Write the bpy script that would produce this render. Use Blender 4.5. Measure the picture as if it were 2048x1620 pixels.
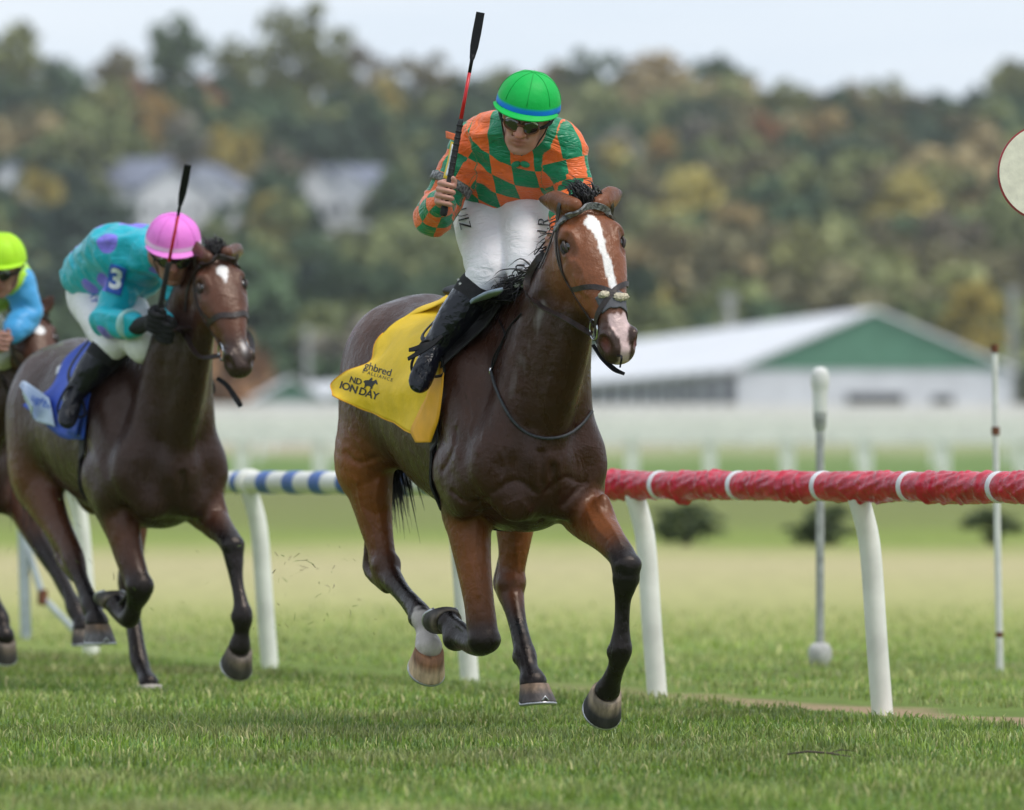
import bpy, bmesh, math, random
import numpy as np
from mathutils import Vector, Matrix, Euler
from mathutils.bvhtree import BVHTree

for o in list(bpy.data.objects):
    bpy.data.objects.remove(o)
SC = bpy.context.scene
COL = SC.collection
random.seed(7)
RNG = np.random.default_rng(7)

# ------------------------------------------------------------------ camera
FPX, CAMH, HORY = 12000.0, 1.0, 930.0        # focal length in photo pixels, lens height, horizon row
cam_d = bpy.data.cameras.new('camera')
cam = bpy.data.objects.new('camera', cam_d)
COL.objects.link(cam)
cam.location = (0, 0, CAMH)
cam.rotation_euler = (math.radians(90), 0, 0)
cam_d.sensor_width = 36.0
cam_d.lens = FPX / 2048 * 36.0
cam_d.shift_y = (HORY - 810) / 2048
cam_d.clip_start = 0.5
cam_d.clip_end = 6000
cam_d.dof.use_dof = True
cam_d.dof.focus_distance = 21.75
cam_d.dof.aperture_fstop = 2.8
SC.camera = cam

# ------------------------------------------------------------------ sky and sun (bright overcast)
SUN_EL, SUN_AZ = math.radians(60), math.radians(118)   # azimuth measured clockwise from +Y
w = bpy.data.worlds.new('World')
SC.world = w
w.use_nodes = True
nt = w.node_tree
nt.nodes.clear()
out = nt.nodes.new('ShaderNodeOutputWorld')
bg = nt.nodes.new('ShaderNodeBackground')
sky = nt.nodes.new('ShaderNodeTexSky')
sky.sky_type = 'NISHITA'
sky.sun_disc = False
sky.sun_elevation = SUN_EL
sky.sun_rotation = SUN_AZ
sky.air_density = 1.0
sky.dust_density = 1.0
tc = nt.nodes.new('ShaderNodeTexCoord')
mp = nt.nodes.new('ShaderNodeMapping')
mp.inputs['Scale'].default_value = (3.0, 3.0, 26.0)
nz = nt.nodes.new('ShaderNodeTexNoise')
nz.inputs['Scale'].default_value = 1.6
nz.inputs['Detail'].default_value = 4
rp = nt.nodes.new('ShaderNodeValToRGB')
rp.color_ramp.elements[0].position = 0.3
rp.color_ramp.elements[0].color = (5.2, 6.0, 7.0, 1)
rp.color_ramp.elements[1].position = 0.7
rp.color_ramp.elements[1].color = (6.5, 7.0, 7.6, 1)
mx = nt.nodes.new('ShaderNodeMix')
mx.data_type = 'RGBA'
mx.inputs['Factor'].default_value = 0.9
L_ = nt.links.new
L_(tc.outputs['Generated'], mp.inputs['Vector'])
L_(mp.outputs['Vector'], nz.inputs['Vector'])
L_(nz.outputs['Fac'], rp.inputs['Fac'])
L_(sky.outputs['Color'], mx.inputs['A'])
L_(rp.outputs['Color'], mx.inputs['B'])
L_(mx.outputs['Result'], bg.inputs['Color'])
bg.inputs['Strength'].default_value = 0.1
L_(bg.outputs['Background'], out.inputs['Surface'])

sd = bpy.data.lights.new('sun', 'SUN')
sd.energy = 1.5
sd.angle = math.radians(20)
sd.color = (1.0, 0.95, 0.88)
sun = bpy.data.objects.new('sun', sd)
COL.objects.link(sun)
sun.location = (0, 0, 60)
sun.rotation_euler = Vector((-math.sin(SUN_AZ) * math.cos(SUN_EL), -math.cos(SUN_AZ) * math.cos(SUN_EL), -math.sin(SUN_EL))).to_track_quat('-Z', 'Y').to_euler()
SC.view_settings.view_transform = 'Standard'
SC.view_settings.look = 'None'
SC.view_settings.exposure = 0.52
SC.view_settings.gamma = 1.0
SC.cycles.max_bounces = 6
SC.cycles.diffuse_bounces = 3
SC.cycles.glossy_bounces = 3
SC.cycles.transparent_max_bounces = 6
SC.cycles.use_denoising = True
# ------------------------------------------------------------------ helpers
def PX(px, py, Y):
    """a point of the place seen at photo pixel (px, py) at distance Y"""
    return Vector(((px - 1024) / FPX * Y, Y, CAMH - (py - HORY) / FPX * Y))

def srgb(r, g, b):
    f = lambda c: (c / 255 / 12.92) if c / 255 <= 0.04045 else ((c / 255 + 0.055) / 1.055) ** 2.4
    return (f(r), f(g), f(b))

def tag(o, label=None, cat=None, group=None, kind=None):
    if label: o['label'] = label
    if cat: o['category'] = cat
    if group: o['group'] = group
    if kind: o['kind'] = kind
    return o

def empty(name, loc=(0, 0, 0), rz=0.0, label=None, cat=None, group=None):
    o = bpy.data.objects.new(name, None)
    o.empty_display_size = 0.2
    COL.objects.link(o)
    o.location = loc
    o.rotation_euler = (0, 0, rz)
    return tag(o, label, cat, group)

def obj_from(name, me, parent=None, mat=None, smooth=True):
    o = bpy.data.objects.new(name, me)
    COL.objects.link(o)
    if mat is not None:
        me.materials.append(mat)
    if smooth and len(me.polygons):
        me.polygons.foreach_set('use_smooth', np.ones(len(me.polygons), dtype=bool))
    if parent is not None:
        o.parent = parent
    return o

def mesh_np(name, V, quads=None, tris=None):
    """fast mesh from numpy arrays"""
    me = bpy.data.meshes.new(name)
    V = np.asarray(V, dtype=np.float32)
    parts, tot = [], []
    if quads is not None and len(quads):
        parts.append(np.asarray(quads, dtype=np.int32).ravel()); tot.append(np.full(len(quads), 4, dtype=np.int32))
    if tris is not None and len(tris):
        parts.append(np.asarray(tris, dtype=np.int32).ravel()); tot.append(np.full(len(tris), 3, dtype=np.int32))
    idx = np.concatenate(parts); tot = np.concatenate(tot)
    me.vertices.add(len(V)); me.vertices.foreach_set('co', V.ravel())
    me.loops.add(len(idx)); me.loops.foreach_set('vertex_index', idx)
    me.polygons.add(len(tot))
    st = np.zeros(len(tot), dtype=np.int32); st[1:] = np.cumsum(tot)[:-1]
    me.polygons.foreach_set('loop_start', st)
    me.update(calc_edges=True)
    me.validate()
    return me

def set_attr(me, name, arr):
    arr = np.asarray(arr, dtype=np.float32)
    if arr.shape[1] == 3:
        arr = np.concatenate([arr, np.ones((len(arr), 1), np.float32)], 1)
    a = me.color_attributes.new(name, 'FLOAT_COLOR', 'POINT')
    a.data.foreach_set('color', arr.ravel())

class MB:
    """collects simple shapes into one mesh"""
    def __init__(self):
        self.v, self.f = [], []
    def add(self, vs, fs):
        n = len(self.v)
        self.v += [tuple(x) for x in vs]
        self.f += [tuple(i + n for i in f) for f in fs]
        return self
    def box(self, lo, hi):
        (a, b, c), (d, e, f) = lo, hi
        return self.add([(a, b, c), (d, b, c), (d, e, c), (a, e, c), (a, b, f), (d, b, f), (d, e, f), (a, e, f)],
                        [(0, 3, 2, 1), (4, 5, 6, 7), (0, 1, 5, 4), (1, 2, 6, 5), (2, 3, 7, 6), (3, 0, 4, 7)])
    def tube(self, pts, rad, n=12, caps=True, squash=1.0, up=None):
        pts = [Vector(p) for p in pts]
        if not hasattr(rad, '__len__'):
            rad = [rad] * len(pts)
        rings, prev = [], None
        for i, p in enumerate(pts):
            t = (pts[min(i + 1, len(pts) - 1)] - pts[max(i - 1, 0)]).normalized()
            if prev is None:
                ref = Vector(up) if up is not None else (Vector((0, 0, 1)) if abs(t.z) < 0.9 else Vector((1, 0, 0)))
            else:
                ref = prev
            u = (ref - t * ref.dot(t)).normalized()
            prev = u
            v = t.cross(u)
            rings.append([p + (u * math.cos(2 * math.pi * k / n) * squash + v * math.sin(2 * math.pi * k / n)) * rad[i] for k in range(n)])
        vs = [q for r in rings for q in r]
        fs = []
        for i in range(len(pts) - 1):
            for k in range(n):
                a, b = i * n + k, i * n + (k + 1) % n
                fs.append((a, b, b + n, a + n))
        if caps:
            fs.append(tuple(range(n - 1, -1, -1)))
            m = (len(pts) - 1) * n
            fs.append(tuple(m + k for k in range(n)))
        return self.add(vs, fs)
    def lathe(self, prof, n=20, o=(0, 0, 0)):
        vs, fs = [], []
        for r, z in prof:
            for k in range(n):
                a = 2 * math.pi * k / n
                vs.append((o[0] + r * math.cos(a), o[1] + r * math.sin(a), o[2] + z))
        for i in range(len(prof) - 1):
            for k in range(n):
                a, b = i * n + k, i * n + (k + 1) % n
                fs.append((a, b, b + n, a + n))
        fs.append(tuple(range(n - 1, -1, -1)))
        m = (len(prof) - 1) * n
        fs.append(tuple(m + k for k in range(n)))
        return self.add(vs, fs)
    def build(self, name, mat, parent=None, smooth=False, angle=None):
        me = bpy.data.meshes.new(name)
        me.from_pydata(self.v, [], self.f)
        me.update()
        o = obj_from(name, me, parent, mat, smooth)
        if angle:
            me.set_sharp_from_angle(angle=math.radians(angle))
        return o

def spline(pts, n):
    """Catmull-Rom through pts (any width), n samples for each span"""
    P = np.asarray(pts, float)
    Q = np.vstack([2 * P[0] - P[1], P, 2 * P[-1] - P[-2]])
    res = []
    for i in range(len(P) - 1):
        a, b, c, d = Q[i:i + 4]
        for k in range(n):
            t = k / n
            res.append(0.5 * (2 * b + (c - a) * t + (2 * a - 5 * b + 4 * c - d) * t * t + (3 * b - a - 3 * c + d) * t ** 3))
    res.append(P[-1])
    return np.array(res)

# ------------------------------------------------------------------ materials
def warp(me, bvh_lines, amp, wd):
    """raise (or sink) a skin along lines that lie on it"""
    n = len(me.vertices)
    V = np.zeros(n * 3, np.float32); me.vertices.foreach_get('co', V); V = V.reshape(-1, 3)
    N = np.zeros(n * 3, np.float32); me.vertices.foreach_get('normal', N); N = N.reshape(-1, 3)
    add = np.zeros(n)
    for pts, k in bvh_lines:
        if len(pts) < 2: continue
        S = spline(pts, 10)
        lo, hi = S.min(0) - 0.03, S.max(0) + 0.03
        idx = np.where(np.all((V > lo) & (V < hi), 1))[0]
        if not len(idx): continue
        d = np.min(np.linalg.norm(V[idx][:, None, :] - S[None, :, :], axis=2), axis=1)
        add[idx] = np.maximum(add[idx], k * np.exp(-(d / wd) ** 2))
    V = V + N * (amp * add)[:, None]
    me.vertices.foreach_set('co', V.astype(np.float32).ravel()); me.update()

def mat(name, col, rough=0.6, metal=0.0, var=0.12, scale=20.0, bump=0.0, bscale=60.0, coat=0.0, sheen=0.0, spec=0.5,
        col2=None, attr=None, trans=0.0, objcol=False, sss=0.0, stretch=None, detail=4.0, bdist=0.01):
    m = bpy.data.materials.new(name)
    m.use_nodes = True
    nt = m.node_tree
    b = nt.nodes['Principled BSDF']
    L = nt.links.new
    tcn = nt.nodes.new('ShaderNodeTexCoord')
    vec = tcn.outputs['Object']
    if stretch:
        mp = nt.nodes.new('ShaderNodeMapping')
        mp.inputs['Scale'].default_value = stretch
        L(vec, mp.inputs['Vector']); vec = mp.outputs['Vector']
    n1 = nt.nodes.new('ShaderNodeTexNoise')
    n1.inputs['Scale'].default_value = scale
    n1.inputs['Detail'].default_value = detail
    L(vec, n1.inputs['Vector'])
    if attr:
        a = nt.nodes.new('ShaderNodeVertexColor'); a.layer_name = attr
        src = a.outputs['Color']
    elif objcol:
        a = nt.nodes.new('ShaderNodeObjectInfo')
        src = a.outputs['Color']
    else:
        src = None
    mx = nt.nodes.new('ShaderNodeMix'); mx.data_type = 'RGBA'
    if src is not None:
        hs = nt.nodes.new('ShaderNodeHueSaturation')
        mr = nt.nodes.new('ShaderNodeMapRange')
        mr.inputs['From Min'].default_value = 0.25; mr.inputs['From Max'].default_value = 0.75
        mr.inputs['To Min'].default_value = 1 - var * 2; mr.inputs['To Max'].default_value = 1 + var * 2
        L(n1.outputs['Fac'], mr.inputs['Value'])
        L(mr.outputs['Result'], hs.inputs['Value'])
        L(src, hs.inputs['Color'])
        L(hs.outputs['Color'], b.inputs['Base Color'])
    else:
        c2 = col2 or tuple(max(0, c * (1 - 2.2 * var)) for c in col)
        c1 = col if col2 else tuple(min(1, c * (1 + 1.2 * var)) for c in col)
        mx.inputs['A'].default_value = (*c2, 1); mx.inputs['B'].default_value = (*c1, 1)
        mr = nt.nodes.new('ShaderNodeMapRange')
        mr.inputs['From Min'].default_value = 0.3; mr.inputs['From Max'].default_value = 0.7
        L(n1.outputs['Fac'], mr.inputs['Value'])
        L(mr.outputs['Result'], mx.inputs['Factor'])
        L(mx.outputs['Result'], b.inputs['Base Color'])
    b.inputs['Roughness'].default_value = rough
    b.inputs['Metallic'].default_value = metal
    b.inputs['Specular IOR Level'].default_value = spec
    b.inputs['Coat Weight'].default_value = coat
    b.inputs['Coat Roughness'].default_value = 0.12
    b.inputs['Sheen Weight'].default_value = sheen
    if sss:
        b.inputs['Subsurface Weight'].default_value = sss
        b.inputs['Subsurface Radius'].default_value = (0.012, 0.004, 0.002)
    if trans:
        b.inputs['Transmission Weight'].default_value = trans
    if bump:
        n2 = nt.nodes.new('ShaderNodeTexNoise')
        n2.inputs['Scale'].default_value = bscale
        n2.inputs['Detail'].default_value = 5
        L(vec, n2.inputs['Vector'])
        bp = nt.nodes.new('ShaderNodeBump')
        bp.inputs['Strength'].default_value = bump
        bp.inputs['Distance'].default_value = bdist
        L(n2.outputs['Fac'], bp.inputs['Height'])
        L(bp.outputs['Normal'], b.inputs['Normal'])
    return m

# ------------------------------------------------------------------ implicit surfaces: smooth-blended limbs meshed as ONE skin
def unit(v):
    v = np.asarray(v, float)
    return v / np.linalg.norm(v)

class Prim:
    def __init__(s, lo, hi, fn, k=0.03, col=None, op='add', colfn=None):
        s.lo, s.hi, s.fn, s.k, s.col, s.op, s.colfn = np.array(lo, float), np.array(hi, float), fn, k, col, op, colfn
        s.parts = None

def ell(c, r, R=None, k=0.03, col=None, op='add', noise=None):
    c = np.asarray(c, float); r = np.asarray(r, float)
    R = np.eye(3) if R is None else np.asarray(R, float)      # rows are the axes
    m = float(min(r)); R = R.astype(np.float32); c = c.astype(np.float32); r = r.astype(np.float32)
    def fn(X, Y, Z):
        dx, dy, dz = X - c[0], Y - c[1], Z - c[2]
        q = 0
        for i in range(3):
            q = q + ((dx * R[i][0] + dy * R[i][1] + dz * R[i][2]) / r[i]) ** 2
        q = np.sqrt(q)
        return (q - 1) * m * np.clip(0.55 + 0.45 * q, 0, 1.6)
    e = np.sqrt(((R * r[:, None]) ** 2).sum(0))
    return Prim(c - e, c + e, fn, k, col, op)

def axes(x, up):
    x = unit(x); z = np.asarray(up, float); z = unit(z - x * (z @ x)); y = np.cross(z, x)
    return np.array([x, y, z])

def tube(pts, rads, u=(0, 1, 0), k=0.03, sub=3, cols=None, op='add', disp=None):
    """tapered limb: spine points, (across-u, along-other) radii; cols for each point"""
    pts = np.asarray(pts, float)
    rads = np.array([(r, r) if not hasattr(r, '__len__') else r for r in rads], float)
    A = np.hstack([pts, rads])
    if cols is not None:
        A = np.hstack([A, np.asarray(cols, float)])
    S = spline(A, sub) if len(pts) > 1 else A
    S[:, 3:5] = np.maximum(S[:, 3:5], 0.002)
    segs = []
    for i in range(len(S) - 1):
        a, b = S[i, :3], S[i + 1, :3]
        ln = np.linalg.norm(b - a)
        if ln < 1e-6: continue
        w_ = (b - a) / ln
        uu = np.asarray(u, float); uu = uu - w_ * (uu @ w_)
        if np.linalg.norm(uu) < 1e-3:
            uu = np.array([1.0, 0, 0]) - w_ * w_[0]
        uu = unit(uu); vv = np.cross(w_, uu)
        segs.append((a.astype(np.float32), float(ln), w_.astype(np.float32), uu.astype(np.float32), vv.astype(np.float32), S[i, 3:5].astype(np.float32), S[i + 1, 3:5].astype(np.float32), S[i, 5:], S[i + 1, 5:]))
    def core(X, Y, Z, want_col=False):
        best, bc = None, None
        for a, ln, w_, uu, vv, r0, r1, c0, c1 in segs:
            dx, dy, dz = X - a[0], Y - a[1], Z - a[2]
            tw = dx * w_[0] + dy * w_[1] + dz * w_[2]
            t = np.clip(tw / ln, 0, 1)
            ov = tw - t * ln
            du = dx * uu[0] + dy * uu[1] + dz * uu[2]
            dv = dx * vv[0] + dy * vv[1] + dz * vv[2]
            ru = r0[0] + (r1[0] - r0[0]) * t
            rv = r0[1] + (r1[1] - r0[1]) * t
            rm = np.sqrt(ru * rv)
            q = np.sqrt((du / ru) ** 2 + (dv / rv) ** 2 + (ov / rm) ** 2)
            d = (q - 1) * np.minimum(ru, rv) * np.clip(0.55 + 0.45 * q, 0, 1.6)
            if want_col:
                c = c0[None, :] + (c1 - c0)[None, :] * t[:, None]
                if best is None: best, bc = d, c
                else:
                    m_ = d < best
                    bc = np.where(m_[:, None], c, bc); best = np.where(m_, d, best)
            else:
                best = d if best is None else np.minimum(best, d)
        return (best, bc) if want_col else best
    r = rads.max() * 1.05
    p = Prim(S[:, :3].min(0) - r, S[:, :3].max(0) + r, core, k, None, op,
             (lambda V: core(V[:, 0], V[:, 1], V[:, 2], True)) if cols is not None else None)
    allsegs = list(segs)
    def one(sg):
        def f(X, Y, Z):
            nonlocal segs
            keep, segs = segs, [sg]
            try: return core(X, Y, Z)
            finally: segs = keep
        return f
    p.parts = []
    for sg in allsegs:
        e = max(sg[5].max(), sg[6].max()) * 1.02
        b_ = sg[0] + sg[2] * sg[1]
        p.parts.append((np.minimum(sg[0], b_) - e, np.maximum(sg[0], b_) + e, one(sg)))
    return p

def loft(o, R, st, k=0.03, col=None, op='add', n=2.0, sub=8):
    """stations (x, cz, half width, up, down[, cy]) along the first axis of frame R at o"""
    o = np.asarray(o, float); R = np.asarray(R, float)
    st = np.asarray(st, float)
    if st.shape[1] == 5: st = np.hstack([st, np.zeros((len(st), 1))])
    st = st[np.argsort(st[:, 0])]
    S = spline(st, sub)
    S = S[np.argsort(S[:, 0])]
    x0, x1 = float(S[0, 0]), float(S[-1, 0])
    TB = np.stack([np.interp(np.linspace(x0, x1, 2000), S[:, 0], S[:, q]) for q in range(1, 6)], 1).astype(np.float32)
    o32, R32 = o.astype(np.float32), R.astype(np.float32)
    def fn(X, Y, Z):
        o, R = o32, R32
        dx, dy, dz = X - o[0], Y - o[1], Z - o[2]
        x = dx * R[0][0] + dy * R[0][1] + dz * R[0][2]
        y = dx * R[1][0] + dy * R[1][1] + dz * R[1][2]
        z = dx * R[2][0] + dy * R[2][1] + dz * R[2][2]
        xc = np.clip(x, x0, x1)
        ti = (xc - x0) * ((len(TB) - 1) / (x1 - x0)); t0 = ti.astype(np.int32)
        cz, wd, hu, hd, cy = (TB[t0, q] for q in range(5))
        zz = z - cz
        hh = np.where(zz > 0, hu, hd)
        q = np.sqrt(((y - cy) / wd) ** 2 + (zz / hh) ** 2) if n == 2.0 else (np.abs((y - cy) / wd) ** n + np.abs(zz / hh) ** n) ** (1 / n)
        m = np.minimum(wd, hh)
        ov = (x - xc) / (np.minimum(wd, hu) * 0.6)
        q = np.sqrt(q * q + ov * ov)
        return (q - 1) * m * np.clip(0.55 + 0.45 * q, 0, 1.6)
    c = []
    for s in S:
        for sy in (-1, 1):
            for zz in (s[3], -s[4]):
                c.append(o + R[0] * s[0] + R[1] * (s[5] + sy * s[2]) + R[2] * (s[1] + zz))
    c = np.array(c); e = 0.06
    return Prim(c.min(0) - e, c.max(0) + e, fn, k, col, op)

def smin(a, b, k):
    if k <= 0: return np.minimum(a, b)
    h = np.maximum(k - np.abs(a - b), 0) / k
    return np.minimum(a, b) - h * h * k * 0.25

def mesh_sdf(prims, h, smooth=2, disp=None, pad=0.02):
    adds = [p for p in prims if p.op == 'add']
    lo = np.min([p.lo for p in adds], 0) - pad; hi = np.max([p.hi for p in adds], 0) + pad
    n = np.ceil((hi - lo) / h).astype(int) + 1
    F = np.full(n, 0.5, dtype=np.float32)
    ax = [(lo[i] + h * np.arange(n[i])).astype(np.float32) for i in range(3)]
    for p in prims:
        mg = p.k + 3 * h + 0.01
        i0 = np.clip(np.floor((p.lo - mg - lo) / h).astype(int), 0, n)
        i1 = np.clip(np.ceil((p.hi + mg - lo) / h).astype(int) + 1, 0, n)
        if np.any(i1 <= i0): continue
        X = ax[0][i0[0]:i1[0], None, None]; Y = ax[1][None, i0[1]:i1[1], None]; Z = ax[2][None, None, i0[2]:i1[2]]
        if p.parts:
            d = np.full((i1[0] - i0[0], i1[1] - i0[1], i1[2] - i0[2]), 0.5, dtype=np.float32)
            for plo, phi, pf in p.parts:
                j0 = np.clip(np.floor((plo - mg - lo) / h).astype(int), i0, i1); j1 = np.clip(np.ceil((phi + mg - lo) / h).astype(int) + 1, i0, i1)
                dd = pf(ax[0][j0[0]:j1[0], None, None], ax[1][None, j0[1]:j1[1], None], ax[2][None, None, j0[2]:j1[2]])
                s2 = tuple(slice(j0[q] - i0[q], j1[q] - i0[q]) for q in range(3))
                d[s2] = np.minimum(d[s2], dd)
        else:
            d = p.fn(X, Y, Z)
        sl = (slice(i0[0], i1[0]), slice(i0[1], i1[1]), slice(i0[2], i1[2]))
        if p.op == 'add': F[sl] = smin(F[sl], d, p.k)
        else: F[sl] = -smin(-F[sl], d, p.k)
    if disp is not None:
        near = np.abs(F) < 0.06
        I = np.argwhere(near)
        P = lo + I * h
        F[near] += disp(P).astype(np.float32)
    S = F < 0
    c = S[:-1, :-1, :-1].astype(np.int8)
    for a in (0, 1):
        for b in (0, 1):
            for e in (0, 1):
                if a + b + e:
                    c = c + S[a:n[0] - 1 + a, b:n[1] - 1 + b, e:n[2] - 1 + e]
    act = (c > 0) & (c < 8)
    I = np.argwhere(act)
    idx = np.full(act.shape, -1, dtype=np.int32)
    idx[act] = np.arange(len(I))
    cv = {}
    for a in (0, 1):
        for b in (0, 1):
            for e in (0, 1):
                cv[(a, b, e)] = F[I[:, 0] + a, I[:, 1] + b, I[:, 2] + e]
    acc = np.zeros((len(I), 3)); cnt = np.zeros(len(I))
    keys = list(cv)
    for p0 in keys:
        for d_ in range(3):
            if p0[d_] == 0:
                p1 = list(p0); p1[d_] = 1; p1 = tuple(p1)
                f0, f1 = cv[p0], cv[p1]
                cr = (f0 < 0) != (f1 < 0)
                t = np.where(cr, f0 / np.where(cr, f0 - f1, 1), 0)
                q = np.array(p0, float)[None, :] + 0 * acc
                q[:, d_] = t
                acc += np.where(cr[:, None], q, 0); cnt += cr
    V = lo + (I + acc / cnt[:, None]) * h
    quads = []
    for d_ in range(3):
        s0 = [slice(1, -1)] * 3; s0[d_] = slice(0, n[d_] - 1); s1 = list(s0); s1[d_] = slice(1, n[d_])
        A, B = S[tuple(s0)], S[tuple(s1)]
        cr = np.argwhere(A != B)
        off = np.array([1, 1, 1]); off[d_] = 0
        g = cr + off
        e1, e2 = [(1, 2), (2, 0), (0, 1)][d_]
        def cell(du, dv):
            q = g.copy(); q[:, e1] -= du; q[:, e2] -= dv
            return idx[q[:, 0], q[:, 1], q[:, 2]]
        Q = np.stack([cell(1, 1), cell(0, 1), cell(0, 0), cell(1, 0)], 1)
        ins = A[tuple(cr.T)]
        Q[~ins] = Q[~ins][:, ::-1]
        quads.append(Q)
    Q = np.concatenate(quads)
    Q = Q[(Q >= 0).all(1)]
    if smooth:
        E = np.concatenate([Q[:, [0, 1]], Q[:, [1, 2]], Q[:, [2, 3]], Q[:, [3, 0]]])
        deg = np.bincount(E.ravel(), minlength=len(V)).astype(float)
        for it in range(smooth * 2):
            s_ = np.stack([np.bincount(E[:, 0], V[E[:, 1], i], len(V)) + np.bincount(E[:, 1], V[E[:, 0], i], len(V)) for i in range(3)], 1)
            lam = 0.55 if it % 2 == 0 else -0.57
            V = V + lam * (s_ / np.maximum(deg, 1)[:, None] - V)
    return V, Q

def colour_of(V, prims, sig=0.02):
    acc = np.zeros((len(V), 3)); wt = np.zeros(len(V)) + 1e-9
    for p in prims:
        if p.op != 'add' or (p.col is None and p.colfn is None): continue
        m = np.all((V > p.lo - 0.08) & (V < p.hi + 0.08), 1)
        if not m.any(): continue
        v = V[m]
        if p.colfn is not None:
            d, c = p.colfn(v)
        else:
            d = p.fn(v[:, 0], v[:, 1], v[:, 2]); c = np.broadcast_to(np.asarray(p.col, float), (len(v), 3))
        w_ = np.exp(-np.clip(d, -0.004, 0.2) / sig)
        acc[m] += c * w_[:, None]; wt[m] += w_
    return acc / wt[:, None]

_ND = [(RNG.normal(size=3), RNG.uniform(0, 6.28)) for _ in range(64)]
def wav(P, scale, seed=0, octaves=3, n=6):
    """cheap smooth noise in about -1..1"""
    r = np.zeros(len(P))
    amp, tot = 1.0, 0.0
    for o in range(octaves):
        s = np.zeros(len(P))
        for i in range(n):
            d, ph = _ND[(seed * 7 + o * 11 + i) % 64]
            s += np.sin(P @ (d / np.linalg.norm(d)) * scale * 2 ** o * (0.7 + 0.1 * i) + ph)
        r += amp * s / math.sqrt(n); tot += amp; amp *= 0.55
    return r / tot

def smoothstep(a, b, x):
    t = np.clip((x - a) / (b - a), 0, 1)
    return t * t * (3 - 2 * t)
# ------------------------------------------------------------------ terrain
HK_Y = np.array([-50, 60, 100, 150, 200, 260, 333, 430, 480, 560, 620, 720, 860, 930, 1300, 2500.0])
HK_Z = np.array([0, 0, 0.12, 0.62, 1.1, 2.0, 3.4, 4.5, 5.0, 8.5, 14.0, 25.5, 45.0, 50.0, 52.0, 52.0])
def H(x, y):
    return float(np.interp(y, HK_Y, HK_Z))

RA = math.radians(26)                                   # the running rail and the field go this way
RAIL_D = Vector((math.sin(RA), -math.cos(RA), 0))       # along the rail, towards the lens
RAIL_N = Vector((math.cos(RA), math.sin(RA), 0))        # away from the track
POST0 = Vector((1.482, 24.0, 0))

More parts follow.
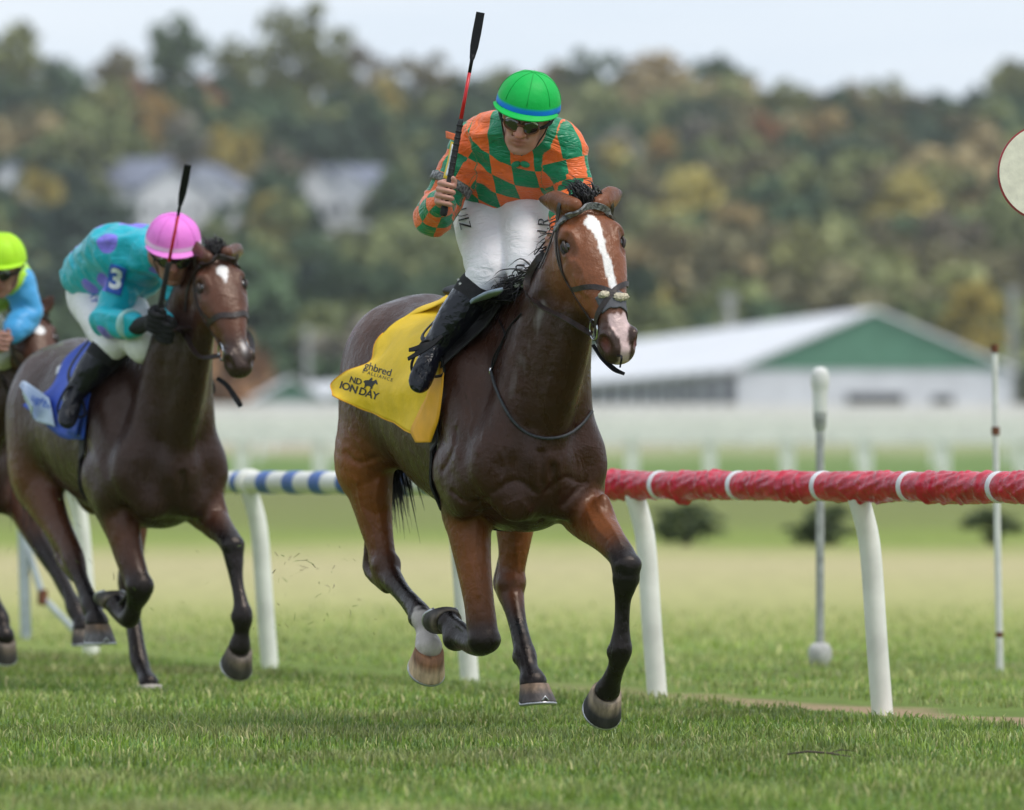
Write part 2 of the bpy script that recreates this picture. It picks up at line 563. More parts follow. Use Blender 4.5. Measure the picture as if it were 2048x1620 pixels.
def ground_mat():
    m = bpy.data.materials.new('ground')
    m.use_nodes = True
    nt = m.node_tree; b = nt.nodes['Principled BSDF']; L = nt.links.new
    N = nt.nodes.new
    geo = N('ShaderNodeNewGeometry')
    sep = N('ShaderNodeSeparateXYZ'); L(geo.outputs['Position'], sep.inputs[0])
    nb = N('ShaderNodeTexNoise'); nb.inputs['Scale'].default_value = 0.22; nb.inputs['Detail'].default_value = 5
    mpn = N('ShaderNodeMapping'); mpn.inputs['Scale'].default_value = (1.0, 0.35, 1.0)
    L(geo.outputs['Position'], mpn.inputs['Vector']); L(mpn.outputs['Vector'], nb.inputs['Vector'])
    def math_(op, a, bb):
        n = N('ShaderNodeMath'); n.operation = op
        for i, v in enumerate((a, bb)):
            if isinstance(v, (int, float)): n.inputs[i].default_value = v
            else: L(v, n.inputs[i])
        return n.outputs[0]
    # distance down the field, wobbled by noise, as a log scale 0..1 between 15 and 600 m
    wob = math_('MULTIPLY', math_('SUBTRACT', nb.outputs['Fac'], 0.5), 0.22)
    ly = math_('LOGARITHM', math_('MAXIMUM', sep.outputs['Y'], 10.0), math.e)
    t = math_('DIVIDE', math_('SUBTRACT', math_('ADD', ly, wob), math.log(15)), math.log(600 / 15))
    cr = N('ShaderNodeValToRGB'); L(t, cr.inputs['Fac'])
    stops = [(15, (0.11, 0.17, 0.035)), (30, (0.15, 0.21, 0.045)), (34, (0.22, 0.27, 0.07)), (38, (0.30, 0.325, 0.10)), (46, (0.41, 0.395, 0.17)), (60, (0.46, 0.41, 0.215)),
             (68, (0.37, 0.36, 0.15)), (76, (0.22, 0.28, 0.06)), (95, (0.19, 0.22, 0.065)), (130, (0.185, 0.20, 0.07)), (150, (0.14, 0.22, 0.06)),
             (200, (0.15, 0.23, 0.065)), (212, (0.20, 0.26, 0.09)), (226, (0.30, 0.33, 0.16)), (262, (0.44, 0.37, 0.29)), (300, (0.38, 0.35, 0.28)), (335, (0.34, 0.34, 0.27)), (350, (0.16, 0.18, 0.07)), (600, (0.07, 0.08, 0.035))]
    el = cr.color_ramp.elements
    while len(el) > 1: el.remove(el[-1])
    for i, (y, c) in enumerate(stops):
        p = math.log(y / 15) / math.log(600 / 15)
        e = el[0] if i == 0 else el.new(p)
        e.position = p; e.color = (*c, 1)
    # fine mottling
    nf = N('ShaderNodeTexNoise'); nf.inputs['Scale'].default_value = 5.0; nf.inputs['Detail'].default_value = 6
    L(geo.outputs['Position'], nf.inputs['Vector'])
    mr = N('ShaderNodeMapRange'); L(nf.outputs['Fac'], mr.inputs['Value'])
    mr.inputs['From Min'].default_value = 0.3; mr.inputs['From Max'].default_value = 0.7
    mr.inputs['To Min'].default_value = 0.78; mr.inputs['To Max'].default_value = 1.2
    hs = N('ShaderNodeHueSaturation'); L(cr.outputs['Color'], hs.inputs['Color']); L(mr.outputs['Result'], hs.inputs['Value'])
    # bare sandy strip along the foot of the rail
    c0 = POST0.dot(RAIL_N)
    nd = math_('SUBTRACT', math_('ADD', math_('MULTIPLY', sep.outputs['X'], RAIL_N.x), math_('MULTIPLY', sep.outputs['Y'], RAIL_N.y)), c0)
    nw = N('ShaderNodeTexNoise'); nw.inputs['Scale'].default_value = 1.1; nw.inputs['Detail'].default_value = 4
    L(geo.outputs['Position'], nw.inputs['Vector'])
    nd2 = math_('ADD', nd, math_('MULTIPLY', math_('SUBTRACT', nw.outputs['Fac'], 0.5), 1.1))
    band = N('ShaderNodeValToRGB'); L(math_('ADD', math_('MULTIPLY', nd2, 0.5), 0.5), band.inputs['Fac'])
    be = band.color_ramp.elements
    be[0].position = 0.44; be[0].color = (0, 0, 0, 1)
    be[1].position = 0.74; be[1].color = (0, 0, 0, 1)
    e = be.new(0.53); e.color = (0.9, 0.9, 0.9, 1)
    e = be.new(0.64); e.color = (0.9, 0.9, 0.9, 1)
    near = N('ShaderNodeMapRange'); L(sep.outputs['Y'], near.inputs['Value'])
    near.inputs['From Min'].default_value = 28.0; near.inputs['From Max'].default_value = 24.5
    mx = N('ShaderNodeMix'); mx.data_type = 'RGBA'
    L(math_('MULTIPLY', band.outputs['Color'], near.outputs['Result']), mx.inputs['Factor'])
    L(hs.outputs['Color'], mx.inputs['A']); mx.inputs['B'].default_value = (0.36, 0.25, 0.16, 1)
    L(mx.outputs['Result'], b.inputs['Base Color'])
    b.inputs['Roughness'].default_value = 0.95
    b.inputs['Specular IOR Level'].default_value = 0.15
    bp = N('ShaderNodeBump'); bp.inputs['Strength'].default_value = 0.6; bp.inputs['Distance'].default_value = 0.03
    nn = N('ShaderNodeTexNoise'); nn.inputs['Scale'].default_value = 30; L(geo.outputs['Position'], nn.inputs['Vector'])
    L(nn.outputs['Fac'], bp.inputs['Height']); L(bp.outputs['Normal'], b.inputs['Normal'])
    return m

ys = np.concatenate([np.arange(-20, 60, 2.0), np.arange(60, 500, 8.0), np.arange(500, 1300, 15.0), [1300, 1700, 2500]])
xs = np.concatenate([-np.geomspace(600, 2, 22), np.linspace(-1.5, 1.5, 5), np.geomspace(2, 600, 22)])
GX, GY = np.meshgrid(xs, ys)
GZ = np.interp(GY, HK_Y, HK_Z)
GZ += np.where(GY > 80, 0.10 * np.sin(GX * 0.11 + GY * 0.05) * np.clip((GY - 80) / 100, 0, 2), 0)
nxs = len(xs)
ii = np.arange((len(ys) - 1) * nxs).reshape(len(ys) - 1, nxs)[:, :-1].ravel()
gme = mesh_np('ground', np.stack([GX, GY, GZ], -1).reshape(-1, 3), np.stack([ii, ii + 1, ii + 1 + nxs, ii + nxs], 1))
ground = tag(obj_from('ground', gme, None, ground_mat()), kind='structure')

# ------------------------------------------------------------------ grass blades of the turf course
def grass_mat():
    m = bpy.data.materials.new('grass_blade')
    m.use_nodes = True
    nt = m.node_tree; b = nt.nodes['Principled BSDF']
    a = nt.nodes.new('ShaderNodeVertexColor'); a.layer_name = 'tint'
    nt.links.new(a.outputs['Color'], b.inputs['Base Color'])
    b.inputs['Roughness'].default_value = 0.42
    b.inputs['Specular IOR Level'].default_value = 0.4
    tr = nt.nodes.new('ShaderNodeBsdfTranslucent')
    nt.links.new(a.outputs['Color'], tr.inputs['Color'])
    ms = nt.nodes.new('ShaderNodeMixShader'); ms.inputs[0].default_value = 0.25
    nt.links.new(b.outputs[0], ms.inputs[1]); nt.links.new(tr.outputs[0], ms.inputs[2])
    nt.links.new(ms.outputs[0], nt.nodes['Material Output'].inputs['Surface'])
    return m

def make_grass(name, n, y0, y1, hmin, hmax, side):
    # uniform in 1/Y so that the picture is covered evenly
    u = RNG.random(n)
    Y = 1 / (1 / y0 + u ** 0.8 * (1 / y1 - 1 / y0))
    X = (RNG.random(n) * 2 - 1) * (Y * 0.0853 + 1.0)
    nd = X * RAIL_N.x + Y * RAIL_N.y - POST0.dot(RAIL_N)
    P2 = np.stack([X, Y, 0 * X], 1)
    patch = wav(P2, 1.3, 3, 3)
    patch2 = wav(P2, 4.0, 5, 3)
    keep = (nd < -0.15 + 0.10 * patch2) if side < 0 else (nd > 0.45 + 0.2 * patch2)
    keep &= RNG.random(n) < 0.78 + 0.2 * patch2
    if side > 0:
        keep &= (RNG.random(n) < np.clip((44 - Y) / 13, 0, 1) ** 1.3) & (nd > np.interp(Y, [22, 24.5, 27], [1.3, 0.9, 0.4]) + 0.3 * patch)
    X, Y, patch, patch2, nd = X[keep], Y[keep], patch[keep], patch2[keep], nd[keep]
    n = len(X)
    h = RNG.uniform(hmin, hmax, n) * (1 + 0.25 * patch + 0.25 * patch2) * np.where(RNG.random(n) < 0.02, 1.5, 1.0)
    h = np.maximum(h, 0.008)
    wd = RNG.uniform(0.0016, 0.0034, n) * (1 + (Y - 16) / 22)
    az = RNG.uniform(0, 2 * np.pi, n); lean = RNG.uniform(0.05, 0.75, n)
    laz = RNG.uniform(0, 2 * np.pi, n)
    ca, sa = np.cos(az) * wd, np.sin(az) * wd
    lx, ly = np.cos(laz) * lean * h, np.sin(laz) * lean * h
    Vv = np.zeros((n, 5, 3), np.float32)
    z0 = -0.004
    Vv[:, 0] = np.stack([X - ca, Y - sa, 0 * X + z0], 1); Vv[:, 1] = np.stack([X + ca, Y + sa, 0 * X + z0], 1)
    mx_, my_, mz_ = X + lx * 0.35, Y + ly * 0.35, h * 0.6
    Vv[:, 2] = np.stack([mx_ - ca * .8, my_ - sa * .8, mz_], 1); Vv[:, 3] = np.stack([mx_ + ca * .8, my_ + sa * .8, mz_], 1)
    Vv[:, 4] = np.stack([X + lx, Y + ly, h * (1 - 0.25 * lean)], 1)
    base = (np.arange(n) * 5)[:, None]
    me = mesh_np(name, Vv.reshape(-1, 3), base + np.array([[0, 1, 3, 2]]), base + np.array([[2, 3, 4]]))
    g = np.array([0.235, 0.345, 0.050]); yl = np.array([0.56, 0.53, 0.24]); bl = np.array([0.215, 0.330, 0.100]); dk = np.array([0.140, 0.235, 0.040])
    r = RNG.random(n)[:, None]
    c = np.where(r < 0.5, g, np.where(r < 0.72, bl, np.where(r < 0.90, dk, yl)))
    dry = np.clip(0.10 + (0.18 if side > 0 else 0.0) + 0.42 * patch2, 0, 0.65)[:, None]
    c = c * (1 - dry) + yl * dry * 0.8 + 0 * c
    patch3 = wav(np.stack([X, Y, 0 * X], 1), 9.0, 2, 2)
    c = c * (1 + 0.22 * patch[:, None] + 0.16 * patch3[:, None]) * RNG.uniform(0.7, 1.3, (n, 1)) * (1.15 if side > 0 else 1.0)
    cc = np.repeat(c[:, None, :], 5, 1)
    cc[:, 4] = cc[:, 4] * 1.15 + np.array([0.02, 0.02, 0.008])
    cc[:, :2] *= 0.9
    set_attr(me, 'tint', np.clip(cc.reshape(-1, 3), 0.004, 1))
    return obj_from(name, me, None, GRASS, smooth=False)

GRASS = grass_mat()
NG = 260000
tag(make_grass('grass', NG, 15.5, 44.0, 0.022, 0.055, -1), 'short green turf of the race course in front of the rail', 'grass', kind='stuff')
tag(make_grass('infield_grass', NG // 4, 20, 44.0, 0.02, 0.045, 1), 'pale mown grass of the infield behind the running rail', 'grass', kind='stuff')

# ------------------------------------------------------------------ running rail
M_WHITE = mat('white_rail_paint', (0.87, 0.86, 0.80), 0.45, var=0.09, scale=5, detail=8, bump=0.15, bscale=8)
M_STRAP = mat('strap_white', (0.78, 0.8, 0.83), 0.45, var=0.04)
M_BLUE = mat('blue_band', (0.05, 0.15, 0.5), 0.45, var=0.12, scale=9)
M_RED = mat('red_vinyl', (0.60, 0.008, 0.040), 0.22, var=0.14, scale=14, bump=0.5, bscale=16, bdist=0.03, spec=0.65)
RAIL_H, RAIL_R = 0.915, 0.054
rail_root = empty('running_rail', POST0, 0, 'white running rail with red padded cover and blue striped section on bent posts', 'rail')
RAIL_OFF = -0.11                                        # the rail overhangs towards the track
def rail_pt(t, z=RAIL_H):
    """point on the rail axis, t metres from the post nearest the lens, relative to the root; t grows away from the lens"""
    return -RAIL_D * t + RAIL_N * RAIL_OFF + Vector((0, 0, z))
SP = 2.11
post_m = MB()
prof = [(RAIL_OFF * 1.0, RAIL_H - 0.035), (RAIL_OFF * 0.97, RAIL_H - 0.06), (RAIL_OFF * 0.80, 0.80), (-0.062, 0.70), (-0.045, 0.55), (-0.025, 0.28), (0.0, 0.0), (0.004, -0.05)]
prof = spline([(a, 0, c) for a, c in [(x[0], x[1]) for x in prof]], 4)
post_m.tube([RAIL_N * p[0] + Vector((0, 0, p[2])) for p in prof], [0.043] * len(prof), 14)
p0_ = post_m.build('post', M_WHITE, rail_root, True)
def rail_t(px):
    """metres along the rail foot line (from the near post) seen at column px"""
    k = (px - 1024) / FPX
    return (k * POST0.y - POST0.x) / (-RAIL_D.x - k * (-RAIL_D.y))
for i, px in enumerate((2290, 1765, 1315, 940, 540, 183, -150, -470)):
    p = p0_ if i == 0 else p0_.copy()
    if i: COL.objects.link(p); p.parent = rail_root
    p.location = -RAIL_D * rail_t(px)
rb = MB().tube([rail_pt(t) for t in np.linspace(-2.6, 15, 30)], RAIL_R, 16).build('rail_tube', M_WHITE, rail_root, True)
for px in (1765, 1315, 940, 540, 183):
    c_ = rail_pt(rail_t(px))
    MB().tube([c_ + (-RAIL_D) * -0.035, c_ + (-RAIL_D) * 0.035], RAIL_R + 0.012, 20).build('bracket', M_WHITE, rail_root, True, 40) if px < 1000 else None
# blue bands
def ring(t0, t1, r0, mat_, name, parent, n=20, tilt=0.0, sag=0.0):
    mb = MB()
    a, b_ = rail_pt(t0), rail_pt(t1)
    return mb.tube([a, b_], r0, n).build(name, mat_, parent, True, 40)
bt = rail_t(950) + 0.12
while bt < 11.5:
    ring(bt, bt + 0.125, RAIL_R + 0.0025, M_BLUE, 'blue_band', rb)
    bt += 0.315
# red padded cover, gathered between white straps
def cover(t0, t1, seed):
    nu, nv = 84, 40
    r_ = np.random.default_rng(seed)
    ax_, up = -RAIL_D, Vector((0, 0, 1))
    side = ax_.cross(up)
    ph = r_.uniform(0, 6.28, 12)
    ntheta = np.arange(nv) / nv * 2 * np.pi
    fold = [(r_.uniform(0, 1), r_.uniform(-0.5, 0.5), r_.uniform(0.5, 1.0), r_.uniform(0.012, 0.035)) for _ in range(15)]
    V = []
    for i in range(nu + 1):
        u = i / nu
        t = t0 + (t1 - t0) * u
        puff = (math.sin(math.pi * min(max(u, 0.0), 1.0)) ** 0.5)
        for th in ntheta:
            r = 0.0555 + 0.004 * puff
            for fu, sl, am, wdt in fold:                      # slanting creases
                x = (u - fu) - sl * 0.10 * math.sin(th - 0.6) - 0.10 * sl * math.cos(2 * th + ph[1])
                sel = 0.5 + 0.5 * math.cos(th - ph[2] - 6 * fu)
                r += 0.0085 * am * (math.exp(-(x / wdt) ** 2) - 0.9 * math.exp(-((x - 1.7 * wdt) / wdt) ** 2)) * (0.35 + 0.65 * sel) * puff
            r += 0.0025 * math.sin(9 * th + 30 * u + ph[3]) * puff
            r += 0.008 * puff * max(0, -math.cos(th)) ** 2 * (0.5 + 0.5 * math.sin(ph[4] + 5 * u))   # hangs slack below
            r = max(r, 0.0565)
            p = rail_pt(t) + up * (r * math.cos(th)) + side * (r * math.sin(th))
            V.append(tuple(p))
    F = [(i * nv + k, i * nv + (k + 1) % nv, (i + 1) * nv + (k + 1) % nv, (i + 1) * nv + k) for i in range(nu) for k in range(nv)]
    me = bpy.data.meshes.new('padded_cover'); me.from_pydata(V, [], F); me.update()
    return obj_from('padded_cover', me, rail_root, M_RED)
ST = [-2.45, -1.75] + [rail_t(q) + 0.02 for q in (2055, 1875, 1700, 1530, 1372, 1225, 1085, 950)]
T_CUT = ST[-1]
for i in range(len(ST) - 1):
    cover(ST[i], ST[i + 1], 40 + i)
for i, s in enumerate(ST):
    mb = MB()
    c = rail_pt(s)
    pr = [(c + (-RAIL_D) * d, r) for d, r in ((-0.016, 0.057), (-0.013, 0.0615), (0.013, 0.0615), (0.016, 0.057))]
    mb.tube([p for p, r in pr], [r for p, r in pr], 24).build('strap', M_STRAP, rail_root, True, 40)

# ------------------------------------------------------------------ poles by the rail
M_GALV = mat('galvanised', (0.42, 0.42, 0.41), 0.5, 0.3, var=0.15, scale=25)
M_RUST = mat('rust', (0.16, 0.055, 0.025), 0.85, var=0.25, scale=60)
M_PLAST = mat('white_plastic', (0.72, 0.71, 0.68), 0.5, var=0.06, scale=12)
M_CONC = mat('pale_concrete', (0.50, 0.49, 0.47), 0.85, var=0.14, scale=18, bump=0.3)
pb = PX(1640, 1332, 29.9); pb.z = 0
t_ = empty('sensor_post', pb, 0, 'thin pole with white domed canister on top and round pale foot behind rail', 'pole')
MB().lathe([(0.040, -0.02), (0.052, 0.02), (0.060, 0.05), (0.058, 0.085), (0.042, 0.108), (0.02, 0.115)], 22).build('foot', M_CONC, t_, True, 50)
MB().lathe([(0.021, 0.09), (0.021, 1.20)], 14).build('pole', M_GALV, t_, True, 50)
MB().lathe([(0.022, 1.17), (0.03, 1.19), (0.034, 1.24), (0.034, 1.262)], 16).build('collar', M_GALV, t_, True, 50)
MB().lathe([(0.036, 1.262), (0.037, 1.36), (0.041, 1.385), (0.045, 1.40), (0.046, 1.44), (0.042, 1.465), (0.03, 1.483), (0.012, 1.49)], 18).build('canister', M_PLAST, t_, True, 40)
pb = PX(2000, 1352, 29.1); pb.z = 0
t_ = empty('iron_pole', pb, 0, 'thin pale iron pole with rusty tip and joints behind red rail', 'pole')
pl_ = MB().tube([(-0.026, 0, 1.57), (-0.02, 0, 1.1), (-0.01, 0, 0.5), (0, 0, 0)], [0.015, 0.016, 0.017, 0.017], 12).build('pole', M_PLAST, t_, True, 50)
MB().tube([(-0.0262, 0, 1.585), (-0.0258, 0, 1.545)], 0.019, 12).build('rusty_tip', M_RUST, t_, True, 50)
MB().tube([(-0.0214, 0, 1.185), (-0.0209, 0, 1.145)], 0.020, 12).build('rusty_joint', M_RUST, t_, True, 50)
MB().tube([(-0.003, 0, 0.19), (-0.0025, 0, 0.165)], 0.0185, 12).build('rusty_joint', M_RUST, t_, True, 50)
# grey braced stand at the left
pb = PX(52, 1282, 34.5); pb.z = 0
M_STAND = mat('stand_grey', (0.42, 0.47, 0.52), 0.55, var=0.1)
t_ = empty('braced_stand', pb, 0, 'blurred grey post with slanting brace left beyond the rail', 'post')
MB().tube([(0, 0, 0), (-0.02, 0, 0.72)], 0.032, 12).build('upright', M_STAND, t_, True, 50)
MB().tube([(0.10, -0.05, 0.24), (-0.02, 0, 0.62)], 0.02, 10).build('brace', M_STAND, t_, True, 50)
MB().tube([(0.10, -0.05, 0.24), (0.34, -0.12, 0.0)], [0.018, 0.02], 10).build('brace', M_STAND, t_, True, 50)
MB().tube([(0.10, -0.06, 0.20), (0.10, -0.04, 0.28)], 0.03, 10).build('clamp', M_RUST, t_, True, 50)

# finish disc at the right edge
pb = PX(2093, 345, 22.3)
t_ = empty('marker_disc', (pb.x, pb.y, 0), 0, 'round cream marker disc with thin red rim at right edge', 'sign')
M_CREAM = mat('cream_board', (0.92, 0.86, 0.70), 0.6, var=0.06, scale=30, bump=0.1)
M_RIM = mat('red_rim', (0.38, 0.02, 0.03), 0.5)
def disc(r, y0, y1, name, m, z):
    mb = MB(); n = 64
    vs = [(r * math.cos(2 * math.pi * k / n), y, z + r * math.sin(2 * math.pi * k / n)) for y in (y0, y1) for k in range(n)]
    fs = [tuple(range(n)), tuple(range(2 * n - 1, n - 1, -1))] + [(k, k + n, (k + 1) % n + n, (k + 1) % n) for k in range(n)]
    return mb.add(vs, fs).build(name, m, t_, False)
disc(0.182, -0.012, 0.012, 'rim', M_RIM, pb.z)
disc(0.176, -0.0155, -0.0125, 'face', M_CREAM, pb.z)
MB().tube([(0, 0.04, 0), (0, 0.04, pb.z - 0.05)], 0.025, 14).build('pole', M_WHITE, t_, True, 50)

# ------------------------------------------------------------------ far rails and fences
def far_fence(name, Y, xa, xb, dx, zs, ph, wdt, label, slope=0.0, rail_h=0.10, m=M_WHITE):
    root = empty(name, ((xa + xb) / 2, Y, H(0, Y)), 0, label, 'fence')
    L = (xb - xa) / 2
    n = int((xb - xa) / dx) + 1
    pm = MB().box((-wdt / 2, -0.05, -0.3), (wdt / 2, 0.05, ph)).build('post', m, root)
    for i in range(n):
        p = pm if i == 0 else pm.copy()
        if i: COL.objects.link(p); p.parent = root
        x = -L + i * dx
        p.location = (x, slope * x, H(0, Y + slope * x) - H(0, Y))
    for z in zs:
        MB().add([(s * L, slope * s * L + y, z + zz + H(0, Y + slope * s * L) - H(0, Y)) for s in (-1, 1) for y in (-0.12, -0.06) for zz in (0, rail_h)],
                 [(0, 1, 3, 2), (4, 6, 7, 5), (0, 4, 5, 1), (2, 3, 7, 6), (0, 2, 6, 4), (1, 5, 7, 3)]).build('rail', m, root)
    return root
far_fence('far_running_rail', 150, -36, 37, 1.95, (0.92, ), 1.0, 0.28, 'nearest of the white far rails across the green infield', 0.0, 0.22)
far_fence('far_running_rail', 196, -45, 46, 2.45, (0.95, 1.25), 1.2, 0.2, 'white far rail standing along the front of the pale dirt track', 0.02, 0.16)
far_fence('far_running_rail', 238, -50, 52, 2.7, (0.75, 1.1), 1.2, 0.2, 'white far rail standing along the back of the pale dirt track', 0.01, 0.2)
far_fence('paddock_fence', 292, -60, 64, 3.2, (0.35, 0.75, 1.1), 1.25, 0.25, 'white three-rail paddock fence in front of the barns', 0.02, 0.22)
far_fence('paddock_fence', 318, -62, 66, 4.1, (0.3, 0.72), 1.05, 0.35, 'tall white board fence right before the large green gabled barn', 0.0, 0.3)

# ------------------------------------------------------------------ barns
M_BGREEN = mat('barn_green', (0.105, 0.25, 0.165), 0.7, var=0.06, scale=1.5)
M_BROOF = mat('barn_roof_white', (0.78, 0.78, 0.80), 0.5, var=0.05, scale=0.5)
M_BWHITE = mat('barn_white', (0.72, 0.73, 0.76), 0.7, var=0.06, scale=0.6)
M_DARK = mat('dark_opening', (0.045, 0.05, 0.055), 0.8)
M_GLASS = mat('window_glass', (0.08, 0.10, 0.12), 0.15)
def barn(px, Y, wdt, ln, eave, ridge, base_z, yaw, label, stalls=12, doors=()):
    X = (px - 1024) / FPX * Y
    root = empty('barn', (X, Y, base_z), yaw, label, 'barn')
    w2 = wdt / 2
    # walls: long box, front gable at y=0
    MB().box((-w2, 0, 0), (w2, ln, eave)).build('wall', M_BWHITE, root)
    MB().add([(-w2, -0.06, eave), (w2, -0.06, eave), (0, -0.06, ridge), (-w2, 0.2, eave), (w2, 0.2, eave), (0, 0.2, ridge)],
             [(0, 1, 2), (5, 4, 3), (0, 3, 4, 1), (1, 4, 5, 2), (2, 5, 3, 0)]).build('gable', M_BGREEN, root)
    th = 0.22; ov = 0.35
    for s in (-1, 1):
        k = (ridge - eave) / w2
        a = (s * (w2 + ov), eave - k * ov)
        MB().add([(0, -ov, ridge + .02), (a[0], -ov, a[1] + .02), (a[0], ln + ov, a[1] + .02), (0, ln + ov, ridge + .02),
                  (0, -ov, ridge + th), (a[0], -ov, a[1] + th), (a[0], ln + ov, a[1] + th), (0, ln + ov, ridge + th)],
                 [(0, 1, 2, 3), (7, 6, 5, 4), (0, 4, 5, 1), (1, 5, 6, 2), (2, 6, 7, 3), (3, 7, 4, 0)]).build('roof', M_BROOF, root)
    sd_ = MB().box((-w2 - 0.04, 0, 0.9), (-w2 + 0.02, ln / stalls * 0.62, eave - 0.25)).build('stall_opening', M_DARK, root)
    for i in range(stalls):
        o = sd_ if i == 0 else sd_.copy()
        if i: COL.objects.link(o); o.parent = root
        o.location.y = (i + 0.2) * ln / stalls
    for (x0, x1, z1) in doors:
        MB().box((x0, -0.09, 0), (x1, -0.03, z1)).build('door', M_DARK, root)
    return root
barn(1750, 333, 15.4, 95, 2.85, 6.05, H(0, 333) + 0.05, math.radians(7.6), 'large green gabled barn with long white roof behind the fences', 16, [(-1.6, 1.6, 1.5), (3.2, 4.4, 1.4)])
barn(583, 420, 4.6, 12, 1.15, 2.5, H(0, 420) + 0.05, math.radians(5), 'small barn with green gable far behind the striped rail', 3)
barn(712, 440, 5.2, 14, 1.1, 2.3, H(0, 440) + 0.05, math.radians(20), 'second small barn with white roof beside the leading horse', 3)
# tall vent house and light poles behind the barns
def far_pole(px, py, Y, w_, label, col=M_CONC):
    top = PX(px, py, Y); g = H(0, Y)
    root = empty('light_pole', (top.x, Y, g), 0, label, 'pole')
    MB().lathe([(w_, 0), (w_ * 0.8, top.z - g - 0.6)], 10).build('mast', col, root)
    MB().box((-w_ * 1.3, -w_, top.z - g - 0.6), (w_ * 1.3, w_, top.z - g)).build('lamp_head', col, root)
far_pole(1459, 588, 445, 0.42, 'pale square topped mast above the long white barn roof')
far_pole(615, 655, 430, 0.2, 'pale light pole above the small green gabled barns', M_GALV)
far_pole(2026, 575, 420, 0.28, 'pale pole with lamp head right of the large barn', M_GALV)

# ------------------------------------------------------------------ houses on the hillside
M_SLATE = mat('slate_roof', (0.21, 0.23, 0.30), 0.7, var=0.12, scale=0.7)
M_HWALL = mat('house_white', (0.86, 0.86, 0.87), 0.7, var=0.04)
def house(px, py, Y, wdt, dep, eave, ridge, yaw, label, gable_front=False):
    b_ = PX(px, py, Y)
    root = empty('house', b_, yaw, label, 'house', 'white houses on the hillside')
    a, c = wdt / 2, dep / 2
    MB().box((-a, -c, -4), (a, c, eave)).build('wall', M_HWALL, root)
    if gable_front:
        MB().add([(-a, -c - .02, eave), (a, -c - .02, eave), (0, -c - .02, ridge), (-a, c, eave), (a, c, eave), (0, c, ridge)], [(0, 1, 2), (5, 4, 3), (0, 3, 4, 1)]).build('gable', M_HWALL, root)
        for s in (-1, 1):
            MB().add([(0, -c - .5, ridge + .05), (s * (a + .5), -c - .5, eave - .2), (s * (a + .5), c + .5, eave - .2), (0, c + .5, ridge + .05),
                      (0, -c - .5, ridge + .3), (s * (a + .5), -c - .5, eave + .05), (s * (a + .5), c + .5, eave + .05), (0, c + .5, ridge + .3)],
                     [(0, 1, 2, 3), (7, 6, 5, 4), (0, 4, 5, 1), (1, 5, 6, 2), (2, 6, 7, 3), (3, 7, 4, 0)]).build('roof', M_SLATE, root)
    else:
        for s in (-1, 1):
            MB().add([(-a, -c, eave), (-a, c, eave), (-a, 0, ridge)], [(0, 1, 2)]) if False else None
            MB().add([(-a - .5, 0, ridge + .05), (-a - .5, s * (c + .5), eave - .2), (a + .5, s * (c + .5), eave - .2), (a + .5, 0, ridge + .05),
                      (-a - .5, 0, ridge + .3), (-a - .5, s * (c + .5), eave + .05), (a + .5, s * (c + .5), eave + .05), (a + .5, 0, ridge + .3)],
                     [(0, 1, 2, 3), (7, 6, 5, 4), (0, 4, 5, 1), (1, 5, 6, 2), (2, 6, 7, 3), (3, 7, 4, 0)]).build('roof', M_SLATE, root)
            MB().add([(s * a, -c, eave), (s * a, c, eave), (s * a, 0, ridge), (s * (a - .2), -c, eave), (s * (a - .2), c, eave), (s * (a - .2), 0, ridge)],
                     [(0, 1, 2), (5, 4, 3), (0, 3, 4, 1)]).build('gable', M_HWALL, root)
    wn = MB().box((-0.5, -c - .06, 0.9), (0.5, -c - .01, 2.2)).build('window', M_GLASS, root)
    for k, xx in enumerate(np.linspace(-a * 0.65, a * 0.65, 3)):
        o = wn if k == 0 else wn.copy()
        if k: COL.objects.link(o); o.parent = root
        o.location.x = xx
    return root
house(330, 448, 760, 8.0, 7, 4.4, 7.0, 0.3, 'white house on the hillside left of the raised whip', True)
house(240, 415, 775, 13, 8, 2.8, 6.0, -0.2, 'grey roofed long house left of the white gabled one')
house(420, 442, 765, 9, 7, 4.2, 7.0, -0.35, 'white house with grey roof behind the pink helmet', True)
house(470, 446, 772, 8.5, 7, 4.0, 6.2, 0.2, 'white house at the right end of the left row')
house(632, 448, 758, 4.4, 6, 5.2, 7.4, 0.1, 'tall narrow white house front between the jockeys', True)
house(700, 446, 766, 9, 7, 4.0, 7.0, -0.3, 'white gabled house with long grey roof right of the tall one', True)
house(745, 422, 780, 11, 8, 2.8, 5.6, 0.1, 'grey roofed house at the right end of the right row')
house(18, 412, 765, 7, 6, 3.2, 5.4, 0.2, 'white house at the left edge of the hillside', True)

